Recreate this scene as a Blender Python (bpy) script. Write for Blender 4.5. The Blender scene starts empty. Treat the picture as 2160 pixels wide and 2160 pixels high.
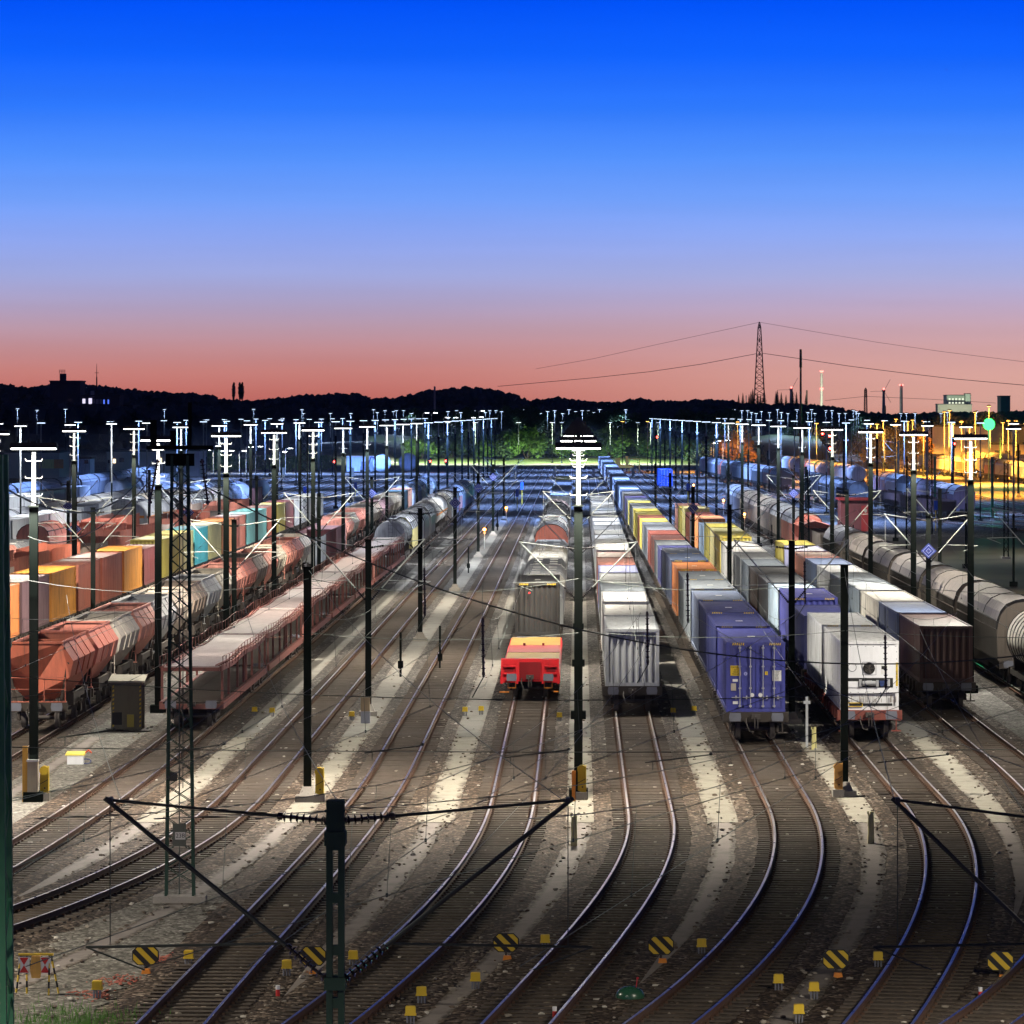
import bpy, math, random
from mathutils import Vector, Matrix
random.seed(7)
S = bpy.context.scene
COL = S.collection
# ---------------------------------------------------------------- camera
F, VX, VY, H = 9000.0, 1220.0, 871.0, 13.6     # focal length in photo pixels, vanishing point, eye height over the rails
cd = bpy.data.cameras.new('camera'); cam = bpy.data.objects.new('camera', cd); COL.objects.link(cam)
cam.location = (0, 0, H); cam.rotation_euler = (math.radians(90), 0, 0)
cd.sensor_width = 36; cd.lens = 36 * F / 2160
cd.shift_x = (1080 - VX) / 2160; cd.shift_y = -(1080 - VY) / 2160
cd.clip_start = 1; cd.clip_end = 30000
S.camera = cam
def at(px, py, z=0.0):
    Y = F * (H - z) / (py - VY)
    return ((px - VX) * Y / F, Y, z)
def atY(px, py, Y):
    return ((px - VX) * Y / F, Y, H - (py - VY) * Y / F)

# ---------------------------------------------------------------- mesh builder
class MB:
    def __init__(s): s.v = []; s.f = []; s.m = []; s.sm = []
    def add(s, vs, fs, mi=0, smooth=False):
        b = len(s.v); s.v.extend(vs)
        for f in fs:
            s.f.append([i + b for i in f]); s.m.append(mi); s.sm.append(smooth)
        return s
    def box(s, x0, y0, z0, x1, y1, z1, mi=0):
        return s.add([(x0,y0,z0),(x1,y0,z0),(x1,y1,z0),(x0,y1,z0),(x0,y0,z1),(x1,y0,z1),(x1,y1,z1),(x0,y1,z1)],
              [(3,2,1,0),(4,5,6,7),(0,1,5,4),(1,2,6,5),(2,3,7,6),(3,0,4,7)], mi)
    def bar(s, p0, p1, w, h=None, mi=0):
        h = h or w; p0 = Vector(p0); p1 = Vector(p1); d = (p1 - p0).normalized()
        up = Vector((0,0,1)) if abs(d.z) < .95 else Vector((0,1,0))
        a = d.cross(up).normalized() * (w/2); b = a.cross(d).normalized() * (h/2)
        vs = [tuple(p + i*a + j*b) for p in (p0, p1) for i, j in ((-1,-1),(1,-1),(1,1),(-1,1))]
        return s.add(vs, [(3,2,1,0),(4,5,6,7),(0,1,5,4),(1,2,6,5),(2,3,7,6),(3,0,4,7)], mi)
    def tube(s, pts, r, n=6, mi=0, cap=True, smooth=True):
        pts = [Vector(p) for p in pts]; rs = r if isinstance(r, (list, tuple)) else [r]*len(pts); vs = []
        for i, p in enumerate(pts):
            d = (pts[min(i+1, len(pts)-1)] - pts[max(i-1, 0)]).normalized()
            up = Vector((0,0,1)) if abs(d.z) < .9 else Vector((0,1,0))
            a = d.cross(up).normalized(); b = a.cross(d).normalized()
            for k in range(n):
                t = 2*math.pi*k/n; vs.append(tuple(p + rs[i]*(math.cos(t)*a + math.sin(t)*b)))
        fs = []
        for i in range(len(pts)-1):
            for k in range(n):
                fs.append((i*n+k, i*n+(k+1)%n, (i+1)*n+(k+1)%n, (i+1)*n+k))
        s.add(vs, fs, mi, smooth)
        if cap:
            m = len(pts)
            s.add(vs[:n], [tuple(range(n))[::-1]], mi); s.add(vs[(m-1)*n:], [tuple(range(n))], mi)
        return s
    def cyl(s, p0, p1, r0, r1=None, n=12, mi=0, smooth=True):
        return s.tube([p0, p1], [r0, r0 if r1 is None else r1], n, mi, True, smooth)
    def loft(s, profiles, mi=0, close=True, cap=True, smooth=False):
        n = len(profiles[0]); vs = [p for pr in profiles for p in pr]; fs = []
        for i in range(len(profiles)-1):
            for k in range(n if close else n-1):
                fs.append((i*n+k, i*n+(k+1)%n, (i+1)*n+(k+1)%n, (i+1)*n+k))
        s.add(vs, fs, mi, smooth)
        if cap:
            s.add(profiles[0], [tuple(range(n))[::-1]], mi); s.add(profiles[-1], [tuple(range(n))], mi)
        return s
    def prism_y(s, poly, y0, y1, mi=0, cap=True, close=True, smooth=False):
        return s.loft([[(x, y0, z) for x, z in poly], [(x, y1, z) for x, z in poly]], mi, close, cap, smooth)
    def poly(s, pts, mi=0): return s.add(pts, [tuple(range(len(pts)))], mi)
    def ico(s, c, r, jit=0.0, rng=random, mi=0, sz=1.0):
        t = 1.618; b = [(-1,t,0),(1,t,0),(-1,-t,0),(1,-t,0),(0,-1,t),(0,1,t),(0,-1,-t),(0,1,-t),(t,0,-1),(t,0,1),(-t,0,-1),(-t,0,1)]
        fs = [(0,11,5),(0,5,1),(0,1,7),(0,7,10),(0,10,11),(1,5,9),(5,11,4),(11,10,2),(10,7,6),(7,1,8),(3,9,4),(3,4,2),(3,2,6),(3,6,8),(3,8,9),(4,9,5),(2,4,11),(6,2,10),(8,6,7),(9,8,1)]
        vs = []
        for x, y, z in b:
            k = r/1.902*(1 + jit*(rng.random()-.5)*2); vs.append((c[0]+x*k, c[1]+y*k, c[2]+z*k*sz))
        return s.add(vs, fs, mi)
    def mesh(s, name, mats):
        me = bpy.data.meshes.new(name); me.from_pydata(s.v, [], s.f)
        for m in mats: me.materials.append(m)
        me.polygons.foreach_set('material_index', s.m); me.polygons.foreach_set('use_smooth', s.sm); me.update()
        return me
    def build(s, name, mats, parent=None, loc=None):
        if not isinstance(mats, (list, tuple)): mats = [mats]
        return link(name, s.mesh(name, mats), parent, loc)
def link(name, data, parent=None, loc=None):
    o = bpy.data.objects.new(name, data); COL.objects.link(o)
    if parent: o.parent = parent
    if loc: o.location = loc
    return o
def tag(o, label=None, cat=None, group=None, kind=None):
    if label and len(label.split()) > 16: label = label.replace(' from the near end of', ' in')
    if label: o['label'] = label
    if cat: o['category'] = cat
    if group: o['group'] = group
    if kind: o['kind'] = kind
    return o
def thing(name, label, cat, loc=(0,0,0), rz=0.0, group=None):
    o = bpy.data.objects.new(name, None); COL.objects.link(o); o.empty_display_size = .1
    o.location = loc; o.rotation_euler = (0, 0, rz); return tag(o, label, cat, group)
# a proto is a list of (part name, mesh, offset, rotation about z, [sub-parts]) ; slot 0 of a mesh may be repainted per object
def put(root, proto, paint=None):
    for p in proto:
        nm, me, off, rz, subs = p
        o = bpy.data.objects.new(nm, me); COL.objects.link(o); o.parent = root; o.location = off
        if rz: o.rotation_euler = (0, 0, rz)
        if paint and nm in paint:
            o.material_slots[0].link = 'OBJECT'; o.material_slots[0].material = paint[nm]
        for q in subs:
            c = bpy.data.objects.new(q[0], q[1]); COL.objects.link(c); c.parent = o; c.location = q[2]
            if q[3]: c.rotation_euler = (0, 0, q[3])
            if paint and q[0] in paint:
                c.material_slots[0].link = 'OBJECT'; c.material_slots[0].material = paint[q[0]]
    return root
ORD = 'first second third fourth fifth sixth seventh eighth ninth tenth eleventh twelfth thirteenth fourteenth fifteenth sixteenth seventeenth eighteenth nineteenth twentieth'.split()
TENS = {20:'twent', 30:'thirt', 40:'fort', 50:'fift', 60:'sixt', 70:'sevent', 80:'eight'}
def nth(i):                       # 0-based
    i += 1
    if i <= 20: return ORD[i-1]
    t, u = i // 10 * 10, i % 10
    return TENS[t] + ('ieth' if u == 0 else 'y-' + ORD[u-1])

# ---------------------------------------------------------------- materials
MATS = {}
def nodes(name):
    m = bpy.data.materials.new(name); m.use_nodes = True; nt = m.node_tree; nt.nodes.clear()
    out = nt.nodes.new('ShaderNodeOutputMaterial'); return m, nt, out
def N(nt, t, **kw):
    n = nt.nodes.new(t)
    for k, v in kw.items():
        if k in n.inputs: n.inputs[k].default_value = v
        else: setattr(n, k, v)
    return n
def rgb(c): return (c[0], c[1], c[2], 1.0)
def mixc(nt, fac, a, b, mode='MIX'):
    n = nt.nodes.new('ShaderNodeMix'); n.data_type = 'RGBA'; n.blend_type = mode
    L = nt.links
    for sock, val in ((0, fac), (6, a), (7, b)):
        if hasattr(val, 'is_linked'): L.new(val, n.inputs[sock])
        elif isinstance(val, (int, float)): n.inputs[sock].default_value = val
        else: n.inputs[sock].default_value = rgb(val)
    return n.outputs[2]
def ramp(nt, src, stops, interp='LINEAR'):
    r = nt.nodes.new('ShaderNodeValToRGB'); cr = r.color_ramp; cr.interpolation = interp
    while len(cr.elements) > 1: cr.elements.remove(cr.elements[0])
    cr.elements[0].position = stops[0][0]; cr.elements[0].color = rgb(stops[0][1])
    for p, c in stops[1:]:
        e = cr.elements.new(p); e.color = rgb(c)
    nt.links.new(src, r.inputs[0]); return r.outputs[0]
def paint(name, c, rough=.5, grime=.35, dirt=(.05,.042,.035), metal=0.0, streak=True, spec=.4):
    if name in MATS: return MATS[name]
    m, nt, out = nodes(name); L = nt.links
    b = N(nt, 'ShaderNodeBsdfPrincipled'); b.inputs['Roughness'].default_value = rough; b.inputs['Metallic'].default_value = metal
    b.inputs['Specular IOR Level'].default_value = spec
    tc = N(nt, 'ShaderNodeTexCoord'); oi = N(nt, 'ShaderNodeObjectInfo')
    ad = N(nt, 'ShaderNodeVectorMath', operation='ADD'); mu = N(nt, 'ShaderNodeVectorMath', operation='SCALE'); mu.inputs[3].default_value = 37.0
    cm = N(nt, 'ShaderNodeCombineXYZ')
    for i in range(3): L.new(oi.outputs['Random'], cm.inputs[i])
    L.new(cm.outputs[0], mu.inputs[0]); L.new(tc.outputs['Object'], ad.inputs[0]); L.new(mu.outputs[0], ad.inputs[1])
    mp = N(nt, 'ShaderNodeMapping'); mp.inputs['Scale'].default_value = (2.2, 2.2, .35) if streak else (1.5, 1.5, 1.5)
    L.new(ad.outputs[0], mp.inputs[0])
    n1 = N(nt, 'ShaderNodeTexNoise', Scale=1.6, Detail=6.0, Roughness=.65); L.new(mp.outputs[0], n1.inputs[0])
    n2 = N(nt, 'ShaderNodeTexNoise', Scale=.35, Detail=3.0); L.new(ad.outputs[0], n2.inputs[0])
    f1 = ramp(nt, n1.outputs[0], [(.48, (0,0,0)), (.78, (1,1,1))]); f2 = ramp(nt, n2.outputs[0], [(.35, (0,0,0)), (.75, (1,1,1))])
    mm = N(nt, 'ShaderNodeMath', operation='MULTIPLY'); mm.inputs[1].default_value = grime; L.new(f1, mm.inputs[0])
    m2 = N(nt, 'ShaderNodeMath', operation='MULTIPLY'); m2.inputs[1].default_value = min(1, grime*1.1); L.new(f2, m2.inputs[0])
    faded = tuple(min(1, x*.72 + .045) for x in c)
    col = mixc(nt, m2.outputs[0], c, faded); col = mixc(nt, mm.outputs[0], col, dirt)
    L.new(col, b.inputs['Base Color'])
    rr = N(nt, 'ShaderNodeMath', operation='MULTIPLY_ADD'); rr.inputs[1].default_value = .3; rr.inputs[2].default_value = rough-.08
    L.new(n1.outputs[0], rr.inputs[0]); L.new(rr.outputs[0], b.inputs['Roughness'])
    L.new(b.outputs[0], out.inputs[0]); MATS[name] = m; return m
def emit(name, c, s):
    if name in MATS: return MATS[name]
    m, nt, out = nodes(name); e = N(nt, 'ShaderNodeEmission'); e.inputs[0].default_value = rgb(c); e.inputs[1].default_value = s
    nt.links.new(e.outputs[0], out.inputs[0]); m.cycles.emission_sampling = 'NONE'; MATS[name] = m; return m
def glass(name, c): return paint(name, c, .08, .05, spec=.8)
def gravel(name, cols, scale, patch, bump=.6, pscale=.06, pc=None, fine=1.0, weeds=None, grey=True):
    if name in MATS: return MATS[name]
    m, nt, out = nodes(name); L = nt.links
    b = N(nt, 'ShaderNodeBsdfPrincipled'); b.inputs['Roughness'].default_value = .9; b.inputs['Specular IOR Level'].default_value = .25
    tc = N(nt, 'ShaderNodeTexCoord'); src = tc.outputs['Object']
    vo = N(nt, 'ShaderNodeTexVoronoi', Scale=scale); L.new(src, vo.inputs[0])
    sp = N(nt, 'ShaderNodeSeparateColor'); L.new(vo.outputs['Color'], sp.inputs[0])
    st = ramp(nt, sp.outputs[0], [(0, cols[0]), (.45, cols[1]), (.8, cols[2]), (1.0, cols[3])])
    n0 = N(nt, 'ShaderNodeTexNoise', Scale=pscale, Detail=6.0, Roughness=.6); L.new(src, n0.inputs[0])
    pf = ramp(nt, n0.outputs[0], [(.42, (0,0,0)), (.62, (1,1,1))])
    tint = mixc(nt, pf, st, patch, 'MULTIPLY'); col = tint
    n1 = N(nt, 'ShaderNodeTexNoise', Scale=scale*.22, Detail=3.0, Roughness=.7); L.new(src, n1.inputs[0])
    dk = ramp(nt, n1.outputs[0], [(.3, (.45,.45,.45)), (.6, (1.1,1.1,1.1))])
    col = mixc(nt, fine, col, dk, 'MULTIPLY')
    if weeds:
        n3 = N(nt, 'ShaderNodeTexNoise', Scale=.35, Detail=7.0, Roughness=.7); L.new(src, n3.inputs[0])
        wf = ramp(nt, n3.outputs[0], [(weeds[1], (0,0,0)), (weeds[1]+.06, (1,1,1))]); col = mixc(nt, wf, col, weeds[0])
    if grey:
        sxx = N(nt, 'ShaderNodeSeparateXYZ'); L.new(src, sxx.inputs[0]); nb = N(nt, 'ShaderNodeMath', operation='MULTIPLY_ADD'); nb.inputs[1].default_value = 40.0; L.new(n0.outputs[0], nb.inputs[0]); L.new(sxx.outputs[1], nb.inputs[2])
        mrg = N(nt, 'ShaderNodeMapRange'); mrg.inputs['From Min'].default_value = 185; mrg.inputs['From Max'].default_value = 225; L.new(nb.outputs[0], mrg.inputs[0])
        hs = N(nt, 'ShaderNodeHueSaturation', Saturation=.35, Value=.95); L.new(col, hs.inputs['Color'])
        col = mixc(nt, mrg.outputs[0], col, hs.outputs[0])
    L.new(col, b.inputs['Base Color'])
    bp = N(nt, 'ShaderNodeBump', Strength=bump, Distance=.06); L.new(vo.outputs['Distance'], bp.inputs['Height']); bp.invert = True
    L.new(bp.outputs[0], b.inputs['Normal'])
    L.new(b.outputs[0], out.inputs[0]); MATS[name] = m; return m
def concrete(name, c, gr, edge=None):
    if name in MATS: return MATS[name]
    m, nt, out = nodes(name); L = nt.links
    b = N(nt, 'ShaderNodeBsdfPrincipled'); b.inputs['Roughness'].default_value = .85
    tc = N(nt, 'ShaderNodeTexCoord'); src = tc.outputs['Object']
    n1 = N(nt, 'ShaderNodeTexNoise', Scale=.9, Detail=8.0, Roughness=.7); L.new(src, n1.inputs[0])
    n2 = N(nt, 'ShaderNodeTexNoise', Scale=7.0, Detail=4.0, Roughness=.8); L.new(src, n2.inputs[0])
    a = ramp(nt, n1.outputs[0], [(.3, tuple(x*.6 for x in c)), (.5, c), (.75, tuple(min(1, x*1.15) for x in c))])
    st = ramp(nt, n2.outputs[0], [(.6, (0,0,0)), (.66, (1,1,1))])
    nn = ramp(nt, n1.outputs[0], [(.5, (0,0,0)), (.6, (1,1,1))])
    mk = N(nt, 'ShaderNodeMath', operation='MULTIPLY'); L.new(st, mk.inputs[0]); L.new(nn, mk.inputs[1])
    cc = mixc(nt, mk.outputs[0], a, gr)
    if edge:
        at_ = N(nt, 'ShaderNodeAttribute'); at_.attribute_name = 'edge'; n5 = N(nt, 'ShaderNodeTexNoise', Scale=2.6, Detail=9.0, Roughness=.78); L.new(src, n5.inputs[0])
        sm5 = N(nt, 'ShaderNodeMath', operation='ADD'); L.new(at_.outputs['Fac'], sm5.inputs[0]); L.new(n5.outputs[0], sm5.inputs[1])
        vo = N(nt, 'ShaderNodeTexVoronoi', Scale=9.5); L.new(src, vo.inputs[0]); s5 = N(nt, 'ShaderNodeSeparateColor'); L.new(vo.outputs['Color'], s5.inputs[0])
        gcol = ramp(nt, s5.outputs[0], [(0, edge[0]), (.5, edge[1]), (.85, edge[2]), (1.0, edge[3])])
        cc = mixc(nt, ramp(nt, sm5.outputs[0], [(.68, (0,0,0)), (.90, (1,1,1))]), gcol, cc)
    L.new(cc, b.inputs['Base Color'])
    bp = N(nt, 'ShaderNodeBump', Strength=.25, Distance=.03); L.new(n2.outputs[0], bp.inputs['Height']); L.new(bp.outputs[0], b.inputs['Normal'])
    L.new(b.outputs[0], out.inputs[0]); MATS[name] = m; return m
def leafy(name, a, b_, scale=.8):
    if name in MATS: return MATS[name]
    m, nt, out = nodes(name); L = nt.links
    b = N(nt, 'ShaderNodeBsdfPrincipled'); b.inputs['Roughness'].default_value = .7
    tc = N(nt, 'ShaderNodeTexCoord'); n1 = N(nt, 'ShaderNodeTexNoise', Scale=scale, Detail=5.0); L.new(tc.outputs['Object'], n1.inputs[0])
    L.new(ramp(nt, n1.outputs[0], [(.3, a), (.7, b_)]), b.inputs['Base Color']); L.new(b.outputs[0], out.inputs[0]); MATS[name] = m; return m

# ---------------------------------------------------------------- sky: dusk gradient by elevation, redder and paler towards the afterglow on the right
def srgb(r, g, b):
    f = lambda u: (u/255/12.92) if u <= 10 else (((u/255)+.055)/1.055)**2.4
    return (f(r), f(g), f(b))
w = bpy.data.worlds.new('World'); S.world = w; w.use_nodes = True; nt = w.node_tree; L = nt.links
for n in list(nt.nodes): nt.nodes.remove(n)
out = N(nt, 'ShaderNodeOutputWorld'); bg = N(nt, 'ShaderNodeBackground'); tc = N(nt, 'ShaderNodeTexCoord'); sx = N(nt, 'ShaderNodeSeparateXYZ')
L.new(tc.outputs['Generated'], sx.inputs[0])
mr = N(nt, 'ShaderNodeMapRange'); mr.inputs['From Min'].default_value = -.01; mr.inputs['From Max'].default_value = .19; L.new(sx.outputs[2], mr.inputs[0])
def pos(py): return ((VY - py)/F + .01)/.20
SKY = [(900, (170,86,80)), (852, (190,104,96)), (825, (195,114,105)), (780, (199,129,123)), (735, (195,142,146)), (690, (187,154,171)), (640, (174,162,197)), (580, (160,170,224)), (500, (141,168,244)), (420, (112,160,252)), (330, (82,146,255)), (230, (46,122,255)), (120, (16,100,255)), (0, (0,82,250))]
SKR = [(900, (208,146,126)), (852, (216,163,150)), (825, (217,164,152)), (780, (215,164,156)), (735, (210,164,164)), (690, (202,166,178)), (640, (189,170,200)), (580, (170,176,224)), (500, (146,173,246)), (420, (116,163,253)), (330, (84,148,255)), (230, (48,124,255)), (120, (17,101,255)), (0, (0,83,250))]
tail = [(.60, srgb(0,64,215)), (.70, srgb(0,34,120)), (.85, srgb(2,8,26)), (1.0, srgb(2,5,14))]
a = ramp(nt, mr.outputs[0], [(pos(p), srgb(*c)) for p, c in SKY] + tail)
b = ramp(nt, mr.outputs[0], [(pos(p), srgb(*c)) for p, c in SKR] + tail)
dv = N(nt, 'ShaderNodeMath', operation='DIVIDE'); L.new(sx.outputs[0], dv.inputs[0]); L.new(sx.outputs[1], dv.inputs[1])
m2 = N(nt, 'ShaderNodeMapRange', interpolation_type='SMOOTHSTEP'); m2.inputs['From Min'].default_value = -.06; m2.inputs['From Max'].default_value = .11; L.new(dv.outputs[0], m2.inputs[0])
nz = N(nt, 'ShaderNodeTexNoise', Scale=3.0, Detail=4.0); mpn = N(nt, 'ShaderNodeMapping'); mpn.inputs['Scale'].default_value = (3, 3, 60); L.new(tc.outputs['Generated'], mpn.inputs[0]); L.new(mpn.outputs[0], nz.inputs[0])
c0 = mixc(nt, m2.outputs[0], a, b)
haze = ramp(nt, nz.outputs[0], [(.3, (.97,.96,.96)), (.7, (1.02,1.01,1.01))])
L.new(mixc(nt, 1.0, c0, haze, 'MULTIPLY'), bg.inputs[0])
SIG = .00003     # density of the haze over the yard: the sky behind it is that much brighter
d1 = N(nt, 'ShaderNodeMath', operation='DIVIDE'); d1.inputs[0].default_value = 70.0; mx = N(nt, 'ShaderNodeMath', operation='MAXIMUM'); mx.inputs[1].default_value = .001; L.new(sx.outputs[2], mx.inputs[0]); L.new(mx.outputs[0], d1.inputs[1])
d2 = N(nt, 'ShaderNodeMath', operation='MINIMUM'); d2.inputs[1].default_value = 3950.0; L.new(d1.outputs[0], d2.inputs[0]); d3 = N(nt, 'ShaderNodeMath', operation='MULTIPLY'); d3.inputs[1].default_value = SIG*.9; L.new(d2.outputs[0], d3.inputs[0]); d4 = N(nt, 'ShaderNodeMath', operation='EXPONENT'); L.new(d3.outputs[0], d4.inputs[0]); L.new(d4.outputs[0], bg.inputs[1])
bg.inputs[1].default_value = 1.0; L.new(bg.outputs[0], out.inputs[0])
S.view_settings.view_transform = 'Standard'; S.view_settings.look = 'None'; S.view_settings.exposure = 0; S.view_settings.gamma = 1
S.cycles.use_denoising = True
S.cycles.max_bounces = 5; S.cycles.diffuse_bounces = 1; S.cycles.glossy_bounces = 3; S.cycles.sample_clamp_indirect = 4.0; S.cycles.sample_clamp_direct = 20.0
S.cycles.use_light_tree = True
# ================================================================ ground, tracks, paths
G = -.27
M_ground = gravel('gravel_ground', [(.02,.016,.013),(.085,.07,.055),(.16,.135,.108),(.42,.38,.33)], 9.0, (.62,.56,.50), 1.0, .05)
M_ball = gravel('ballast', [(.012,.009,.007),(.056,.041,.030),(.118,.085,.063),(.36,.30,.24)], 9.5, (.6,.54,.48), 1.0, .08)
M_fine = gravel('fine_gravel', [(.07,.065,.055),(.18,.17,.15),(.26,.25,.22),(.45,.44,.40)], 11.0, (.62,.6,.56), .5, .05, weeds=((.09,.13,.04), .66))
EDG = [(.02,.016,.012),(.075,.06,.046),(.14,.115,.088),(.32,.28,.23)]
M_conc = concrete('path_concrete', (.33,.31,.255), (.09,.07,.055), EDG)
M_slab = concrete('slab_concrete', (.21,.185,.17), (.09,.07,.055), EDG)
M_fpath = concrete('fine_path', (.165,.16,.145), (.07,.065,.055), EDG)
M_sleep = paint('sleeper_wood', (.085,.068,.055), .85, .6, (.03,.024,.02), streak=False, spec=.2)
M_rust = paint('rail_rust', (.085,.045,.028), .8, .5, streak=False, spec=.2)
M_rail = paint('rail_polished', (.90,.86,.84), .24, .05, metal=1.0, streak=False)
M_grass = leafy('field_grass', (.028,.024,.010), (.060,.050,.022), .12)
M_verge = leafy('verge_grass', (.022,.045,.010), (.065,.08,.02), .3)

def sheet(name, x0, y0, x1, y1, z, mat, step=None):
    mb = MB(); mb.poly([(x0,y0,z),(x1,y0,z),(x1,y1,z),(x0,y1,z)]); return tag(mb.build(name, mat), kind='structure')
sheet('ground', -4000, -200, 4000, 9000, G, M_ground)

TR = {  # base x, near bend start, a, b, far slope, slope start
 'R1': (2.455,145,-.00236,1.637e-05,.0004,200), 'C1': (-2.304,150,-.001146,-3.7e-07,0,200), 'L1': (-7.158,165,-.0006697,3.938e-06,-.0006,300),
 'L2': (-11.96,155,-.001229,-2.334e-05,.0002,300), 'L3': (-16.73,195,.0001432,-5.264e-06,.0013,300), 'L4': (-23.2,195,.0001,-5e-06,.0006,300),
 'R2': (7.358,150,-.001727,-2.16e-06,-.0021,200), 'R3': (12.15,150,-.002128,5.726e-06,-.0038,350), 'R4': (16.95,185,.000342,-1.492e-05,-.0042,200),
 'R5': (22.4,185,.0006,-1.2e-05,-.004,250), 'L5': (-27.85,190,0,0,0,300), 'L6': (-32.5,190,0,0,.0006,300), 'L7': (-37.2,190,0,0,0,300), 'L8': (-42.0,190,0,0,0,300),
 'L9': (-46.6,190,0,0,0,300), 'L10': (-51.3,190,0,0,0,300), 'L11': (-56.0,190,0,0,0,300), 'L12': (-60.7,190,0,0,0,300), 'L13': (-65.4,190,0,0,0,300), 'L14': (-70.1,190,0,0,0,300), 'L15': (-76,190,0,0,0,300)}
def tx(t, y):
    x, ys, a, b, sl, s0 = TR[t]; d = max(0.0, ys - y)
    return x + a*d*d + b*d**3 + sl*max(0.0, y - s0)
def heading(t, y):
    return -math.atan((tx(t, y+1) - tx(t, y-1))/2)
def samples(y0, y1):
    ys = []; y = y0
    while y < y1:
        ys.append(y); y += 2.0 if y < 200 else (6.0 if y < 320 else 25.0)
    return ys + [y1]
def track_points(fn, y0, y1):
    pts = []
    for y in samples(y0, y1):
        x = fn(y); n = Vector((1, -(fn(y+.5)-fn(y-.5)), 0)).normalized(); pts.append((Vector((x, y, 0)), n))
    return pts
def rail_mesh(pts, off):
    mb = MB(); pr = []
    prof = [(-.07,-.17),(.07,-.17),(.07,-.155),(.012,-.135),(.012,-.045),(.036,-.035),(.036,-.004),(.030,0),(-.030,0),(-.036,-.004),(-.036,-.035),(-.012,-.045),(-.012,-.135),(-.07,-.155)]
    n = len(prof); vs = []; 
    for p, nn in pts:
        for u, z in prof: q = p + nn*(off+u); vs.append((q.x, q.y, z))
    b = 0
    for i in range(len(pts)-1):
        for k in range(n):
            mb.f.append([i*n+k, i*n+(k+1)%n, (i+1)*n+(k+1)%n, (i+1)*n+k]); mb.m.append(1 if k in (6,7,8) else 0); mb.sm.append(False)
    mb.v = vs
    mb.f.append(list(range(n))[::-1]); mb.m.append(0); mb.sm.append(False)
    return mb
def sleepers_mesh(fn, y0, y1, rng):
    mb = MB(); y = y0
    while y < y1:
        x = fn(y); d = (fn(y+.5)-fn(y-.5)); c = Vector((x, y, 0)); n = Vector((1, -d, 0)).normalized(); t = Vector((d, 1, 0)).normalized()
        L_ = 1.3 + rng.uniform(-.03,.03); zt = -.172 + rng.uniform(-.012, 0); sk = rng.uniform(-.02,.02); vs = []
        for z in (-.30, zt):
            for i, j in ((-1,-1),(1,-1),(1,1),(-1,1)):
                q = c + n*(i*L_) + t*(j*.13 + i*sk); vs.append((q.x, q.y, z))
        mb.add(vs, [(4,5,6,7),(0,1,5,4),(1,2,6,5),(2,3,7,6),(3,0,4,7)])
        for s in (-1, 1):          # rail fastenings
            for e in (-.12, .12):
                q = c + n*(s*.7525 + e); mb.box(q.x-.035, q.y-.06, zt-.01, q.x+.035, q.y+.06, zt+.05, 1)
        y += .63
    return mb
def strip(name, fn, y0, y1, w, z, mat, jit=0, rng=random, skirt=.06, step=None):
    mb = MB(); ys = []; y = y0
    while y < y1: ys.append(y); y += (step or (.3 if jit and y < 230 else (2.0 if y < 200 else 12)))
    ys.append(y1); top = []; 
    for y in ys:
        ww = w(y) if callable(w) else w
        nz_ = lambda q: (math.sin(y*1.1+q)*.35 + math.sin(y*2.7+q*2.3)*.25 + math.sin(y*.37+q*1.7)*.4 + rng.uniform(-.35,.35))*jit - jit*.35
        a = ww/2 + nz_(len(name)+fn(y0)); b = ww/2 + nz_(fn(y0)*3+2); x = fn(y)
        top.append((x-a, x+b, y))
    vs = []
    for a, b, y in top: i_ = (b-a)*.33; vs += [(a-skirt, y, z-.08), (a, y, z), (a+i_, y, z), (b-i_, y, z), (b, y, z), (b+skirt, y, z-.08)]
    fs = []
    for i in range(len(top)-1):
        for k in range(5): fs.append((i*6+k, i*6+k+1, i*6+k+7, i*6+k+6))
    mb.add(vs, fs); o = mb.build(name, mat); at_ = o.data.attributes.new('edge', 'FLOAT', 'POINT'); at_.data.foreach_set('value', [0., 0., .47, .47, 0., 0.]*len(top)); return tag(o, kind='structure')
rngT = random.Random(3); BEDN = []
def railway(key, fn, y0, y1, label, sl_to=560, group='parallel yard tracks'):
    BEDN.append(0); strip('ballast_bed', fn, y0, y1, 3.5, -.203 - .0041*(len(BEDN) % 5), M_ball, .0, skirt=.5)
    r = thing('railway_track', label, 'railway track', (0,0,0), 0, group)
    pts = track_points(fn, y0, y1)
    for s in (-1, 1): rail_mesh(pts, s*.7525).build('rail', [M_rust, M_rail], r)
    o = sleepers_mesh(fn, y0, min(y1, sl_to), rngT).build('sleepers', [M_sleep, M_rust], r); o['kind'] = 'stuff'
    return r
LBL = {'C1': 'track bending left below the red and yellow flat wagon', 'R1': 'curving track below the grey ribbed end container', 'R2': 'curving track below the royal blue container',
 'R3': 'curving track below the white refrigerated container', 'R4': 'track in the shade below the dark brown container', 'L1': 'empty track right of the mast row, next to the red wagon',
 'L2': 'empty track passing right of the lattice mast', 'L3': 'track coming out from under the red car carrier wagon', 'L4': 'track under the rusty red hopper wagons',
 'R5': 'track under the long grey ribbed sliding wall wagons', 'L5': 'hidden empty track between hopper wagons and orange containers', 'L6': 'track under the orange and yellow containers',
 'L7': 'track left of the orange and yellow containers', 'L8': 'track under the brown stake wagons', 'L9': 'track under the white gas tank wagon with orange band', 'L10': 'track under the grey green box containers',
 'L11': 'track under the grey rounded roof wagons', 'L12': 'track left of the rounded roof wagons', 'L13': 'track under the grey box containers at the far left', 'L14': 'track under the dark box wagons at the far left', 'L15': 'outermost track at the far left'}
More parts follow.
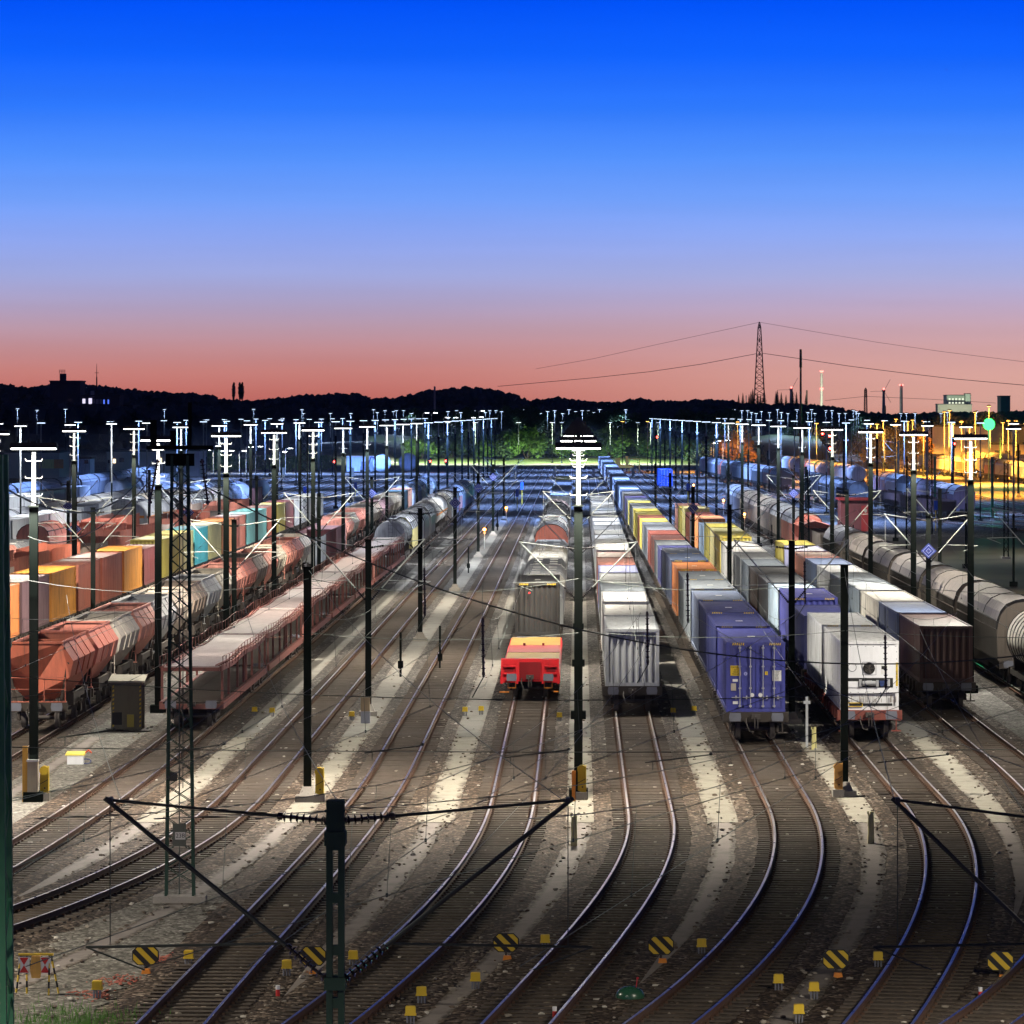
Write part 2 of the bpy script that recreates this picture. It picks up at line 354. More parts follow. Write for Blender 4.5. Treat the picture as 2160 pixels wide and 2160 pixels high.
for k in TR:
    n = int(k[1:]); near = k in ('C1','R1','R2','R3','R4','L1','L2','L3','L4')
    railway(k, (lambda y, k=k: tx(k, y)), 80 if near else (150 if k in ('R5',) else 200), 1075 if n < 6 else 900, LBL[k], 560 if k in ('L1','L2','C1','R1') else 330)
# tracks sweeping off to the right behind the grass field
for k in range(7):
    fn = lambda y, k=k: 36 + 5.2*k + .155*max(0, 600-y) + .00006*max(0, 600-y)**2 - .02*max(0, y-600)
    railway('Q', fn, 330 + 15*k, 1000, 'far track sweeping right behind the grass field, %s from the grass' % nth(k), 420, 'tracks sweeping away to the right')
# service paths between the tracks
def mid(a, b): return lambda y: (tx(a, y) + tx(b, y))/2
rngP = random.Random(11); STN = []
def pw(y): return .78
for a_, b_, y1 in (('L2','L3',600), ('L1','L2',560), ('C1','L1',560), ('C1','R1',520), ('R1','R2',560), ('R2','R3',600), ('R3','R4',600)):
    f = mid(a_, b_)
    strip('path', f, 80, 144, pw, -.235, M_slab, .06, rngP)
    strip('path', f, 144.2, 182, 1.75, -.235, M_conc, .25, rngP, step=.15)  # concrete path; its paleness also puts the lamp pool into the colour
    for _ in range(170):
        yy = rngP.uniform(142, 184); ss = rngP.choice((-1,1)); STN.append((f(yy)+ss*(.72-abs(rngP.gauss(0,.22))), yy))
    for _ in range(70):
        yy = rngP.uniform(92, 143); ss = rngP.choice((-1,1)); STN.append((f(yy)+ss*(.34-abs(rngP.gauss(0,.10))), yy))
    strip('path', f, 182.2, y1, 1.9, -.235, M_fpath, .2, rngP, step=.6)
# pale fine gravel at the lower left and along the mast rows
strip('path', lambda y: -19.9, 135, 420, 3.3, -.243, M_fine, .4, rngP)
strip('path', lambda y: 19.6, 150, 500, 2.6, -.243, M_fine, .3, rngP)
strip('path', lambda y: -10.9 - .0012*max(0,150-y)**2*.6, 92, 124, lambda y: 3.6, -.243, M_fine, .5, rngP)
strip('path', lambda y: -20.6, 140, 182, .8, -.232, M_slab, .08, rngP)
sheet('field', 25.2, 300, 34, 560, G+.03, M_grass); sheet('field', 34, 300, 75, 470, G+.034, M_grass)
sheet('path', 24.2, 300, 25.2, 600, G+.04, M_fine)
# cross road and verge at the end of the yard
M_road = concrete('cross_road', (.22,.21,.2), (.1,.09,.08))
sheet('road', -75, 1120, 75, 1150, G+.02, M_road)
mb = MB(); vs = [(-62+i*3.4, 1150.5+j*9, G+.03 + 2.3*(j/5)**1.3 + .15*math.sin(i*1.3+j)*j/5) for j in range(13) for i in range(40)]
mb.add(vs, [(j*40+i, j*40+i+1, (j+1)*40+i+1, (j+1)*40+i) for j in range(12) for i in range(39)], 0, True); tag(mb.build('verge', M_verge), kind='structure')
# sandy bank on the left behind the far tracks
mb = MB(); M_sand = gravel('sand_bank', [(.2,.17,.13),(.3,.26,.2),(.38,.33,.27),(.45,.4,.34)], 2.0, (.7,.68,.62), .3, .02)
ny, nx = 10, 16; vs = []
for j in range(ny+1):
    for i in range(nx+1):
        u, v = i/nx, j/ny; x = -82 + 38*u; y = 1150 + 110*v
        vs.append((x, y, G + 5.2*min(1, v*1.6)*math.sin(min(1, (1-u)*2.2)*math.pi/2) + .4*math.sin(7*u+5*v)*v))
mb.add(vs, [(j*(nx+1)+i, j*(nx+1)+i+1, (j+1)*(nx+1)+i+1, (j+1)*(nx+1)+i) for j in range(ny) for i in range(nx)], 0, True)
tag(mb.build('terrain', M_sand), kind='structure')
# scattered pale stones and litter on the ballast between the tracks
mb = MB(); rg = random.Random(5)
for x, y in STN: mb.ico((x, y, -.225), rg.uniform(.03,.075), .4, rg, rg.choice((0,1,1,1)), .6)
for _ in range(2600):
    y = 95 + 130*rg.random()**1.2; x = rg.uniform(-19, 19); r = rg.uniform(.03,.085)
    mb.ico((x, y, -.2), r, .4, rg, rg.choice((0,0,0,1,2)), .6)
tag(mb.build('loose_stones', [paint('stone_a', (.28,.25,.21), .9, .3, streak=False), paint('stone_b', (.12,.09,.07), .9, .3, streak=False), paint('stone_c', (.5,.47,.42), .9, .2, streak=False)]), 'loose pale and brown stones scattered over the ballast', 'stones', kind='stuff')

# ================================================================ hills and woodland on the skyline
M_hill = leafy('hill_ground', (.02,.025,.04), (.03,.035,.05), .01)
M_wood = leafy('woodland', (.025,.034,.045), (.05,.06,.07), .06)  # bluish lean puts dusk skylight and haze into the wood colour
ridge = [(-400,800),(0,808),(67,814),(106,808),(168,806),(224,812),(263,818),(335,824),(414,826),(470,838),(492,842),(561,841),(626,832),(693,828),(743,826),(783,836),(838,837),(861,832),(894,822),(950,815),(1006,815),(1050,822),(1090,832),(1118,841),(1163,835),(1230,842),(1263,845),(1319,843),(1353,837),(1386,841),(1453,843),(1498,839),(1537,840),(1576,848),(1677,848),(1744,852),(1789,862),(1834,868),(1900,870),(2160,864),(2600,858)]
def ridge_py(px):
    for (a, pa), (b, pb) in zip(ridge, ridge[1:]):
        if a <= px <= b: return pa + (pb-pa)*(px-a)/(b-a)
    return 845
mb = MB(); cols_ = 140; rows_ = 12; vs = []
for j in range(rows_+1):
    Y = 1500 + 2100*j/rows_
    for i in range(cols_+1):
        px = -300 + 2800*i/cols_; x = (px-VX)*2600/F*(.75+.25*j/rows_*1.33)
        top = H + (VY - ridge_py(px))*2450/F - 4
        k = j/rows_; e = (math.sin(k*math.pi*.78 - .25) if k > .1 else 0); e = max(0, e)
        vs.append((x, Y, G-.5 + (top - G)*min(1, e*1.02)))
mb.add(vs, [(j*(cols_+1)+i, j*(cols_+1)+i+1, (j+1)*(cols_+1)+i+1, (j+1)*(cols_+1)+i) for j in range(rows_) for i in range(cols_)], 0, True)
tag(mb.build('hills', M_hill), kind='structure')
mb = MB(); rg = random.Random(21)
for i in range(6500):
    px = rg.uniform(-60, 2220); Y = rg.uniform(2250, 2650); top = H + (VY - ridge_py(px))*Y/F
    r = rg.uniform(1.3, 3.4)
    mb.ico(((px-VX)*Y/F, Y, top - r*.9 + rg.uniform(-7, .3) - 1.2*rg.random()), r, .28, rg, 0, rg.uniform(.7,1.1))
for i in range(1800):           # lower woods in front of the hills
    px = rg.uniform(-60, 2220); Y = rg.uniform(1550, 1900); top = H + (VY - (ridge_py(px)*.35 + 880*.65) - rg.uniform(-5, 5))*Y/F
    r = rg.uniform(2.2, 4.5)
    mb.ico(((px-VX)*Y/F, Y, top - r), r, .3, rg, 0, rg.uniform(.8,1.2))
    if rg.random() < .6: mb.ico(((px-VX)*Y/F, Y, top - r - 7), r*1.2, .4, rg, 0, 1.2)
tag(mb.build('woodland', M_wood), 'dark wooded ridge running along the skyline', 'woodland', kind='stuff')
# ================================================================ rolling stock
M_under = paint('underframe', (.05,.04,.034), .75, .5, streak=False, spec=.25)
M_underr = paint('underframe_red', (.22,.05,.035), .7, .5, streak=False)
M_wheel = paint('wheel_steel', (.07,.06,.055), .6, .4, streak=False)
M_buf = paint('buffer_grey', (.16,.17,.21), .55, .3, streak=False)
M_white = paint('white_marking', (.8,.8,.78), .6, .15)
M_yel = paint('signal_yellow', (.72,.50,.03), .5, .2)
M_blk = paint('black_marking', (.015,.015,.016), .6, .1)
M_orange = paint('signal_orange', (.75,.25,.02), .5, .2)
C = {  # container and wagon paints
 'royal blue': (.055,.065,.33), 'navy blue': (.028,.035,.15), 'slate blue': (.12,.16,.27), 'slate grey': (.17,.20,.235), 'dark slate': (.075,.085,.10),
 'orange': (.62,.22,.07), 'amber orange': (.72,.30,.035), 'salmon': (.72,.30,.23), 'red': (.47,.12,.075), 'rusty red': (.45,.12,.07), 'red brown': (.30,.09,.055), 'maroon': (.17,.045,.05), 'dark brown': (.055,.02,.017),
 'white': (.62,.635,.65), 'cream white': (.60,.58,.52), 'light grey': (.52,.54,.56), 'grey': (.33,.35,.37), 'beige': (.52,.47,.38), 'lavender': (.48,.49,.62), 'violet blue': (.20,.18,.62),
 'yellow': (.68,.55,.09), 'olive yellow': (.42,.37,.08), 'pale yellow': (.70,.62,.25), 'teal': (.06,.42,.45), 'pale teal': (.20,.50,.46), 'purple brown': (.20,.12,.14), 'green': (.02,.10,.055), 'light blue': (.42,.55,.70), 'lilac blue': (.42,.45,.78),
 'bright white': (.78,.785,.79), 'charcoal': (.04,.04,.042), 'soot grey': (.022,.023,.024), 'pink red': (.68,.24,.18), 'taupe': (.28,.22,.18), 'pale beige': (.60,.53,.45), 'bright blue': (.02,.11,.75)}
def cp(c): return paint('paint ' + c, C[c], .5, .58)
# ---- container -------------------------------------------------
def corr(a0, a1, pitch, d):
    n = max(1, round((a1-a0)/pitch)); p = (a1-a0)/n; pts = []
    for i in range(n):
        a = a0 + i*p; pts += [(a, 0), (a+.27*p, -d), (a+.5*p, -d), (a+.77*p, 0)]
    return pts + [(a1, 0)]
def container_proto(Lc=12.19, Hc=2.6, end='ribs', W=2.438, marks=False, pitch=.42):
    w = W/2 - .03; e = Lc - .06; y0 = .06; mb = MB()
    for s in (-1, 1):
        pr = [(s*(w + d), y, z) for z in (.16, Hc-.08) for y, d in corr(y0, e, pitch, .045)]
        n = len(pr)//2; mb.add(pr, [(i, i+1, n+i+1, n+i) for i in range(n-1)])
    pr = [(x, y, Hc-.035+d*.5) for x in (-w+.02, w-.02) for y, d in corr(y0, e, .62, .05)]
    n = len(pr)//2; mb.add(pr, [(i, i+1, n+i+1, n+i) for i in range(n-1)])
    for yy, s, kind in ((y0, 1, end), (e, -1, 'ribs')):
        if kind == 'ribs':
            pr = [(x, yy - s*d, z) for z in (.16, Hc-.08) for x, d in corr(-w, w, .3, .05)]
            n = len(pr)//2; mb.add(pr, [(i, i+1, n+i+1, n+i) for i in range(n-1)])
        else: mb.poly([(-w, yy+.03, .16), (w, yy+.03, .16), (w, yy+.03, Hc-.08), (-w, yy+.03, Hc-.08)])
    mb.poly([(-w, y0, .14), (w, y0, .14), (w, e, .14), (-w, e, .14)])
    shell = mb.mesh('container_shell', [cp('grey')])
    mb = MB(); h = W/2
    for sx in (-1, 1):
        for yy in (0, Lc-.14): mb.box(sx*h-(.14 if sx > 0 else 0), yy, 0, sx*h+(.14 if sx < 0 else 0), yy+.14, Hc)
        xa, xb = (h-.09, h-.002) if sx > 0 else (-h+.002, -h+.09)
        mb.box(xa, .14, .002, xb, Lc-.14, .17); mb.box(xa, .14, Hc-.10, xb, Lc-.14, Hc-.003)
    for yy in (.004, Lc-.104):
        mb.box(-h+.14, yy, .002, h-.14, yy+.10, .17); mb.box(-h+.14, yy, Hc-.13, h-.14, yy+.10, Hc-.003)
    for sx in (-1, 1):
        for yy in (-.006, Lc-.16):
            for zz in (-.004, Hc-.11): mb.box(sx*h - (.16 if sx > 0 else .006), yy, zz, sx*h + (.006 if sx > 0 else .16), yy+.166, zz+.118)
    frame = mb.mesh('container_frame', [cp('grey')])
    pro = [('shell', shell, (0,0,0), 0, []), ('corner_frame', frame, (0,0,0), 0, [])]
    if marks:
        mb = MB()
        for sx in (-1, 1):
            for i in range(6):
                x = sx*(.55 + i*.085); mb.add([(x, -.004, Hc-.115), (x+.045, -.004, Hc-.115), (x+.075, -.004, Hc-.02), (x+.03, -.004, Hc-.02)], [(0,1,2,3)])
                mb.add([(x, .01, Hc+.002), (x+.045, .01, Hc+.002), (x+.075, .09, Hc+.002), (x+.03, .09, Hc+.002)], [(0,1,2,3)])
        pro.append(('hazard_marking', mb.mesh('hazard_marking', [M_yel]), (0,0,0), 0, []))
        mb = MB(); mb.box(-.16, 4.4, Hc+.004, .16, 5.0, Hc+.012); pro.append(('roof_number', mb.mesh('roof_number', [M_white]), (0,0,0), 0, []))
    if end == 'doors':
        dw = w - .02
        for s in (-1, 1):
            mb = MB(); x0, x1 = (-dw, -.012) if s < 0 else (.012, dw); zs = [.19, .62, 1.28, 1.62, 2.02, Hc-.14] if Hc < 2.7 else [.19, .66, 1.22, 1.52, 1.98, Hc-.14]
            mb.box(x0, .03, .19, x1, .075, Hc-.14)
            for a, b in zip(zs, zs[1:]):     # raised rims around recessed panels
                mb.box(x0+.001, .012, a, x1-.001, .03, a+.07); mb.box(x0+.001, .012, b-.07, x1-.001, .03, b-.002)
                mb.box(x0+.001, .012, a+.07, x0+.12, .03, b-.07); mb.box(x1-.12, .012, a+.07, x1-.001, .03, b-.07)
            door = mb.mesh('container_door', [cp('grey')]); subs = []
            for xx in (s*.30, s*.76) if s > 0 else (s*.22, s*.66):
                mb = MB(); mb.cyl((xx, -.03, .20), (xx, -.03, Hc-.10), .021, n=8)
                for zz in (.26, 1.0, 1.9, Hc-.22): mb.box(xx-.055, -.05, zz-.03, xx+.055, .012, zz+.03)
                mb.bar((xx, -.045, .62), (xx + s*.34, -.045, .62), .03, .035); mb.box(xx+s*.16-.03, -.055, .55, xx+s*.16+.03, .012, .69)
                subs.append(('lock_bar', mb.mesh('lock_bar', [paint('galvanised', (.55,.56,.58), .4, .2, metal=.6)]), (0,0,0), 0))
            pro.append(('door', door, (0,0,0), 0, subs))
    return pro
CP = {('ribs', 0): container_proto(), ('ribs', 1): container_proto(Hc=2.896, marks=True), ('doors', 0): container_proto(end='doors'), ('doors', 1): container_proto(Hc=2.896, end='doors', marks=True)}
CPF = {0: container_proto(pitch=1.1), 1: container_proto(Hc=2.896, pitch=1.1)}
def container(col, x, y, z, rz, label, group, end='ribs', hc=0, far=False):
    r = thing('shipping_container', label, 'container', (x, y, z), rz, group); m = cp(col)
    fm = m
    return put(r, CPF[hc] if far else CP[(end, hc)], {'shell': m, 'corner_frame': fm, 'door': m})
# ---- running gear ------------------------------------------------
def gear_parts(Lw, axle=None):
    """buffers and bogies (or single axles) of a wagon Lw long, y from 0 (near end) to Lw"""
    mb = MB()
    for yy, s in ((0, -1),): pass
    mb.cyl((0, .42, 0), (0, .12, 0), .10, n=10); mb.cyl((0, .14, 0), (0, .04, 0), .07, n=10); mb.loft([[(-.22,.05,-.17),(.22,.05,-.17),(.25,.05,0),(.22,.05,.17),(-.22,.05,.17),(-.25,.05,0)], [(-.22,0,-.17),(.22,0,-.17),(.25,0,0),(.22,0,.17),(-.22,0,.17),(-.25,0,0)]])
    buf = mb.mesh('buffer', [M_buf]); P = []
    for sx in (-1, 1):
        P.append(('buffer', buf, (sx*.875, 0, 1.02), 0, [])); P.append(('buffer', buf, (sx*.875, Lw, 1.02), math.pi, []))
    def wheels(mb, y):
        for sx in (-1, 1):
            mb.cyl((sx*.68, y, .45), (sx*.82, y, .45), .45, n=18); mb.cyl((sx*.62, y, .45), (sx*.70, y, .45), .48, n=18)
            mb.cyl((sx*.83, y, .45), (sx*.98, y, .45), .13, n=10)
        mb.cyl((-.7, y, .45), (.7, y, .45), .09, n=8)
    mb = MB()
    if axle:
        wheels(mb, 0)
        for sx in (-1, 1):
            mb.box(sx*.97-.06, -.18, .36, sx*.97+.06, .18, .72, 1); mb.bar((sx*.97, -.7, .86), (sx*.97, -.15, .68), .09, .1, 1); mb.bar((sx*.97, .7, .86), (sx*.97, .15, .68), .09, .1, 1)
        ws = mb.mesh('wheelset', [M_wheel, M_under])
        P += [('wheelset', ws, (0, axle, 0), 0, []), ('wheelset', ws, (0, Lw-axle, 0), 0, [])]
    else:
        for y in (-.9, .9): wheels(mb, y)
        for sx in (-1, 1):
            mb.prism_y([(sx*.93-.05,.34),(sx*.93+.05,.34),(sx*.93+.05,.62),(sx*.93-.05,.62)], -1.25, 1.25, 1); mb.box(sx*.93-.06, -.35, .62, sx*.93+.06, .35, .82, 1)
        mb.box(-.92, -.2, .5, .92, .2, .8, 1)
        bg_ = mb.mesh('bogie', [M_wheel, M_under])
        P += [('bogie', bg_, (0, 2.3, 0), 0, []), ('bogie', bg_, (0, Lw-2.3, 0), 0, [])]
    mb = MB()   # screw coupling and hose at the near end
    mb.box(-.18, .25, .92, .18, .45, 1.12); mb.bar((0, .3, 1.02), (0, .05, .98), .07, .1); mb.tube([(-.06,.1,.98),(-.06,.06,.75),(-.06,.12,.55)], .025, 6); mb.tube([(.06,.1,.98),(.06,.06,.75),(.06,.12,.55)], .025, 6)
    mb.tube([(-.4,.3,.95),(-.42,.08,.8),(-.3,.05,.45),(-.1,.12,.4)], .028, 6)
    P.append(('coupling', mb.mesh('coupling', [M_wheel]), (0,0,0), 0, []))
    return P
def flat_proto(Lw):
    mb = MB()
    for sx in (-1, 1):
        mb.box(sx*1.16-.09, .45, .86, sx*1.16+.09, Lw-.45, 1.17); mb.box(sx*.3-.1, .45, .75, sx*.3+.1, Lw-.45, 1.10)
        for i in range(7):
            y = 1.2 + i*(Lw-2.4)/6; mb.box(sx*1.30-.05, y-.22, .72, sx*1.30+.05, y+.22, 1.12)
    for y in (.36, Lw-.6): mb.box(-1.35, y, .80, 1.35, y+.24, 1.20)
    for i in range(9):
        y = .9 + i*(Lw-1.8)/8; mb.box(-1.07, y-.08, .9, 1.07, y+.08, 1.13)
    for sx in (-1, 1):
        mb.bar((sx*1.1, .38, .8), (sx*1.1, .38, .35), .05, .05); mb.box(sx*1.1-.2, .3, .33, sx*1.1+.2, .5, .37)
    fr = mb.mesh('wagon_frame', [M_under])
    return [('frame', fr, (0,0,0), 0, [])] + gear_parts(Lw)
FLAT = flat_proto(13.35)
def axis_of(t, y, Lw):
    """position and heading of a wagon whose near end is at y on track t"""
    xa, xb = tx(t, y), tx(t, y+Lw); return xa, -math.atan2(xb-xa, Lw)
def label_n(desc, i, row): return '%s, %s from the near end of %s' % (desc, nth(i), row)
def an(c): return c
def box_row(t, y0, cols, row, group, pitch=13.55, z=1.18, under=None, ends=None, hcs=None, gaps=(), wag=None, shades=None, far_from=330):
    y = y0; cnt = 0
    for i, c in enumerate(cols):
        if i in gaps: y += gaps[i] if isinstance(gaps, dict) else 6
        Lw = 13.35; x, rz = axis_of(t, y, Lw)
        hc = (hcs[i] if hcs and i < len(hcs) else (1 if (i*7+len(cols)) % 3 == 0 else 0))
        wl = label_n('', i, row)
        wl = 'flat wagon under the %s container, %s in %s' % (c, nth(i), row)
        r = thing('flat_wagon', wl, 'wagon', (x, y, 0), rz, 'flat wagons of ' + group); put(r, FLAT, {'frame': wag} if wag and i < 2 else None)
        if c:
            e = ends.get(i, 'ribs') if ends else 'ribs'
            d = Vector((-math.sin(rz), math.cos(rz), 0)); q = Vector((x, y, z)) + d*.58
            container(c, q.x, q.y, z, rz, label_n('%s container' % c, i, row), group, e, hc, y > far_from); cnt += 1
        y += pitch
    return y
R2C = ['royal blue','navy blue','navy blue','slate blue','slate grey','slate grey','orange','slate blue','slate blue','navy blue','slate grey','salmon','red','white','light grey','yellow','red brown','yellow','yellow','light grey','dark slate','olive yellow','slate blue','violet blue','charcoal','white','dark slate','beige','grey','cream white','grey','beige','slate grey','light grey','white','beige','grey','light grey','cream white','grey','beige','white','light grey','lavender','light grey','grey','white','lavender','light grey','beige','white','lavender','light grey','white','lavender','lavender','white','lavender']
box_row('R2', 176.4, R2C, 'the row behind the blue container', 'containers in the long central right row', ends={0:'doors', 6:'doors'}, hcs=[1,1,1,1,1,1,1,1,1]+[0]*60, gaps={6:2.5, 7:2, 9:1})
R1C = ['light grey','grey','white','slate grey','light grey','lilac blue','salmon','red brown','white','light grey','white','cream white','white','light grey','white','dark slate','white','slate grey','white','grey','dark slate','light grey','charcoal']
box_row('R1', 193.2, R1C, 'the row behind the grey ribbed container', 'containers in the pale row beside the central masts', hcs=[0]*30, gaps={2:1.5, 8:2, 15:3})
R3C = ['bright white','white','navy blue','royal blue','light blue','dark slate','charcoal','slate grey','grey','white','light grey','olive yellow','pale yellow','yellow','light blue','orange','slate grey','red','pale yellow','yellow','salmon']
CP[('none', 1)] = container_proto(Hc=2.896, end='none')
box_row('R3', 177.5, R3C, 'the row behind the refrigerated container', 'containers in the row of the white refrigerated one', ends={0:'none', 10:'doors'}, hcs=[1,1,0,1,0,0,0,0,0,0,0,1,1,1], gaps={2:1.2, 11:1, 14:1}, wag=M_underr)
R4C = ['dark brown','slate blue','cream white','slate grey','slate grey','light grey','slate blue','salmon','lilac blue','olive yellow']
box_row('R4', 196, R4C, 'the row behind the dark brown container', 'containers in the short row on the right', pitch=13.4, hcs=[0,0,0,0,0,0,0,0,0,0])
L6C = ['orange','purple brown','amber orange','red brown','rusty red','amber orange','maroon','olive yellow','pale yellow','teal','pale yellow','orange','red brown','pale teal','pale teal','rusty red','yellow','maroon','grey','light grey','light grey','grey']
box_row('L6', 226, L6C, 'the bright row behind the hopper wagons', 'containers in the bright orange and yellow row', hcs=[1,1,1,1,1,1,0,1,1,1,1,1,1,1,1,1,1,1,0,0,0,0], pitch=13.45, far_from=260)
L10C = ['grey','light grey','cream white','light grey','white','light grey','grey','white']
box_row('L10', 350, L10C, 'the grey green row on the left', 'grey green containers on the left', hcs=[1]*9)
L13C = ['grey','light grey','beige','light grey','grey','slate grey','dark slate','grey','light grey']
box_row('L13', 440, L13C, 'the dull grey row far left', 'dull grey containers far left', hcs=[1]*9)
# the lone bright blue container on the right
x, rz = axis_of('R4', 722, 13); r = thing('flat_wagon', 'flat wagon under the lone bright blue container', 'wagon', (x, 722, 0), rz); put(r, FLAT)
container('bright blue', x, 722.5, 1.18, rz, 'bright blue container standing alone far down the yard on the right', None, 'doors', 1)

# ---- details of the near container ends ---------------------------
def text(s, parent, name, size, loc, mat, align='CENTER', ry=0.0, ext=.002):
    cu = bpy.data.curves.new(name, 'FONT'); cu.body = s; cu.size = size; cu.align_x = align; cu.align_y = 'CENTER'; cu.extrude = ext
    cu.materials.append(mat); t_ = bpy.data.objects.new('tmp', cu); COL.objects.link(t_); bpy.context.view_layer.update()
    me = bpy.data.meshes.new_from_object(t_.evaluated_get(bpy.context.evaluated_depsgraph_get())); bpy.data.objects.remove(t_)
    if not me.materials: me.materials.append(mat)
    o = bpy.data.objects.new(name, me); COL.objects.link(o); o.location = loc; o.rotation_euler = (math.radians(90), ry, 0); o.parent = parent; return o
def plate(parent, name, x0, z0, x1, z1, mat, y=.004):
    mb = MB(); mb.box(x0, y-.004, z0, x1, y, z1); return mb.build(name, mat, parent)
def find(lbl):
    for o in COL.objects:
        if o.get('label', '').startswith(lbl): return o
bl = find('royal blue container, first'); bl['label'] = 'royal blue container with white lock bars and yellow caution sticker at its row end'
p = plate(bl, 'caution_sticker', -1.05, 1.52, -.62, 1.94, M_yel, .006)
text('CAUTION', p, 'lettering', .085, (-.835, -.002, 1.87), M_blk); text("9'6\"\nHIGH\nTRAILER", p, 'lettering', .085, (-.835, -.002, 1.67), M_blk)
p = plate(bl, 'data_plate', .68, 1.30, 1.06, 1.74, M_white, .006)
for i in range(7): text('MAX GROSS' if i == 0 else ('TARE' if i == 3 else '0 0 0 0 0'), p, 'lettering', .05, (.86, -.002, 1.70 - i*.06), M_blk)
p = plate(bl, 'yellow_sticker', .38, 1.55, .5, 1.70, M_yel, .006); text('!', p, 'lettering', .12, (.44, -.002, 1.62), M_blk)
mb = MB(); mb.cyl((-.42, -.002, 1.6), (-.42, .008, 1.6), .075, n=20); p = mb.build('round_emblem', paint('emblem_blue', (.35,.38,.75), .5, .1), bl); text('3', p, 'lettering', .1, (-.42, -.008, 1.6), M_blk)
plate(bl, 'white_label', -.96, 1.27, -.74, 1.38, M_white, .006); plate(bl, 'brown_label', -1.03, .90, -.82, 1.2, cp('beige'), .006); plate(bl, 'white_label', -.95, .34, -.73, .46, M_white, .006)
mb = MB(); 
for s in (-1, 1): mb.cyl((s*.17+.02, -.04, .72), (s*.17+.02, -.02, .72), .085, n=14)
mb.build('lock_cover', M_white, bl)
# refrigerated container machinery end
rf = find('bright white container, first'); rf['label'] = 'white refrigerated container with round fan grille and open machinery end'; rf.name = 'refrigerated_container'
Hc = 2.896
mb = MB(); mb.box(-1.17, -.01, .72, 1.17, .085, 2.72)
mb.build('machinery_panel', paint('reefer_white', (.86,.87,.89), .4, .12), rf)
mb = MB()
for i in range(8):
    for zz in (.76, 2.68): mb.cyl((-1.1+i*.314, -.013, zz), (-1.1+i*.314, -.02, zz), .018, n=8)
for i in range(6):
    for xx in (-1.13, 1.13): mb.cyl((xx, -.013, .95+i*.3), (xx, -.02, .95+i*.3), .018, n=8)
mb.build('rivets', M_buf, rf)
mb = MB(); mb.cyl((-.02, -.016, 1.76), (-.02, -.03, 1.76), .25, n=28); fan = mb.build('fan', M_blk, rf)
mb = MB()
for k in range(5):
    a = k*1.2566; mb.bar((-.02, -.036, 1.76), (-.02+.22*math.cos(a), -.036, 1.76+.22*math.sin(a)), .07, .02)
for rr_ in (.1, .17, .24): mb.tube([(-.02+rr_*math.cos(t*.2618), -.045, 1.76+rr_*math.sin(t*.2618)) for t in range(25)], .006, 4)
mb.build('fan_grille', M_wheel, fan)
mb = MB(); mb.tube([(-.72+.17*math.cos(t*.2618), -.016, 1.80+.17*math.sin(t*.2618)) for t in range(25)], .012, 5); mb.build('round_vent', M_buf, rf)
for a, b in (((-.29,1.49),(.27,2.02)),):
    mb = MB(); 
    for q in (((a[0],a[1]),(b[0],a[1])),((b[0],a[1]),(b[0],b[1])),((b[0],b[1]),(a[0],b[1])),((a[0],b[1]),(a[0],a[1]))): mb.bar((q[0][0],-.016,q[0][1]),(q[1][0],-.016,q[1][1]),.014,.012)
    mb.build('fan_surround', M_buf, rf)
p = plate(rf, 'control_display', .50, 1.72, .73, 1.86, M_blk, -.012); plate(rf, 'control_label', .48, 1.52, .76, 1.98, M_white, -.0105); plate(rf, 'name_strip', .54, 1.93, .68, 1.965, paint('ink_blue', (.04,.06,.3)), -.016)
mb = MB(); mb.box(-.98, -.02, .96, .98, -.012, 1.36); mb.build('machinery_bay', M_blk, rf)
mb = MB(); mb.cyl((-.30,-.06,1.14),(.25,-.06,1.14),.10,n=14); mb.box(-.44,-.10,1.0,-.32,-.02,1.30); mb.box(.27,-.10,1.0,.38,-.02,1.27); mb.cyl((.78,-.07,1.02),(.78,-.07,1.31),.075,n=12); mb.box(-.12,-.09,1.2,.1,-.03,1.26)
mb.build('compressor', paint('machine_grey', (.40,.41,.43), .4, .3), rf)
mb = MB(); mb.cyl((.52,-.07,1.1),(.52,-.03,1.1),.09,n=12); mb.box(.42,-.09,1.16,.62,-.03,1.24); mb.build('motor', paint('motor_blue', (.03,.06,.2), .4, .2), rf)
mb = MB(); mb.box(-.97, -.045, .965, -.46, -.021, 1.22); mb.build('condenser_cover', paint('reefer_white', ()), rf)
p = plate(rf, 'side_banner', 1.10, 1.02, 1.185, 2.0, M_yel, -.012); text('OT 9FT6', p, 'lettering', .09, (1.142, -.018, 1.5), M_blk, ry=math.radians(-90))
plate(rf, 'white_label', -.92, .42, -.70, .55, M_white, .0)
mb = MB()
for q in (((-.96,.17),(-.30,.17)),((-.30,.17),(-.30,.32)),((-.30,.32),(-.96,.32)),((-.96,.32),(-.96,.17))): mb.bar((q[0][0],-.03,q[0][1]),(q[1][0],-.03,q[1][1]),.03,.03)
mb.build('forklift_guard', M_yel, rf)
mb = MB(); mb.box(-.85,-.012,.19,.95,.0,.30); mb.build('drain_slot', M_blk, rf)
mb = MB(); rg = random.Random(2)
for i in range(26):
    xx = rg.uniform(-1.1,1.1); mb.box(xx, -.008, .34, xx+rg.uniform(.008,.02), -.001, .34+rg.uniform(.1,.36))
mb.build('rust_runs', paint('rust_runs', (.16,.11,.07), .8, .3), rf)
gg = find('light grey container, first from the near end of the row behind the grey'); gg['label'] = 'light grey container with deeply ribbed end and white posts closing the pale row'
bb = find('dark brown container, first'); bb['label'] = 'dark brown container in deep shade at the near end of its row'
vb = find('bright blue container'); 
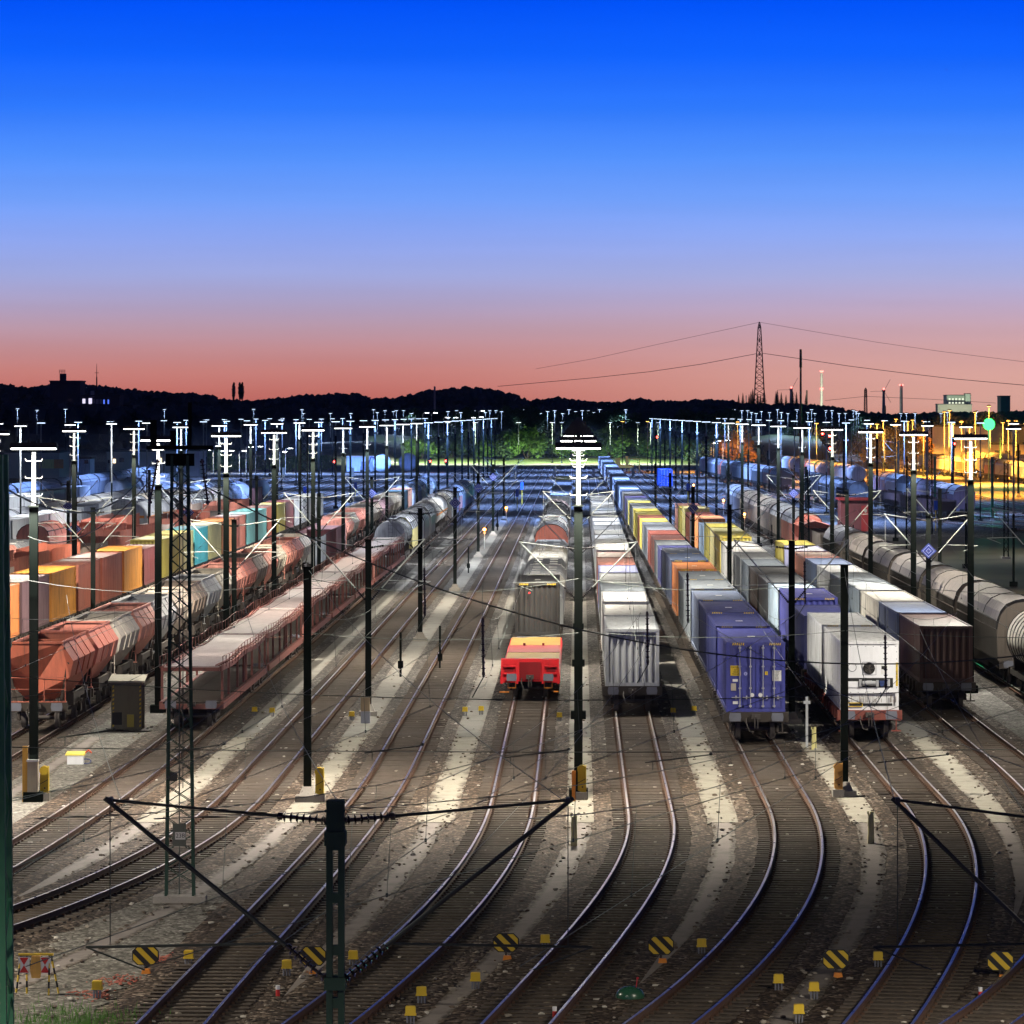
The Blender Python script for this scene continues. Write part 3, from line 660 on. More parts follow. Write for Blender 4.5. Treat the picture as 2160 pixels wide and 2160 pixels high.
# ---- hopper wagon -----------------------------------------------
def hopper_proto(Lw=9.64):
    a, b = .55, Lw-.55
    def prof(y, k): return [(-1.02,y,3.72),(-1.52,y+k,2.95),(-1.36,y+k*.6,2.25),(-.62,y+.9*(1 if k > 0 else -1),1.25),(.62,y+.9*(1 if k > 0 else -1),1.25),(1.36,y+k*.6,2.25),(1.52,y+k,2.95),(1.02,y,3.72)]
    mb = MB(); p0 = prof(a, .05); p1 = prof(b, -.05); n = 8; vs = p0 + p1
    mb.add(vs, [(i, i+1, n+i+1, n+i) for i in range(n-1)])
    for p in (p0, p1): mb.poly(p)
    for s in (-1, 1): mb.bar((s*1.03, a-.05, 3.74), (s*1.03, b+.05, 3.74), .12, .09)
    for y in (a, b): mb.bar((-1.03, y, 3.742), (1.03, y, 3.742), .11, .085)
    for i in range(1, 4):
        y = a + i*(b-a)/4; mb.bar((-1.0, y, 3.5), (1.0, y, 3.5), .08, .12)
        for s in (-1, 1): mb.bar((s*1.055, y, 3.70), (s*1.54, y, 2.95), .06, .03); mb.bar((s*1.54, y, 2.95), (s*1.38, y, 2.25), .06, .03)
    body = mb.mesh('hopper_body', [cp('salmon')])
    mb = MB(); mb.add([(-1.1,a+.12,3.45),(1.1,a+.12,3.45),(1.1,b-.12,3.45),(-1.1,b-.12,3.45),(-.4,a+1.2,2.3),(.4,a+1.2,2.3),(.4,b-1.2,2.3),(-.4,b-1.2,2.3)], [(0,1,5,4),(1,2,6,5),(2,3,7,6),(3,0,4,7),(4,5,6,7)])
    inn = mb.mesh('hopper_lining', [paint('hopper_inside', (.10,.10,.105), .8, .5)])
    mb = MB()
    for s in (-1, 1): mb.box(s*1.0-.08, .42, .86, s*1.0+.08, Lw-.42, 1.14)
    for y in (.36, Lw-.6): mb.box(-1.3, y, .78, 1.3, y+.24, 1.18)
    for s in (-1, 1):
        mb.bar((s*.95, .8, 1.15), (s*1.3, .62, 2.9), .1, .1); mb.bar((s*.95, Lw-.8, 1.15), (s*1.3, Lw-.62, 2.9), .1, .1)
        mb.box(s*1.1-.25, 2.2, .95, s*1.1+.25, 2.6, 1.5); mb.box(s*1.1-.25, Lw-2.6, .95, s*1.1+.25, Lw-2.2, 1.5); mb.bar((s*1.2, 2.4, 1.3), (s*1.2, Lw-2.4, 1.3), .12, .3)
    fr = mb.mesh('hopper_frame', [M_under])
    mb = MB()
    mb.box(-1.25, .38, 1.19, 1.25, .62, 1.23)
    for xx in (-1.2, 1.2, .3): mb.cyl((xx, .42, 1.2), (xx, .42, 2.25), .022, n=6)
    mb.bar((-1.2, .42, 2.25), (1.2, .42, 2.25), .04, .04); mb.bar((-1.2, .42, 1.75), (1.2, .42, 1.75), .03, .03)
    pl = mb.mesh('end_platform', [M_underr])
    mb = MB(); mb.box(1.37, a+1.0, 2.5, 1.50, a+1.02, 2.8)
    return [('hopper_body', body, (0,0,0), 0, []), ('lining', inn, (0,0,0), 0, []), ('frame', fr, (0,0,0), 0, []), ('end_platform', pl, (0,0,0), 0, [])] + gear_parts(Lw, 1.8)
HOP = hopper_proto()
def hopper_row(t, y0, cols, row, group):
    y = y0
    for i, c in enumerate(cols):
        x, rz = axis_of(t, y, 9.64); r = thing('hopper_wagon', label_n('%s hopper wagon with bent sides' % c, i, row), 'wagon', (x, y, 0), rz, group)
        put(r, HOP, {'hopper_body': cp(c), 'end_platform': cp(c)}); y += 9.72
    return y
hopper_row('L4', 182.5, ['rusty red','pink red','pale beige','salmon','light grey','pale beige','taupe','light grey','beige','salmon','pink red','taupe','salmon','beige','salmon','pink red','pale beige'], 'the hopper row', 'open hopper wagons on the left')
y = 350
# open stake and board wagons
def gondola_proto(Lw, stakes=True, hgt=1.9):
    mb = MB(); mb.box(-1.35, .45, 1.1, 1.35, Lw-.45, 1.24)
    for s in (-1, 1): mb.box(s*1.2-.1, .45, .8, s*1.2+.1, Lw-.45, 1.098)
    for y in (.36, Lw-.6): mb.box(-1.3, y, .78, 1.3, y+.24, 1.096)
    fr = mb.mesh('gondola_frame', [M_under])
    mb = MB()
    n = int((Lw-1.2)/ (.62 if stakes else 1.1))
    for s in (-1, 1):
        for i in range(n+1):
            y = .6 + i*(Lw-1.2)/n; mb.box(s*1.36-.045, y-.05, .95, s*1.36+.045, y+.05, 1.2+hgt)
        if not stakes: mb.box(s*1.3-.02, .55, 1.24, s*1.3+.02, Lw-.55, 1.1+hgt)
        else: mb.box(s*1.33-.02, .55, 1.24, s*1.33+.02, Lw-.55, 1.62)
    for y in (.55, Lw-.59): mb.box(-1.29, y, 1.24, 1.29, y+.04, 1.1+hgt*.95)
    sd = mb.mesh('gondola_sides', [cp('taupe')])
    return [('frame', fr, (0,0,0), 0, []), ('side_stakes' if stakes else 'side_boards', sd, (0,0,0), 0, [])] + gear_parts(Lw)
GON_S = gondola_proto(19.5); GON_B = gondola_proto(14.0, False, 2.1); GON_L = gondola_proto(19.5, True, 1.35)
def wagon(proto, t, y, Lw, name, label, paintd=None, group=None, cat='wagon', rz=None, x=None):
    xx, r_ = axis_of(t, y, Lw) if t else (x, rz)
    r = thing(name, label, cat, (xx, y, 0), r_, group); put(r, proto, paintd); return r
wagon(GON_S, 'L4', 349, 19.5, 'stake_wagon', 'tall grey stake wagon coupled behind the hopper wagons', {'side_stakes': cp('grey')})
wagon(GON_B, 'L4', 370, 14, 'open_wagon', 'dark maroon open wagon with ribbed sides behind the grey stake wagon', {'side_boards': cp('maroon')})
wagon(GON_B, 'L4', 385, 14, 'open_wagon', 'dark taupe open wagon in front of the distant hopper wagons', {'side_boards': cp('purple brown')})
hopper_row('L4', 403, ['salmon','pale beige','pink red','salmon','beige','pale beige','taupe','purple brown','purple brown','taupe','beige','pale beige','beige'], 'the distant hopper row', 'distant open hopper wagons on the left')
# ---- covered wagons ------------------------------------------------
M_rib = paint('rib_dark', (.03,.026,.022), .7, .3)
def covered_proto(Lw, prof, iroof, rib=.0, ribw=.35, seam=7.7, bogies=True, rr=None, wall_mat=None):
    """prof: half profile from floor edge up to ridge, mirrored; faces from index iroof on belong to the roof"""
    full = prof + [(-x, z) for x, z in prof[::-1] if abs(x) > 1e-6]
    n = len(prof); y0, y1 = .45, Lw-.45
    wal = MB(); roof = MB()
    for s in (1, -1):
        for i in range(n-1):
            (xa, za), (xb, zb) = prof[i], prof[i+1]
            tgt = roof if i >= iroof else wal
            tgt.add([(s*xa,y0,za),(s*xb,y0,zb),(s*xb,y1,zb),(s*xa,y1,za)], [(0,1,2,3)], 0, i >= iroof)
    endp = [(x, z) for x, z in full]
    for y in (y0, y1): wal.poly([(x, y, z) for x, z in endp])
    for k in range(4):      # end wall posts
        xx = -1.05 + .7*k; wal.box(xx-.05, y0-.05, prof[0][1], xx+.05, y0-.002, prof[iroof][1])
    if rib:
        m = int((y1-y0-.4)/ribw)
        for s in (1, -1):
            for i in range(m):
                y = y0 + .3 + i*ribw
                for j in range(iroof):
                    (xa, za), (xb, zb) = prof[j], prof[j+1]; wal.bar((s*(xa+.012), y, za+.08), (s*(xb+.012), y, zb-.04), rib, .05, 1)
                (xa, za), (xb, zb) = prof[iroof], prof[iroof+1]; roof.bar((s*(xa+.01), y, za+.04), (s*(xb+.012), y, zb), rib*1.3, .05, 1)
    sm_ = MB(); k = 0; y = y0
    while y <= y1 + .01:
        for s in (1, -1):
            for j in range(iroof, n-1):
                (xa, za), (xb, zb) = prof[j], prof[j+1]; sm_.bar((s*(xa+.0), y, za+.012), (s*(xb), y, zb+.012), .09, .05)
        y += seam
    for s in (1, -1):
        xr, zr = prof[iroof+1] if iroof+1 < n-1 else prof[iroof]; sm_.bar((s*xr, y0, zr+.02), (s*xr, y1, zr+.02), .07, .06)
    fr = MB()
    for s in (-1, 1): fr.box(s*1.2-.08, .45, .82, s*1.2+.08, Lw-.45, prof[0][1]-.002); fr.box(s*1.1-.1, Lw*.3, .5, s*1.1+.1, Lw*.7, .815)
    for y in (.36, Lw-.6): fr.box(-1.3, y, .78, 1.3, y+.24, prof[0][1]-.004)
    return [('wall', wal.mesh('covered_wall', [cp('grey'), M_rib]), (0,0,0), 0, []), ('roof', roof.mesh('covered_roof', [cp('light grey'), M_rib]), (0,0,0), 0, []), ('roof_seams', sm_.mesh('covered_seam', [M_blk]), (0,0,0), 0, []), ('frame', fr.mesh('covered_frame', [M_under]), (0,0,0), 0, [])] + gear_parts(Lw, None if bogies else 2.2)
HABP = [(1.36,1.15),(1.44,2.75),(1.40,3.15),(1.24,3.62),(.95,3.98),(.5,4.18),(0,4.25)]
BARP = [(1.38,1.15),(1.40,3.0),(1.25,3.45),(.95,3.8),(.5,4.05),(0,4.12)]
OCTP = [(1.38,1.15),(1.40,2.9),(1.15,3.5),(.75,3.95),(0,4.05)]
HAB = covered_proto(23.3, HABP, 1, .10, .38, 7.6); BAR = covered_proto(14.0, BARP, 1, 0, .35, 4.6); BARL = covered_proto(23.3, BARP, 1, 0, .35, 11.2); OCT = covered_proto(14.0, OCTP, 1, 0, .4, 3.4); SHORT = covered_proto(10.6, BARP, 1, 0, .4, 12, False)
cp('light grey')
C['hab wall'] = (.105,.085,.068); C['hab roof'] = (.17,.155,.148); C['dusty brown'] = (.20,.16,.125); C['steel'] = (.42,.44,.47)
y = 213.5
for i in range(6):
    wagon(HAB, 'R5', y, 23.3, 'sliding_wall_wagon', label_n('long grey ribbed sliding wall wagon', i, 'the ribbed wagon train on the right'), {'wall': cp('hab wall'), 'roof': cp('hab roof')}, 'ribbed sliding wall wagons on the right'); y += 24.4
wagon(GON_B, 'R5', y+.5, 14, 'open_wagon', 'dark brown planked open wagon between the ribbed wagons and the red one', {'side_boards': cp('dusty brown')})
wagon(GON_B, 'R5', y+15.5, 14, 'open_wagon', 'dark open wagon just in front of the orange red wagon', {'side_boards': cp('dark brown')})
# orange red open sided wagon with low roof
def shed_proto():
    mb = MB(); mb.box(-1.4,.45,1.12,1.4,9.5,1.3); mb.box(-1.4,.5,3.05,1.4,2.6,3.15)
    for s in (-1, 1):
        mb.box(s*1.36-.04,.5,1.3,s*1.36+.04,9.4,2.0)
        for yy in (.55, 2.5, 5, 7.4, 9.3): mb.box(s*1.34-.06, yy-.06, 1.3, s*1.34+.06, yy+.06, 3.05)
    for xx in (-.45, .45): mb.box(xx-.06, .5, 1.3, xx+.06, .62, 3.05)
    mb.box(-1.3,.52,1.3,1.3,.58,2.0); mb.box(-1.3,2.6,1.3,1.3,2.66,3.05)
    b = mb.mesh('shed_body', [cp('red')])
    mb = MB(); mb.loft([[(-1.5,.3,3.15),(1.5,.3,3.15),(1.5,.3,3.2),(0,.3,3.62),(-1.5,.3,3.2)],[(-1.5,9.6,3.15),(1.5,9.6,3.15),(1.5,9.6,3.2),(0,9.6,3.62),(-1.5,9.6,3.2)]])
    rf_ = mb.mesh('shed_roof', [cp('red')]); fr = MB()
    for s in (-1,1): fr.box(s*1.2-.08,.5,.8,s*1.2+.08,9.4,1.11)
    fr.box(-1.3,.36,.78,1.3,.6,1.1); fr.box(-1.3,9.4,.78,1.3,9.64,1.1)
    mb = MB(); mb.cyl((-.9,.42,2.35),(-.9,.5,2.35),.16,n=14)
    return [('body', b, (0,0,0), 0, []), ('roof', rf_, (0,0,0), 0, []), ('frame', fr.mesh('shed_frame', [M_underr]), (0,0,0), 0, []), ('tail_lamp', mb.mesh('tail_lamp', [emit('tail_red', (1,.04,.03), 1.6)]), (0,0,0), 0, [])] + gear_parts(10, 1.8)
wagon(shed_proto(), 'R5', 393, 10, 'open_sided_wagon', 'orange red open sided wagon with posts and a glowing red lamp', {'body': cp('red'), 'roof': cp('rusty red')})
y = 404
for i in range(7):
    c = [('red','light grey'),('dusty brown','light grey'),('dusty brown','pale beige'),('taupe','pale beige'),('dusty brown','pale beige'),('taupe','beige'),('dusty brown','beige')][i]
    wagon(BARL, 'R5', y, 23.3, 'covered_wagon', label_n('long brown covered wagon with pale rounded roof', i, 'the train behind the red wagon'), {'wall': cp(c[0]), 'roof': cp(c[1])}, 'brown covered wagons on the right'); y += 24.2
# ---- tank wagons ------------------------------------------------------
def tank_proto(Lw, r=1.42, rings=0, band=False, zc=2.62, lag=.0):
    a, b = .75, Lw-.75; prof = [(a, .0),(a+.03, .55*r),(a+.14, .85*r),(a+.34, r)] + [(b-.34, r),(b-.14, .85*r),(b-.03, .55*r),(b, .0)]
    n = 28; vs = []; mb = MB()
    for y, q in prof:
        for k in range(n):
            t = 2*math.pi*k/n; vs.append((q*math.cos(t), y, zc + q*math.sin(t)))
    mb.add(vs, [(i*n+k, i*n+(k+1)%n, (i+1)*n+(k+1)%n, (i+1)*n+k) for i in range(len(prof)-1) for k in range(n)], 0, True)
    P = [('tank', mb.mesh('tank_barrel', [cp('white')]), (0,0,0), 0, [])]
    def ring(rad, y, w, h):
        m_ = MB(); pr = []
        for yy, rr in ((y-w/2, rad-.02), (y-w/2, rad+h), (y+w/2, rad+h), (y+w/2, rad-.02)): pr.append([(rr*math.cos(2*math.pi*k/n), yy, zc+rr*math.sin(2*math.pi*k/n)) for k in range(n)])
        return m_.loft(pr, 0, True, False)
    if rings:
        m_ = MB()
        for i in range(rings): q = ring(r, a+.5+i*(b-a-1)/(rings-1), .06, .035); m_.add(q.v, q.f)
        P.append(('tank_rings', m_.mesh('tank_rings', [M_blk]), (0,0,0), 0, []))
    if band:
        m_ = MB(); zz = [(-.10,.06)]
        for s in (1, -1):
            pts = []
            for t in (-4, 3): 
                an_ = math.radians(t); pts.append((s*(r+.006)*math.cos(an_), zc+(r+.006)*math.sin(an_)))
            m_.add([(pts[0][0],a+.34,pts[0][1]),(pts[1][0],a+.34,pts[1][1]),(pts[1][0],b-.34,pts[1][1]),(pts[0][0],b-.34,pts[0][1])],[(0,1,2,3)])
        for i in range(12):
            x0 = -r*.98 + i*r*1.96/12; x1 = x0 + r*1.96/12
            f_ = lambda x: a + (.0 if abs(x) < .3*r else .34*(max(0,(abs(x)/r-.3)/.7))**2.2) - .03
            m_.add([(x0,f_(x0),zc-.14),(x1,f_(x1),zc-.14),(x1,f_(x1),zc+.14),(x0,f_(x0),zc+.14)],[(0,1,2,3)])
        P.append(('hazard_band', m_.mesh('tank_band', [M_orange]), (0,0,0), 0, []))
    m_ = MB(); m_.cyl((0,Lw/2,zc+r-.05),(0,Lw/2,zc+r+.22),.32,n=14); m_.cyl((0,Lw/2,zc+r+.22),(0,Lw/2,zc+r+.27),.36,n=14)
    P.append(('manhole', m_.mesh('manhole', [M_buf]), (0,0,0), 0, []))
    m_ = MB(); m_.box(-.35,a+1,zc+r+.06,.35,b-1,zc+r+.10); 
    for y in (a+1, b-1.1):
        for s in (-.33,.33): m_.box(s-.03,y,zc+r-.1,s+.03,y+.1,zc+r+.06)
    P.append(('walkway', m_.mesh('walkway', [M_buf]), (0,0,0), 0, []))
    m_ = MB()
    for s in (-.2,.2): m_.cyl((s, a-.12, 1.2), (s, a-.12, zc+r+.5), .02, n=6)
    for i in range(9): m_.bar((-.2,a-.12,1.4+i*.32),(.2,a-.12,1.4+i*.32),.025,.025)
    P.append(('ladder', m_.mesh('ladder', [M_buf]), (0,0,0), 0, []))
    m_ = MB()
    for s in (-1,1): m_.box(s*1.15-.09,.45,.84,s*1.15+.09,Lw-.45,1.12)
    for y in (.36,Lw-.6): m_.box(-1.3,y,.78,1.3,y+.24,1.16)
    for y in (2.3, Lw-2.3): m_.loft([[(-1.2,y-.15,1.1),(1.2,y-.15,1.1),(1.25,y-.15,1.9),(0,y-.15,1.25),(-1.25,y-.15,1.9)],[(-1.2,y+.15,1.1),(1.2,y+.15,1.1),(1.25,y+.15,1.9),(0,y+.15,1.25),(-1.25,y+.15,1.9)]])
    P.append(('frame', m_.mesh('tank_frame', [M_under]), (0,0,0), 0, []))
    return P + gear_parts(Lw)
TANK = tank_proto(13.2); TANKB = tank_proto(16.5, 1.5, 0, True, 2.7); TANKR = tank_proto(13.2, 1.45, 9)
wagon(TANKR, 'R5', 196.5, 13.2, 'tank_wagon', 'cream tank wagon with black hoops at the right edge', {'tank': cp('cream white')})
wagon(TANKR, 'R5', 182.6, 13.2, 'tank_wagon', 'cream tank wagon cut off by the right edge of the photo', {'tank': cp('pale beige')})
# ---- double deck car carriers on the left -----------------------------------
C['carrier red'] = (.22,.075,.062); C['carrier deck'] = (.46,.38,.36)
M_car = cp('carrier red'); M_deck = paint('carrier deck', (.52,.43,.42), .40, .4, streak=False)
def carrier_proto(Lw=26.6):
    mb = MB()
    for s in (-1,1): mb.box(s*1.32-.07,.4,.80,s*1.32+.07,Lw-.4,1.12)
    for y in (.36,Lw/2-.12,Lw-.6): mb.box(-1.25,y,.80,1.25,y+.24,1.02)
    P = [('lower_frame', mb.mesh('carrier_frame', [M_car]), (0,0,0), 0, [])]
    mb = MB(); mb.box(-1.24,.5,1.03,1.24,Lw-.5,1.09)
    for s in (-1,1): mb.box(s*.75-.28,.5,1.10,s*.75+.28,Lw-.5,1.12)
    P.append(('lower_deck', mb.mesh('carrier_lower', [M_under]), (0,0,0), 0, []))
    mb = MB(); hl = Lw/2
    def zt(y): return 2.62 + .05*math.cos(math.pi*(y/Lw*4))
    ys = [.3 + i*(Lw-.6)/24 for i in range(25)]
    top = []
    for k, (xa, xb, dz) in enumerate(((-1.17,1.17,0),)):
        vs = [(x, y, zt(y)+dz) for y in ys for x in (xa, xb)] + [(x, y, zt(y)-.06) for y in ys for x in (xa, xb)]; n = len(ys)*2
        fs = [(2*i,2*i+1,2*i+3,2*i+2) for i in range(24)] + [(n+2*i,n+2*i+2,n+2*i+3,n+2*i+1) for i in range(24)] + [(0,n,n+1,1),(2*24,2*24+1,n+49,n+48)]
        mb.add(vs, fs)
    up = mb.mesh('carrier_upper', [M_deck])
    mb = MB()
    for s in (-1,1):
        for i in range(24): mb.bar((s*1.28,ys[i],zt(ys[i])-.12),(s*1.28,ys[i+1],zt(ys[i+1])-.12),.08,.22)
    for i in range(0,25,2): mb.box(-1.23,ys[i]-.05,zt(ys[i])-.22,1.23,ys[i]+.05,zt(ys[i])-.065)
    for i in range(24):
        for s in (-1,1): mb.bar((s*1.06,ys[i],zt(ys[i])+.02),(s*1.06,ys[i+1],zt(ys[i+1])+.02),.04,.07); mb.box(s*1.14-.07, ys[i]+.2, zt(ys[i])-.03, s*1.14+.07, ys[i]+.45, zt(ys[i])+.02)
    P.append(('upper_deck', up, (0,0,0), 0, [('deck_beams', mb.mesh('carrier_beams', [M_car]), (0,0,0), 0)]))
    for s in (-1,1):
        mb = MB(); m = int(Lw/1.75)
        for i in range(m+1):
            y = .4 + i*(Lw-.8)/m; z = zt(y); mb.cyl((s*1.36,y,z-.1),(s*1.36,y,z+.42),.014,n=5)
        for i in range(24): mb.bar((s*1.36,ys[i],zt(ys[i])+.41),(s*1.36,ys[i+1],zt(ys[i+1])+.41),.02,.02)
        P.append(('guard_rail', mb.mesh('carrier_rail', [M_car]), (0,0,0), 0, []))
    mb = MB(); mb.bar((0,-.16,0),(0,0,1.45),.09,.07); mb.bar((0,.16,0),(0,0,1.45),.09,.07); pv = mb.mesh('carrier_strut', [M_car])
    mb = MB(); mb.box(-.05,-.06,0,.05,.06,1.35); pp = mb.mesh('carrier_post', [M_car])
    for s in (-1,1):
        for i, y in enumerate((.7, 4.2, 9.0, 12.6, 14.0, 17.6, 22.4, Lw-.7)):
            P.append(('deck_post', pv if i in (0, 3, 4, 7) else pp, (s*1.30, y, 1.2), 0, []))
    return P + gear_parts(Lw)
CARR = carrier_proto(); y = 184
for i in range(7):
    wagon(CARR, 'L3', y, 26.6, 'car_carrier_wagon', label_n('red double deck car carrier', i, 'its train on the left'), None, 'red car carrier wagons'); y += 27.4
C['silver'] = (.50,.52,.55)
wagon(TANKR, 'L3', 377, 13.2, 'tank_wagon', 'grey tank wagon with domed end behind the red car carriers', {'tank': cp('silver')})
wagon(OCT, 'L3', 391, 14, 'covered_hopper_wagon', 'cream walled wagon with grey angular roof behind the grey tank', {'wall': cp('pale yellow'), 'roof': cp('steel')})
wagon(OCT, 'L3', 405.6, 14, 'covered_hopper_wagon', 'grey walled wagon with angular roof, nearest the dark wagon', {'wall': cp('grey'), 'roof': cp('steel')})
wagon(OCT, 'L3', 420, 14, 'covered_hopper_wagon', 'black angular roofed wagon in front of the white gas tank', {'wall': cp('charcoal'), 'roof': cp('dark slate')})
wagon(OCT, 'L3', 438, 14, 'covered_hopper_wagon', 'charcoal wagon with pale roof hatch before the white tank', {'wall': cp('charcoal'), 'roof': cp('steel')})
wagon(TANKB, 'L3', 456, 16.5, 'tank_wagon', 'white gas tank wagon with orange band in the train beside the empty tracks', {'tank': cp('cream white')})
wagon(TANKB, 'L3', 474, 16.5, 'tank_wagon', 'second white gas tank wagon with orange band, farther along the same train', {'tank': cp('white')})
y = 493
for i, (a_, b_) in enumerate((('taupe','beige'),('grey','steel'),('lavender','light grey'),('salmon','light grey'),('slate grey','steel'),('purple brown','grey'),('slate blue','steel'),('grey','light grey'))):
    wagon(BAR, 'L3', y, 14, 'covered_wagon', label_n('%s covered wagon with rounded roof' % a_, i, 'those beyond the white gas tanks'), {'wall': cp(a_), 'roof': cp(b_)}, 'covered wagons beyond the white tanks'); y += 15.2
# rest of the hopper track
x, rz = axis_of('L4', 533, 13); put(thing('flat_wagon', 'flat wagon under the dark green container behind the hopper wagons', 'wagon', (x,533,0), rz), FLAT); container('green', x, 533.6, 1.18, rz, 'dark green container behind the distant hopper wagons', None)
x, rz = axis_of('L4', 547, 13); put(thing('flat_wagon', 'flat wagon under the orange container behind the green one', 'wagon', (x,547,0), rz), FLAT); container('orange', x, 547.6, 1.18, rz, 'orange container behind the dark green one', None)
y = 561
for i, (a_, b_) in enumerate((('pale beige','beige'),('dusty brown','steel'),('pale yellow','pale beige'),('dusty brown','steel'),('taupe','grey'))):
    wagon(BAR, 'L4', y, 14, 'covered_wagon', label_n('%s covered wagon' % a_, i, 'those behind the orange container'), {'wall': cp(a_), 'roof': cp(b_)}, 'covered wagons behind the orange container'); y += 15
wagon(TANK, 'L4', y, 13.2, 'tank_wagon', 'white tank wagon at the far end of the hopper train', {'tank': cp('white')})
# ---- middle track: red and yellow flat wagon and its train --------------------------
def redflat():
    Lw = 32.4; R_ = paint('fresh red', (.78,.018,.025), .42, .15); Yb = paint('ochre boards', (.86,.54,.17), .5, .3, (.3,.36,.2), streak=False)
    r = thing('flat_wagon', 'red flat wagon with tall red end, board decks and a red band', 'wagon', (tx('C1',203), 203, 0), 0)
    mb = MB(); mb.box(-1.4,.42,1.06,1.4,Lw-.4,1.22); mb.box(-1.38,.36,.74,-.6,.42,1.86); mb.box(.6,.36,.74,1.38,.42,1.86); mb.box(-.6,.40,.8,.6,.46,1.84); mb.box(-1.38,.421,1.74,1.38,1.2,1.87)
    for xx in (-.62,.62): mb.box(xx-.06,.16,.7,xx+.06,.42,1.88)
    for xx in (-1.34, 1.34): mb.box(xx-.04,.2,.7,xx+.04,.36,1.88)
    for zz in (.9,1.08,1.26,1.44,1.62): mb.box(-.46,.37,zz,.46,.44,zz+.05)
    for zz in (1.15, 1.5): mb.box(-1.36,.22,zz,-.68,.36,zz+.06); mb.box(.68,.22,zz,1.36,.36,zz+.06)
    for s in (-1,1): mb.box(s*1.36-.06,.42,.7,s*1.36+.06,Lw-.4,1.06)
    mb.build('frame', [R_], r)
    mb = MB(); mb.box(-.5,.355,.86,.5,.368,1.72)
    for xx in (-1.0, 1.0): mb.box(xx-.22,.345,1.26,xx+.22,.358,1.42)
    mb.build('recess_shade', [paint('deep red', (.26,.006,.010), .6, .25, spec=.2)], r)  # flat darker panels, the shade of recesses put into colour
    for ya, yb in ((1.3, 16.4), (23.0, 31.6)):
        mb = MB(); mb.box(-1.33,ya,1.223,1.33,yb,1.27); n_ = int((yb-ya)/.29)
        for i in range(n_): mb.box(-1.32, ya+.02+i*.29, 1.268, 1.32, ya+.02+i*.29+.26, 1.278)
        mb.build('board_deck', [Yb], r)
    for ya, yb in ((16.44, 22.96),):
        mb = MB(); mb.box(-1.33,ya,1.223,1.33,yb,1.30)
        for xx in (-.55,.45): mb.box(xx-.06,yb-.28,1.298,xx+.06,yb-.02,1.42)
        mb.build('red_deck', [paint('deep red', (.26,.006,.010), .6, .25, spec=.2)], r)
    mb = MB()
    for s in (-1,1):
        for q in (((s*.68,.5),(s*1.05,.5)),((s*.68,.5),(s*.68,.8)),((s*1.05,.5),(s*1.05,.8))): mb.bar((q[0][0],.34,q[0][1]),(q[1][0],.34,q[1][1]),.035,.035)
    mb.box(-1.45,.3,.28,-1.0,.4,.32); mb.box(1.12,.3,.30,1.38,.4,.35); mb.box(-1.05,.33,1.02,-.98,.36,1.09); mb.box(.68,.33,1.02,.76,.36,1.1)
    mb.build('handrails', [M_orange], r)
    put(r, gear_parts(Lw))
redflat()
x, rz = axis_of('C1', 236.6, 13); put(thing('flat_wagon', 'low flat wagon under the dark grey container behind the red wagon', 'wagon', (x,236.6,0), rz), FLAT); dg = container('soot grey', x, 237.2, 1.25, rz, 'dark grey container with a small red lamp on top behind the red wagon', None, 'ribs', 1)
mb = MB(); mb.ico((-.42,-.05,2.35), .05); mb.build('tail_lamp', emit('tail_red2', (1,.03,.03), 5), dg)
def tarp_proto(Lw):
    mb = MB(); mb.box(-1.42,.45,1.1,1.42,Lw-.45,2.6); mb.loft([[(-1.42,.45,2.6),(1.42,.45,2.6),(1.1,.45,2.95),(-1.1,.45,2.95)],[(-1.42,Lw-.45,2.6),(1.42,Lw-.45,2.6),(1.1,Lw-.45,2.95),(-1.1,Lw-.45,2.95)]])
    for i in range(1,9): y = .45+i*(Lw-.9)/9; mb.box(-1.1,y-.05,2.952,1.1,y+.05,3.0); mb.bar((-1.1,y,2.97),(-1.43,y,2.6),.06,.05); mb.bar((1.1,y,2.97),(1.43,y,2.6),.06,.05)
    b = mb.mesh('flap_body', [cp('light grey')]); m_ = MB()
    for i in range(3):
        for s in (-1,1): m_.box(s*.55-.28,1.4+i*4.2,2.96,s*.55+.28,2.7+i*4.2,3.01)
    f_ = MB()
    for s in (-1,1): f_.box(s*1.2-.08,.45,.8,s*1.2+.08,Lw-.45,1.09)
    f_.box(-1.3,.36,.78,1.3,.44,1.09); f_.box(-1.3,Lw-.44,.78,1.3,Lw-.36,1.09)
    return [('body', b, (0,0,0), 0, []), ('hatch', m_.mesh('flap_hatch', [M_white]), (0,0,0), 0, []), ('frame', f_.mesh('flap_frame', [M_under]), (0,0,0), 0, [])] + gear_parts(Lw)
TARP = tarp_proto(14.6); y = 252
for i, c in enumerate(('light grey','cream white','light grey','grey','light grey','cream white','light grey')):
    wagon(TARP, 'C1', y, 14.6, 'flat_roofed_wagon', label_n('%s hatch roofed wagon' % c, i, 'those behind the dark grey container'), {'body': cp(c)}, 'pale hatch roofed wagons on the middle track'); y += 15.4
wagon(BAR, 'C1', 363, 14, 'covered_wagon', 'white rounded covered wagon with red end on the middle track', {'wall': cp('rusty red'), 'roof': cp('white')})
wagon(BAR, 'C1', 378, 14, 'covered_wagon', 'pale rounded covered wagon behind the white and red one', {'wall': cp('light grey'), 'roof': cp('cream white')})
wagon(BAR, 'C1', 393, 14, 'covered_wagon', 'grey rounded covered wagon with red edge on the middle track', {'wall': cp('red'), 'roof': cp('steel')})
wagon(OCT, 'C1', 440, 14, 'covered_hopper_wagon', 'dark wagon with pale angular rim on the middle track', {'wall': cp('charcoal'), 'roof': cp('dark slate')})
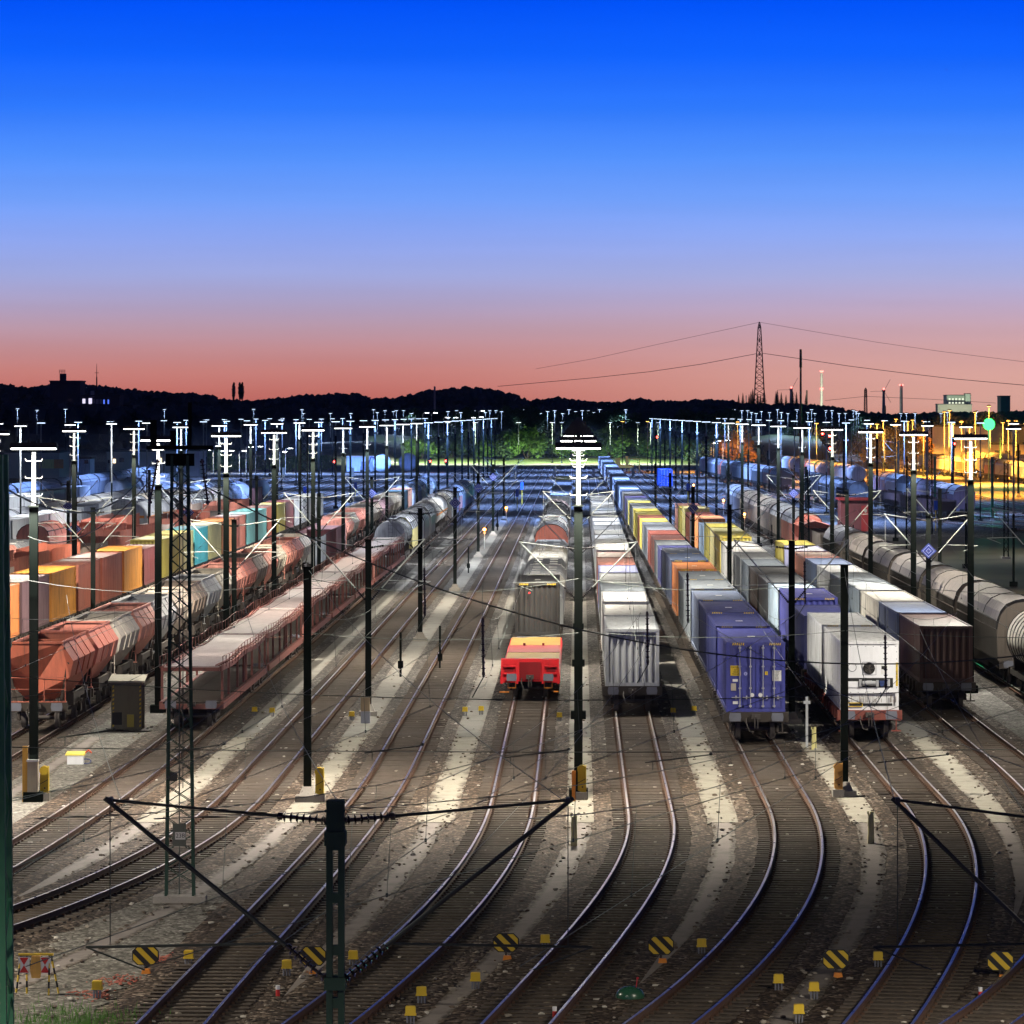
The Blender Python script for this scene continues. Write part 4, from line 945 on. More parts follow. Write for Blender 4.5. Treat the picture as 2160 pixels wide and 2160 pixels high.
wagon(BAR, 'C1', 455, 14, 'covered_wagon', 'black wagon with pink tinged roof rim on the middle track', {'wall': cp('charcoal'), 'roof': cp('purple brown')})
wagon(OCT, 'C1', 409, 14, 'covered_hopper_wagon', 'grey angular wagon behind the red edged one on the middle track', {'wall': cp('grey'), 'roof': cp('steel')}); y = 470
for i in range(13): wagon(GON_B, 'C1', y, 14, 'open_wagon', label_n('grey open wagon', i, 'those beyond the black wagon on the middle track'), {'side_boards': cp('grey')}, 'grey open wagons on the middle track'); y += 15
wagon(GON_B, 'C1', y, 14, 'open_wagon', 'open wagon with bright yellow load at the end of the middle track train', {'side_boards': cp('grey')})
mb = MB(); mb.loft([[(-1.2,y+1,2.3),(1.2,y+1,2.3),(1.25,y+1,3.6),(-1.25,y+1,3.6)],[(-1.2,y+13,2.3),(1.2,y+13,2.3),(1.25,y+13,3.6),(-1.25,y+13,3.6)]])
o = mb.build('covered_load', cp('yellow'), None, (tx('C1', y), 0, 0)); tag(o, 'bright yellow covered load on the last open wagon of the middle track', 'load')
# ---- left hand yard: everything beyond the orange containers --------------------------
y = 288
for i in range(12):
    wagon(GON_S if i % 3 else GON_L, 'L8', y, 19.5, 'stake_wagon', label_n('%s stake wagon' % ('brown','rusty','red')[i % 3], i, 'the stake wagon train on the left'), {'side_stakes': cp(('taupe','red brown','rusty red')[i % 3])}, 'stake wagons on the left'); y += 20.4
y = 330
for i, (a_, b_) in enumerate((('salmon','pale beige'),('grey','light grey'))):
    wagon(TARP, 'L9', y, 14.6, 'flat_roofed_wagon', ('pale red low wagon at the left edge before the red covered wagon', 'grey low wagon between the pale red wagon and the red one')[i], {'body': cp(a_)}); y += 15.4
wagon(BAR, 'L9', 364, 14, 'covered_wagon', 'dark red rounded wagon with pink red side on the left', {'wall': cp('pink red'), 'roof': cp('rusty red')})
y = 381
for i in range(4): wagon(GON_B, 'L9', y, 14, 'open_wagon', label_n('dark red ribbed open wagon', i, 'those before the left gas tank'), {'side_boards': cp('rusty red')}, 'dark red open wagons on the left'); y += 15
wagon(TANKB, 'L9', 446, 16.5, 'tank_wagon', 'big white gas tank wagon with orange band left of the lattice mast', {'tank': cp('white')})
wagon(TANKB, 'L9', 464, 16.5, 'tank_wagon', 'white gas tank wagon partly behind the lattice mast', {'tank': cp('light grey')})
y = 483
for i in range(9):
    pr_, c = ((BAR, ('dark slate','slate grey')), (OCT, ('taupe','steel')), (OCT, ('grey','steel')), (BAR, ('beige','light grey')), (TANKR, None), (TANKR, None), (TANK, None), (GON_S, None), (TANK, None))[i]
    nm = ('covered_wagon','covered_hopper_wagon','covered_hopper_wagon','covered_wagon','tank_wagon','tank_wagon','tank_wagon','stake_wagon','tank_wagon')[i]
    wagon(pr_, 'L9', y, 14, nm, label_n(nm.replace('_', ' '), i, 'the mixed train behind the left gas tanks'), {'wall': cp(c[0]), 'roof': cp(c[1])} if c else {'tank': cp('slate grey' if i < 6 else 'light grey'), 'side_stakes': cp('red brown')}, 'mixed wagons on the left'); y += 15.5 if i != 7 else 21
y = 395
for i in range(9): wagon(BARL, 'L11', y, 23.3, 'covered_wagon', label_n('long grey wagon with ribbed rounded roof', i, 'the rounded roof train on the left'), {'wall': cp('grey'), 'roof': cp(('steel','light grey','beige','light grey')[i % 4])}, 'grey rounded roof wagons on the left'); y += 24.2
y = 480
for i in range(9):
    q = (TANK, BAR, TANK, OCT, BAR, TANK, TANK, BAR, OCT)[i]; isT = q is TANK
    wagon(q, 'L10', y, 14, 'tank_wagon' if isT else 'covered_wagon', label_n('%s' % ('white tank wagon' if isT else 'dark covered wagon'), i, 'the wagons behind the grey green containers'), {'tank': cp(('white','cream white','light grey')[i % 3]), 'wall': cp('dark slate'), 'roof': cp('beige')}, 'wagons behind the grey green containers'); y += 15
y = 600
for i in range(5): wagon(TANK if i < 2 else BARL, 'L13', y, 13.2 if i < 2 else 23.3, 'tank_wagon' if i < 2 else 'covered_wagon', label_n('pale tank wagon' if i < 2 else 'blue lit covered wagon', i, 'the far left train behind the dull grey containers'), {'tank': cp('pale beige' if i == 0 else 'light grey'), 'wall': cp('lavender'), 'roof': cp('light grey')}, 'far left train'); y += 14 if i < 2 else 24.2
y = 520
for i in range(10): wagon(BARL, 'L15', y, 23.3, 'covered_wagon', label_n('dark covered wagon', i, 'the outermost train on the left'), {'wall': cp('dark slate'), 'roof': cp('slate grey')}, 'dark wagons at the outer left'); y += 24.2
# ---- right hand yard: trains on the fanned tracks ---------------------------------------
def fan(px0, py0, px1, py1, protos, row, group, z=0):
    a = Vector(at(px0, py0)); b = Vector(at(px1, py1)); d = (b-a); Lt = d.length; d.normalize(); rz = -math.atan2(d.x, d.y); s = 0; i = 0
    while s < Lt:
        pr_, Lw, nm, desc, pd = protos[i % len(protos)]; p = a + d*s
        wagon(pr_, None, p.y, Lw, nm, label_n(desc, i, row), pd, group, 'wagon', rz, p.x); s += Lw + .9; i += 1
W_ = lambda a_, b_: {'wall': cp(a_), 'roof': cp(b_)}
fan(1655, 1037, 1500, 1005, [(OCT,14,'covered_hopper_wagon','black wagon',W_('charcoal','slate grey')),(BAR,14,'covered_wagon','dark red ended covered wagon',W_('red brown','slate grey')),(BARL,23.3,'covered_wagon','blue lit covered wagon',W_('slate grey','light grey')),(BARL,23.3,'covered_wagon','pale blue lit covered wagon',W_('light grey','light grey')),(BARL,23.3,'covered_wagon','blue grey covered wagon',W_('grey','light grey')),(TANK,13.2,'tank_wagon','shiny tank wagon',{'tank': cp('light grey')})], 'the blue lit train on the right', 'blue lit covered wagons on the right')
fan(1812, 1030, 1672, 1003, [(TANK,13.2,'tank_wagon','pale tank wagon',{'tank': cp('light grey')}),(BARL,23.3,'covered_wagon','light covered wagon',W_('light grey','light grey')),(BAR,14,'covered_wagon','dark red ended wagon',W_('maroon','light grey')),(BAR,14,'covered_wagon','dark blue wagon',W_('slate blue','slate grey'))], 'the second blue lit train on the right', 'wagons of the second train on the right')
fan(2035, 1092, 1855, 1045, [(SHORT,10.6,'covered_wagon','small mauve covered van with rounded roof',W_('purple brown','light grey')),(BARL,23.3,'covered_wagon','dark covered wagon',W_('purple brown','taupe')),(BARL,23.3,'covered_wagon','mauve covered wagon',W_('purple brown','purple brown')),(BAR,14,'covered_wagon','black covered wagon',W_('charcoal','grey')),(GON_S,19.5,'stake_wagon','grey stake wagon',{'side_stakes': cp('grey')}),(BARL,23.3,'covered_wagon','grey covered wagon',W_('grey','light grey'))], 'the train right of the lamp row', 'wagons ending in the small van')
fan(1812, 1082, 1725, 1055, [(HAB,23.3,'sliding_wall_wagon','grey ribbed wagon',W_('grey','steel')),(OCT,14,'covered_hopper_wagon','dark hopper wagon',W_('charcoal','dark slate'))], 'the short ribbed train on the right', 'short train with ribbed wagon')
fan(1995, 1098, 1870, 1072, [(GON_L,19.5,'stake_wagon','low dark stake wagon',{'side_stakes': cp('dark brown')})], 'the low stake wagon train', 'low dark stake wagons')
fan(2130, 1010, 1870, 985, [(BAR,14,'covered_wagon','orange lit rounded wagon',W_('beige','pale beige')),(TANK,13.2,'tank_wagon','brown tank wagon',{'tank': cp('red brown')}),(BARL,23.3,'covered_wagon','pale covered wagon',W_('pale beige','cream white')),(GON_S,19.5,'stake_wagon','stake wagon',{'side_stakes': cp('taupe')})], 'the orange lit train at the right', 'orange lit wagons at the right')

for k, (a_, b_, c_, d_) in enumerate(((2200,1000,1900,975),(2210,1022,1960,996),(2200,985,1880,966))):
    fan(a_, b_, c_, d_, [(TANK,13.2,'tank_wagon','pale tank wagon',{'tank': cp('pale beige')}),(BAR,14,'covered_wagon','rounded covered wagon',W_('beige','cream white')),(GON_S,19.5,'stake_wagon','stake wagon',{'side_stakes': cp('taupe')}),(BARL,23.3,'covered_wagon','long pale covered wagon',W_('pale beige','white')),(OCT,14,'covered_hopper_wagon','red brown hopper wagon',W_('rusty red','beige'))][k:] + [(TANK,13.2,'tank_wagon','cream tank wagon',{'tank': cp('cream white')})], 'the %s train in the orange yard' % nth(k), 'wagons in the orange lit yard')
# ================================================================ lamp masts, overhead line masts, wires
M_green = paint('mast_green_unlit', (.0055,.0085,.0075), .6, .2, (.006,.007,.006), spec=0.0)  # mast green darkened, the silhouetted unlit side put into colour
M_greenm = paint('mast_green_mid', (.03,.065,.05), .6, .3, spec=.1)  # lightened copy, colour makes up for little light on the foreground masts
M_greenl = paint('mast_green_lit', (.03,.17,.09), .5, .3)  # brighter copy, lamplight on the near mast put into colour
M_galv = paint('galvanised_pole', (.52,.55,.55), .45, .2, metal=.3)
M_house = paint('lamp_housing', (.035,.034,.03), .5, .3, streak=False)
M_ins = paint('insulator', (.022,.018,.017), .18, .1, streak=False, spec=.7)
M_wire = paint('wire', (.06,.075,.07), .5, .2, streak=False)
M_tubeg = paint('arm_tube', (.42,.45,.42), .4, .3, streak=False, metal=.3)
M_tubed = paint('arm_tube_dark', (.03,.04,.036), .45, .3, streak=False)
M_foot = concrete('mast_foot', (.30,.28,.25), (.1,.08,.06))
LW = emit('lamp_white', (1.0,.97,.88), 14); LM = emit('lamp_mid', (.92,.97,1.0), 6); LB = emit('lamp_blue', (.62,.78,1.0), 4.5); LO = emit('lamp_sodium', (1.0,.50,.10), 9)
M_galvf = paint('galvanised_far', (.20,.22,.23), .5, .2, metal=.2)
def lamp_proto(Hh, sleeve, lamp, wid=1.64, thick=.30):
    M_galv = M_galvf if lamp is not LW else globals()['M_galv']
    P = []
    if sleeve:
        mb = MB(); hz = Hh*.83; mb.bar((0,0,-.1),(0,0,hz), thick, thick*.9); mb.box(-.19,-.19,hz,.19,.19,hz+.05); mb.box(-.34,-.34,-.25,.34,.34,.12)
        P.append(('mast_base', mb.mesh('lamp_mast_base', [M_green]), (0,0,0), 0, []))
        z0 = hz+.05
    else:
        z0 = -.2; mb = MB(); mb.box(-.3,-.3,-.3,.3,.3,.15); mb.cyl((0,0,.15),(0,0,Hh*.45),.10,.085,10); P.append(('mast_base', mb.mesh('lamp_mast_foot', [M_green]), (0,0,0), 0, [])); z0 = Hh*.45
    mb = MB(); mb.cyl((0,0,z0),(0,0,Hh-.15),.085,.07,10)
    P.append(('pole', mb.mesh('lamp_pole', [M_galv]), (0,0,0), 0, []))
    mb = MB(); z = z0 + .35
    nr = 3 if lamp is LW else 1
    for i in range(nr):
        z = (z0+.35 + i*.62) if sleeve else Hh-2.2+i*.7
        mb.bar((-.27,0,z),(.27,0,z),.022,.022); mb.bar((-.27,0,z),(-.31,0,z+.08),.02,.02); mb.bar((.27,0,z),(.31,0,z+.08),.02,.02)
    P.append(('climbing_rungs', mb.mesh('lamp_rungs', [M_galv]), (0,0,0), 0, []))
    mb = MB(); w2 = wid/2; mb.loft([[(-w2,-.20,Hh),(-w2,.20,Hh),(-w2,.14,Hh+.19),(-w2,-.14,Hh+.19)],[(w2,-.20,Hh),(w2,.20,Hh),(w2,.14,Hh+.19),(w2,-.14,Hh+.19)]]); mb.box(-.1,-.1,Hh+.19,.1,.1,Hh+.24)
    mb.box(-w2-.02,-.18,Hh-.03,-w2-.002,.18,Hh+.14); mb.box(w2+.002,-.18,Hh-.03,w2+.02,.18,Hh+.14)
    mb.box(-.22,-.04,Hh+.19,-.14,.04,Hh+.32); mb.box(.14,-.04,Hh+.19,.22,.04,Hh+.32)
    tb = MB(); tb.box(-w2+.03,-.15,Hh-.055,w2-.03,.15,Hh-.004)
    P.append(('lamp_housing', mb.mesh('lamp_housing', [M_house]), (0,0,0), 0, [('light_panel', tb.mesh('lamp_panel', [lamp]), (0,0,0), 0)]))
    return P
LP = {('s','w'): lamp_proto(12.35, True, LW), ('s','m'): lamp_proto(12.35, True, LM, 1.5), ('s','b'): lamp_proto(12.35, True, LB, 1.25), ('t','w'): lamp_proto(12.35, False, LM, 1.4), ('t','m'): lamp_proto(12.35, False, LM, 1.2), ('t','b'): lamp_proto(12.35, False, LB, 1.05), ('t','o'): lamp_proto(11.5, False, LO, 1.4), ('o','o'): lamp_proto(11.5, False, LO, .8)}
LIGHTS = {}
def spot(key, energy, col, size=158, blend=.6, rad=.22):
    if key not in LIGHTS:
        l = bpy.data.lights.new(key, 'SPOT'); l.energy = energy; l.color = col; l.spot_size = math.radians(size); l.spot_blend = blend; l.shadow_soft_size = rad; LIGHTS[key] = l
    return LIGHTS[key]
spot('near', 27000, (1.0,.90,.74)); spot('dim', 12500, (1.0,.93,.8)); spot('middim', 14000, (.92,.95,1.0)); spot('nearL', 36000, (1.0,.90,.78)); spot('mid', 30000, (.92,.95,1.0)); spot('far', 62000, (.26,.43,1.0)); spot('sodium', 300000, (1.0,.40,.045)); spot('pole', 9000, (.45,.62,1.0)); spot('verge', 60000, (.85,1.0,.70))
rgL = random.Random(8)
def lampmast(x, y, kind, col, light, label, group, h=12.35, ly=-.55):
    r = thing('lamp_mast', label, 'lamp mast', (x, y, 0), 0, group); put(r, LP[(kind, col)])
    if abs(h-12.35) > .05: r.scale = (1, 1, h/12.35)
    if light:
        l = bpy.data.objects.new('lamp_light', LIGHTS[light]); COL.objects.link(l); l.parent = r; l.location = (0, ly, 12.2 if col != 'o' else 11.3)
    return r
def zone(y, x): 
    if y < 340: return 'w', 'near'
    if y < 540: return 'm', 'mid'
    return 'b', 'far'
def lamp_row(x, ys, kind, rowname, phr, lit=True, xs=None):
    for i, y in enumerate(ys):
        c, li = zone(y, x); near = i < 9
        if xs is None and x > 15: xx = x - .004*max(0, y-260)
        else: xx = x
        lab = '%s lamp mast from the near end of %s' % (nth(i), phr) if near else 'small far lamp mast deep in %s' % phr
        lampmast(xx, y, kind, c, (('dim' if i == 0 and x > 15 else 'nearL' if x == -19.4 and y < 160 else None if x > 30 and y < 520 else li if i % 2 == 0 else ('dim' if y < 340 else 'middim' if y < 540 else None) if abs(x) < 40 else None) if lit else None), lab, 'lamp masts of ' + phr)
G40 = lambda a, b: [a + 40*i for i in range(int((b-a)/40)+1)]
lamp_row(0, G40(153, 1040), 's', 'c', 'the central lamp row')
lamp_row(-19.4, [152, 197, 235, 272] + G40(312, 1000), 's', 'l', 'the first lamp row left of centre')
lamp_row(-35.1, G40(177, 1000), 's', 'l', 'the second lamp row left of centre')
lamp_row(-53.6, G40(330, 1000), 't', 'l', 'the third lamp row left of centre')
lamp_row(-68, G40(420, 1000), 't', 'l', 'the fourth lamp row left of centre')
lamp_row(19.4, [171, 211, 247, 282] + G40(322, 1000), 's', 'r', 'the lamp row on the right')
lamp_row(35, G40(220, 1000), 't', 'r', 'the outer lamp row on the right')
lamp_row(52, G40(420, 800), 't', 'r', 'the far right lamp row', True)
# unseen masts added to light the foreground, then masts along verge and cross road
lampmast(-14.5, 70, 's', 'w', 'dim', 'unseen lamp mast added outside the frame to light the lower left tracks', None, ly=.6)
lampmast(16.5, 78, 's', 'w', 'near', 'unseen lamp mast added right of the curving tracks to light the foreground', None, ly=.6)
lampmast(-17, 46, 's', 'w', 'near', 'lamp mast beside the camera position lighting the light green lattice mast', None)
lampmast(-27.5, 104, 's', 'w', 'near', 'lamp mast just outside the left edge lighting the pale gravel', None)
for i, px in enumerate((880, 945, 1003, 1094, 1165, 1185, 1287, 1345, 1372, 1388)):
    x, y, z = atY(px, 893, 1160); lampmast(x, 1158, 't', 'w' if i < 5 else 'b', 'verge' if i % 2 == 0 else None, '%s lamp mast from the left along the green verge' % nth(i), 'lamps along the green verge', 11)
for i, (px, py) in enumerate(((1313, 889), (1366, 889), (1556, 890), (1863, 888), (1890, 884), (1925, 886), (1948, 888), (1992, 869), (2003, 866), (2028, 890), (2057, 870), (2086, 857), (2127, 888), (2143, 888))):
    Y = 1000 if px < 1600 else 930; x, y, z = atY(px, py, Y); lampmast(x, y, 'o', 'o', 'sodium' if (px > 1600 or px == 1556) else None, '%s orange sodium lamp from the left over the right hand yard' % nth(i), 'orange sodium lamps', z*12.35/11.5)
for i, (x, y) in enumerate(((52,700),(66,720),(80,740),(56,800),(72,820),(88,840),(62,905),(92,925),(48,860),(80,1036),(90,1036),(100,1036),(110,1036))):  # rearmost row is added to turn the backdrop hall orange
    lampmast(x, y, 'o', 'o', 'sodium', '%s orange sodium lamp from the front inside the right hand yard' % nth(i), 'orange sodium lamps inside the yard')
# the far yard on the rise behind: a crowd of distant lamps
rgF = random.Random(31)
FARPX = [37,78,138,347,535,637,640,697,740,788,796,812,830,836,851,868,872,945,963,972,994,1001,1024,1033,1046,1058,1070,1078,1092,1106,1120,1127,1140,1155,1170,1187,1200,1214,1228,1240,1252,1265,1320,1548,1565,1577,1585,1595,1606,1623,1640,1648,1662,1681,1704,1712,1719,1742,1755,1770,1783,1800,1806,1811,1900,1912,1930,1985,1998,2060]
for i, px in enumerate(FARPX):
    py = rgF.choice((864,866,868,870,872)) if px > 560 else 862 + rgF.random()*8
    Y = rgF.uniform(1230, 1420); x, y, z = atY(px, py, Y)
    lampmast(x, y, 't', 'b', 'pole', 'tiny distant lamp mast glowing in front of the dark hills', 'distant lamps before the hills', z)
# white strip street lights among the bushes on the left and right
mb = MB(); mb.cyl((0,0,0),(0,0,7.4),.07,.05,8); mb.bar((0,0,7.35),(1.0,0,7.6),.06,.06); sp = mb.mesh('street_pole', [M_galv])
mb = MB(); mb.box(.6,-.12,7.48,1.7,.12,7.54); sh = mb.mesh('street_head', [emit('street_white', (.9,.93,1), 25)])
for i, (px, py) in enumerate(((428,950),(450,941),(460,952),(478,951),(505,951),(519,943),(539,942),(590,953),(602,946),(892,871),(910,871),(936,881),(953,881),(990,881),(1007,880),(1010,867),(1500,935),(1505,930),(1525,929),(56,948))):
    Y = 980 if 400 < px < 620 else (1190 if px < 1400 else 1000); x, y, z = atY(px, py, Y)
    r = thing('street_lamp', '%s white street lamp from the left behind the yard' % nth(i), 'street lamp', (x, y, z-7.5), 0, 'street lamps behind the yard'); put(r, [('pole', sp, (0,0,0), 0, []), ('lamp_head', sh, (0,0,0), 0, [])])
    if i in (0, 3, 6, 8, 16, 18):
        l = bpy.data.objects.new('street_light', spot('street', 9000, (.95,1.0,.85))); COL.objects.link(l); l.parent = r; l.location = (1.1, 0, 7.4)

# ---- insulators and cantilevers -------------------------------------
def insulator(mb, p0, p1, r=.085, n=7, mi=0, seg=8):
    p0 = Vector(p0); p1 = Vector(p1)
    mb.tube([p0, p1], .028, 6, mi)
    for i in range(n):
        t = .14 + .72*i/(n-1); c = p0.lerp(p1, t); d = (p1-p0).normalized()
        mb.tube([c-d*.016, c+d*.012], [r, r*.55], seg, mi)
    for t in (.06, .94): c = p0.lerp(p1, t); d = (p1-p0).normalized(); mb.tube([c-d*.035, c+d*.035], r*.62, seg, mi)
def cant_parts(s, reach, ztop, zbot, ztip, seg=8, off=.14):
    """one cantilever to side s: top tube, diagonal tube, registration tube with steady arm, insulators"""
    P = []; x0 = s*off; xt = s*reach
    a0 = Vector((x0, 0, ztop)); a1 = Vector((xt, 0, ztip)); b0 = Vector((x0, 0, zbot))
    mb = MB(); insulator(mb, a0, a0.lerp(a1, .24), seg=seg)
    P.append(('insulator', mb, M_ins))
    mb2 = MB(); insulator(mb2, b0, b0.lerp(a1, .20), seg=seg); P.append(('insulator', mb2, M_ins))
    mb = MB(); mb.tube([a0.lerp(a1, .24), a1], .022, seg); mb.tube([b0.lerp(a1, .20), a1 + Vector((s*.08,0,.03))], .034, seg)
    c = b0.lerp(a1, .30); zc = 5.95
    e = Vector((s*(reach+.35), 0, zc-.05)); st = b0.lerp(a1, max(.05, min(.6, (zc - zbot)/(ztip - zbot))))
    mb.tube([st, e], .02, seg); mb.tube([e, e + Vector((-s*.85, 0, -.33))], .013, 6); mb.tube([a1, Vector((a1.x, 0, zc-.02))], .008, 5)
    mb.tube([a1 - Vector((0,.12,0)), a1 + Vector((0,.12,0))], .045, 6)
    P.append(('arm', mb, None))
    return P
def sign_diamond(parent, z, x=0, y=-.2):
    s = .46; mb = MB(); mb.loft([[(x,y,z-s),(x+s,y,z),(x,y,z+s),(x-s,y,z)],[(x,y+.03,z-s),(x+s,y+.03,z),(x,y+.03,z+s),(x-s,y+.03,z)]])
    o = mb.build('diamond_sign', paint('sign_blue', (.025,.045,.27), .45, .1), parent); mb = MB()
    for a, b in ((.35,.315),(.16,.125)):
        for k in range(4):
            q = [(0,-1),(1,0),(0,1),(-1,0)]; u, v = q[k], q[(k+1)%4]
            mb.poly([(x+u[0]*a,y-.004,z+u[1]*a),(x+v[0]*a,y-.004,z+v[1]*a),(x+v[0]*b,y-.004,z+v[1]*b),(x+u[0]*b,y-.004,z+u[1]*b)])
    mb.build('sign_lines', paint('sign_line', (.42,.48,.75), .5, .1), o)
CM = {}
def catmast(x, y, h, label, arms=(-1, 1), reach=(2.5, 2.5), thick=.27, sign=None, foot=True, style='bar', ztop=None, zbot=None, tube=None, group='overhead line masts', mat=None):
    r = thing('overhead_line_mast', label, 'overhead line mast', (x, y, 0), 0, group); ztop = ztop or h-.35; zbot = zbot or h-2.75
    key = (style, h, thick)
    if key not in CM:
        mb = MB()
        if style == 'bar': mb.bar((0,0,-.1),(0,0,h),thick,thick*.85); mb.box(-thick*.7,-thick*.6,h,thick*.7,thick*.6,h+.02)
        else:
            for s in (-1,1): mb.box(s*thick*.5-.045,-.1,-.2,s*thick*.5+.045,.1,h)
            for i in range(10): z = .5+i*(h-1.2)/9; mb.box(-thick*.5+.045,-.09,z,thick*.5-.045,.09,z+.14)
            mb.box(-thick*.72,-.16,h-.42,thick*.72,.16,h+.02); mb.box(-thick*.9,-.2,h-.62,thick*.9,.2,h-.425); mb.box(-thick*.9,-.2,zbot-.1,thick*.9,.2,zbot+.08)
            for sx in (-.13,.13):
                for zz in (h-.12, h-.3): mb.cyl((sx,-.165,zz),(sx,-.18,zz),.022,n=8)
        CM[key] = mb.mesh('line_mast', [mat or M_green])
    link('mast', CM[key], r)
    if foot:
        if 'foot' not in CM: mb = MB(); mb.box(-.42,-.42,-.3,.42,.42,-.02); mb.loft([[(-.3,-.3,-.02),(.3,-.3,-.02),(.3,.3,-.02),(-.3,.3,-.02)],[(-.17,-.17,.3),(.17,-.17,.3),(.17,.17,.3),(-.17,.17,.3)]]); CM['foot'] = mb.mesh('mast_foot', [M_foot])
        link('footing', CM['foot'], r)
    for s, rc in zip(arms, reach):
        ck = (s, rc, ztop, zbot, h, thick, style == 'bar')
        if ck not in CM: CM[ck] = [(nm, mb.mesh(nm, [mt or tube or M_tubeg])) for nm, mb, mt in cant_parts(s, rc, ztop, zbot, h+.02, 10 if style != 'bar' else 6, thick*.5)]
        c = link('cantilever', CM[ck][2][1], r); link('insulator', CM[ck][0][1], c); link('insulator', CM[ck][1][1], c)
    if sign: sign_diamond(r, sign)
    return r
for i, (y, sg) in enumerate(((195, None), (259, None), (332, 6.6), (409, 6.4), (480, 6.4), (550, None))):
    catmast(-9.6, y, 7.8, '%s dark green overhead mast of the row left of the middle track' % nth(i), sign=sg)
catmast(-9.65, 152, 8.1, 'dark mast left of centre with a yellow winch box at its foot', arms=(), reach=())
catmast(9.6, 154, 8.1, 'dark mast between the blue and white containers with a yellow winch at its foot', arms=(), reach=())
for i, (y, sg) in enumerate(((190, None), (265, None), (345, 5.9), (425, None), (500, None))):
    catmast(9.5 - .0015*(y-190), y, 7.9 if y < 300 else 7.6, '%s dark overhead mast in the row between blue and white containers' % nth(i), sign=sg)
for i, y in enumerate((193, 253, 318, 390)):
    r = thing('cantilever_pair', '%s pair of overhead line brackets from the near end on the central masts' % nth(i), 'line bracket', (0, y, 0), 0, 'brackets on the central masts')
    for s in (-1, 1):
        pr_ = cant_parts(s, 2.6, 7.45, 5.2, 7.75, 6, .15)
        a = pr_[2][1].build('cantilever', [M_tubeg], r); pr_[0][1].build('insulator', [M_ins], a); pr_[1][1].build('insulator', [M_ins], a)
    for zz in (5.05, 7.3): mb = MB(); mb.box(-.16,-.15,zz,.16,.15,zz+.3); mb.build('clamp', [M_green], r)
for i, (x, ys, sgs) in enumerate(((-19.9, (235, 312, 392), (None, None, 6.2)), (-30.2, (265, 330, 400), (None, 5.9, None)), (-44.3, (370, 440), (5.5, None)), (-37.3+2.2, (297, 377), (5.5, None)), (19.4, (247, 322, 402), (5.6, None, 6)), (28, (262, 330), (5.8, None)))):
    for j, y in enumerate(ys):
        catmast(x + (.9 if x in (-19.9, 19.4, -35.1) else 0), y+.5, 7.7, '%s dark overhead mast from the near end, %s' % (nth(j), ('beside the first left lamp row','beside the orange containers','beside the stake wagons','beside the second left lamp row','beside the right lamp row','at the right beyond the ribbed wagons')[i]), sign=sgs[j] if j < len(sgs) else None)
# foreground masts
fm = catmast(-3.5, 61.5, 8.0, 'near dark green twin bar mast cut off by the bottom edge, with side arms', reach=(3.25, 3.35), thick=.17, mat=M_greenm, style='twin', ztop=7.72, zbot=5.4, tube=M_tubed, foot=False)
catmast(7.9, 61.5, 8.0, 'near mast standing outside the right edge, only its arm reaching in', arms=(-1,), reach=(3.3,), style='twin', ztop=7.6, zbot=4.9, tube=M_tubed, foot=False)
# lattice masts
def lattice(name, label, x, y, h, wb, wt, mat, cat='lattice mast', n=None, leg=.11, cross=True, zig=False, foot=True):
    r = thing(name, label, cat, (x, y, 0), 0); n = n or int(h/.72)
    hw = lambda z: (wb + (wt-wb)*z/h)/2
    for sx in (-1,1):
        for sy in (-1,1):
            mb = MB(); mb.bar((sx*hw(0),sy*hw(0),-.25),(sx*hw(h),sy*hw(h),h),leg,leg); mb.build('leg', [mat], r)
    mb = MB()
    for i in range(n):
        z0 = .3 + (h-.5)*i/n; z1 = .3 + (h-.5)*(i+1)/n
        for s in (-1,1):
            a, b = hw(z0), hw(z1)
            if zig:
                k = 1 if i % 2 else -1
                mb.bar((k*a,s*a,z0),(-k*b,s*b,z1),.05,.03); mb.bar((s*a,k*a,z0),(s*b,-k*b,z1),.03,.05)
            else:
                mb.bar((-a,s*a,z0),(b,s*b,z1),.05,.02); mb.bar((a,s*a+.012,z0),(-b,s*b+.012,z1),.05,.02)
                mb.bar((s*a,-a,z0),(s*b,b,z1),.02,.05); mb.bar((s*a+.012,a,z0),(s*b+.012,-b,z1),.02,.05)
    mb.build('bracing', [mat], r)
    if foot: mb = MB(); mb.box(-wb*.95,-wb*.95,-.32,wb*.95,wb*.95,-.05); mb.build('footing', [M_foot], r)
    return r
lm = lattice('lattice_mast', 'tall dark lattice mast at the left with crossarm, number sign and concrete block foot', -11.27, 120.7, 12.4, .78, .44, M_greenm, leg=.075, n=26); lm.scale = (1, .4, 1)
mb = MB(); mb.box(-.40,-.22,12.1,.40,.22,12.45); mb.bar((-.95,0,12.62),(.95,0,12.62),.1,.12); mb.bar((-.75,0,12.6),(-.75,0,13.4),.18,.18); mb.bar((.28,0,12.6),(.28,0,13.9),.1,.1); mb.bar((-.2,0,12.6),(-.2,0,13.1),.16,.16); mb.build('crossarm', [M_green], lm)
for q in (((-.62,-.1,12.3), (-.86,-.1,11.0)), ((.62,-.1,12.3), (.80,-.1,11.0))): mb = MB(); insulator(mb, q[0], q[1], .10, 9); mb.build('insulator', [M_ins], lm)
mb = MB(); mb.cyl((0,-.45,0),(0,-.45,12),.018,n=6); mb.cyl((.1,-.42,3),(.1,-.42,12),.012,n=6); mb.build('earth_cable', [M_wire], lm)
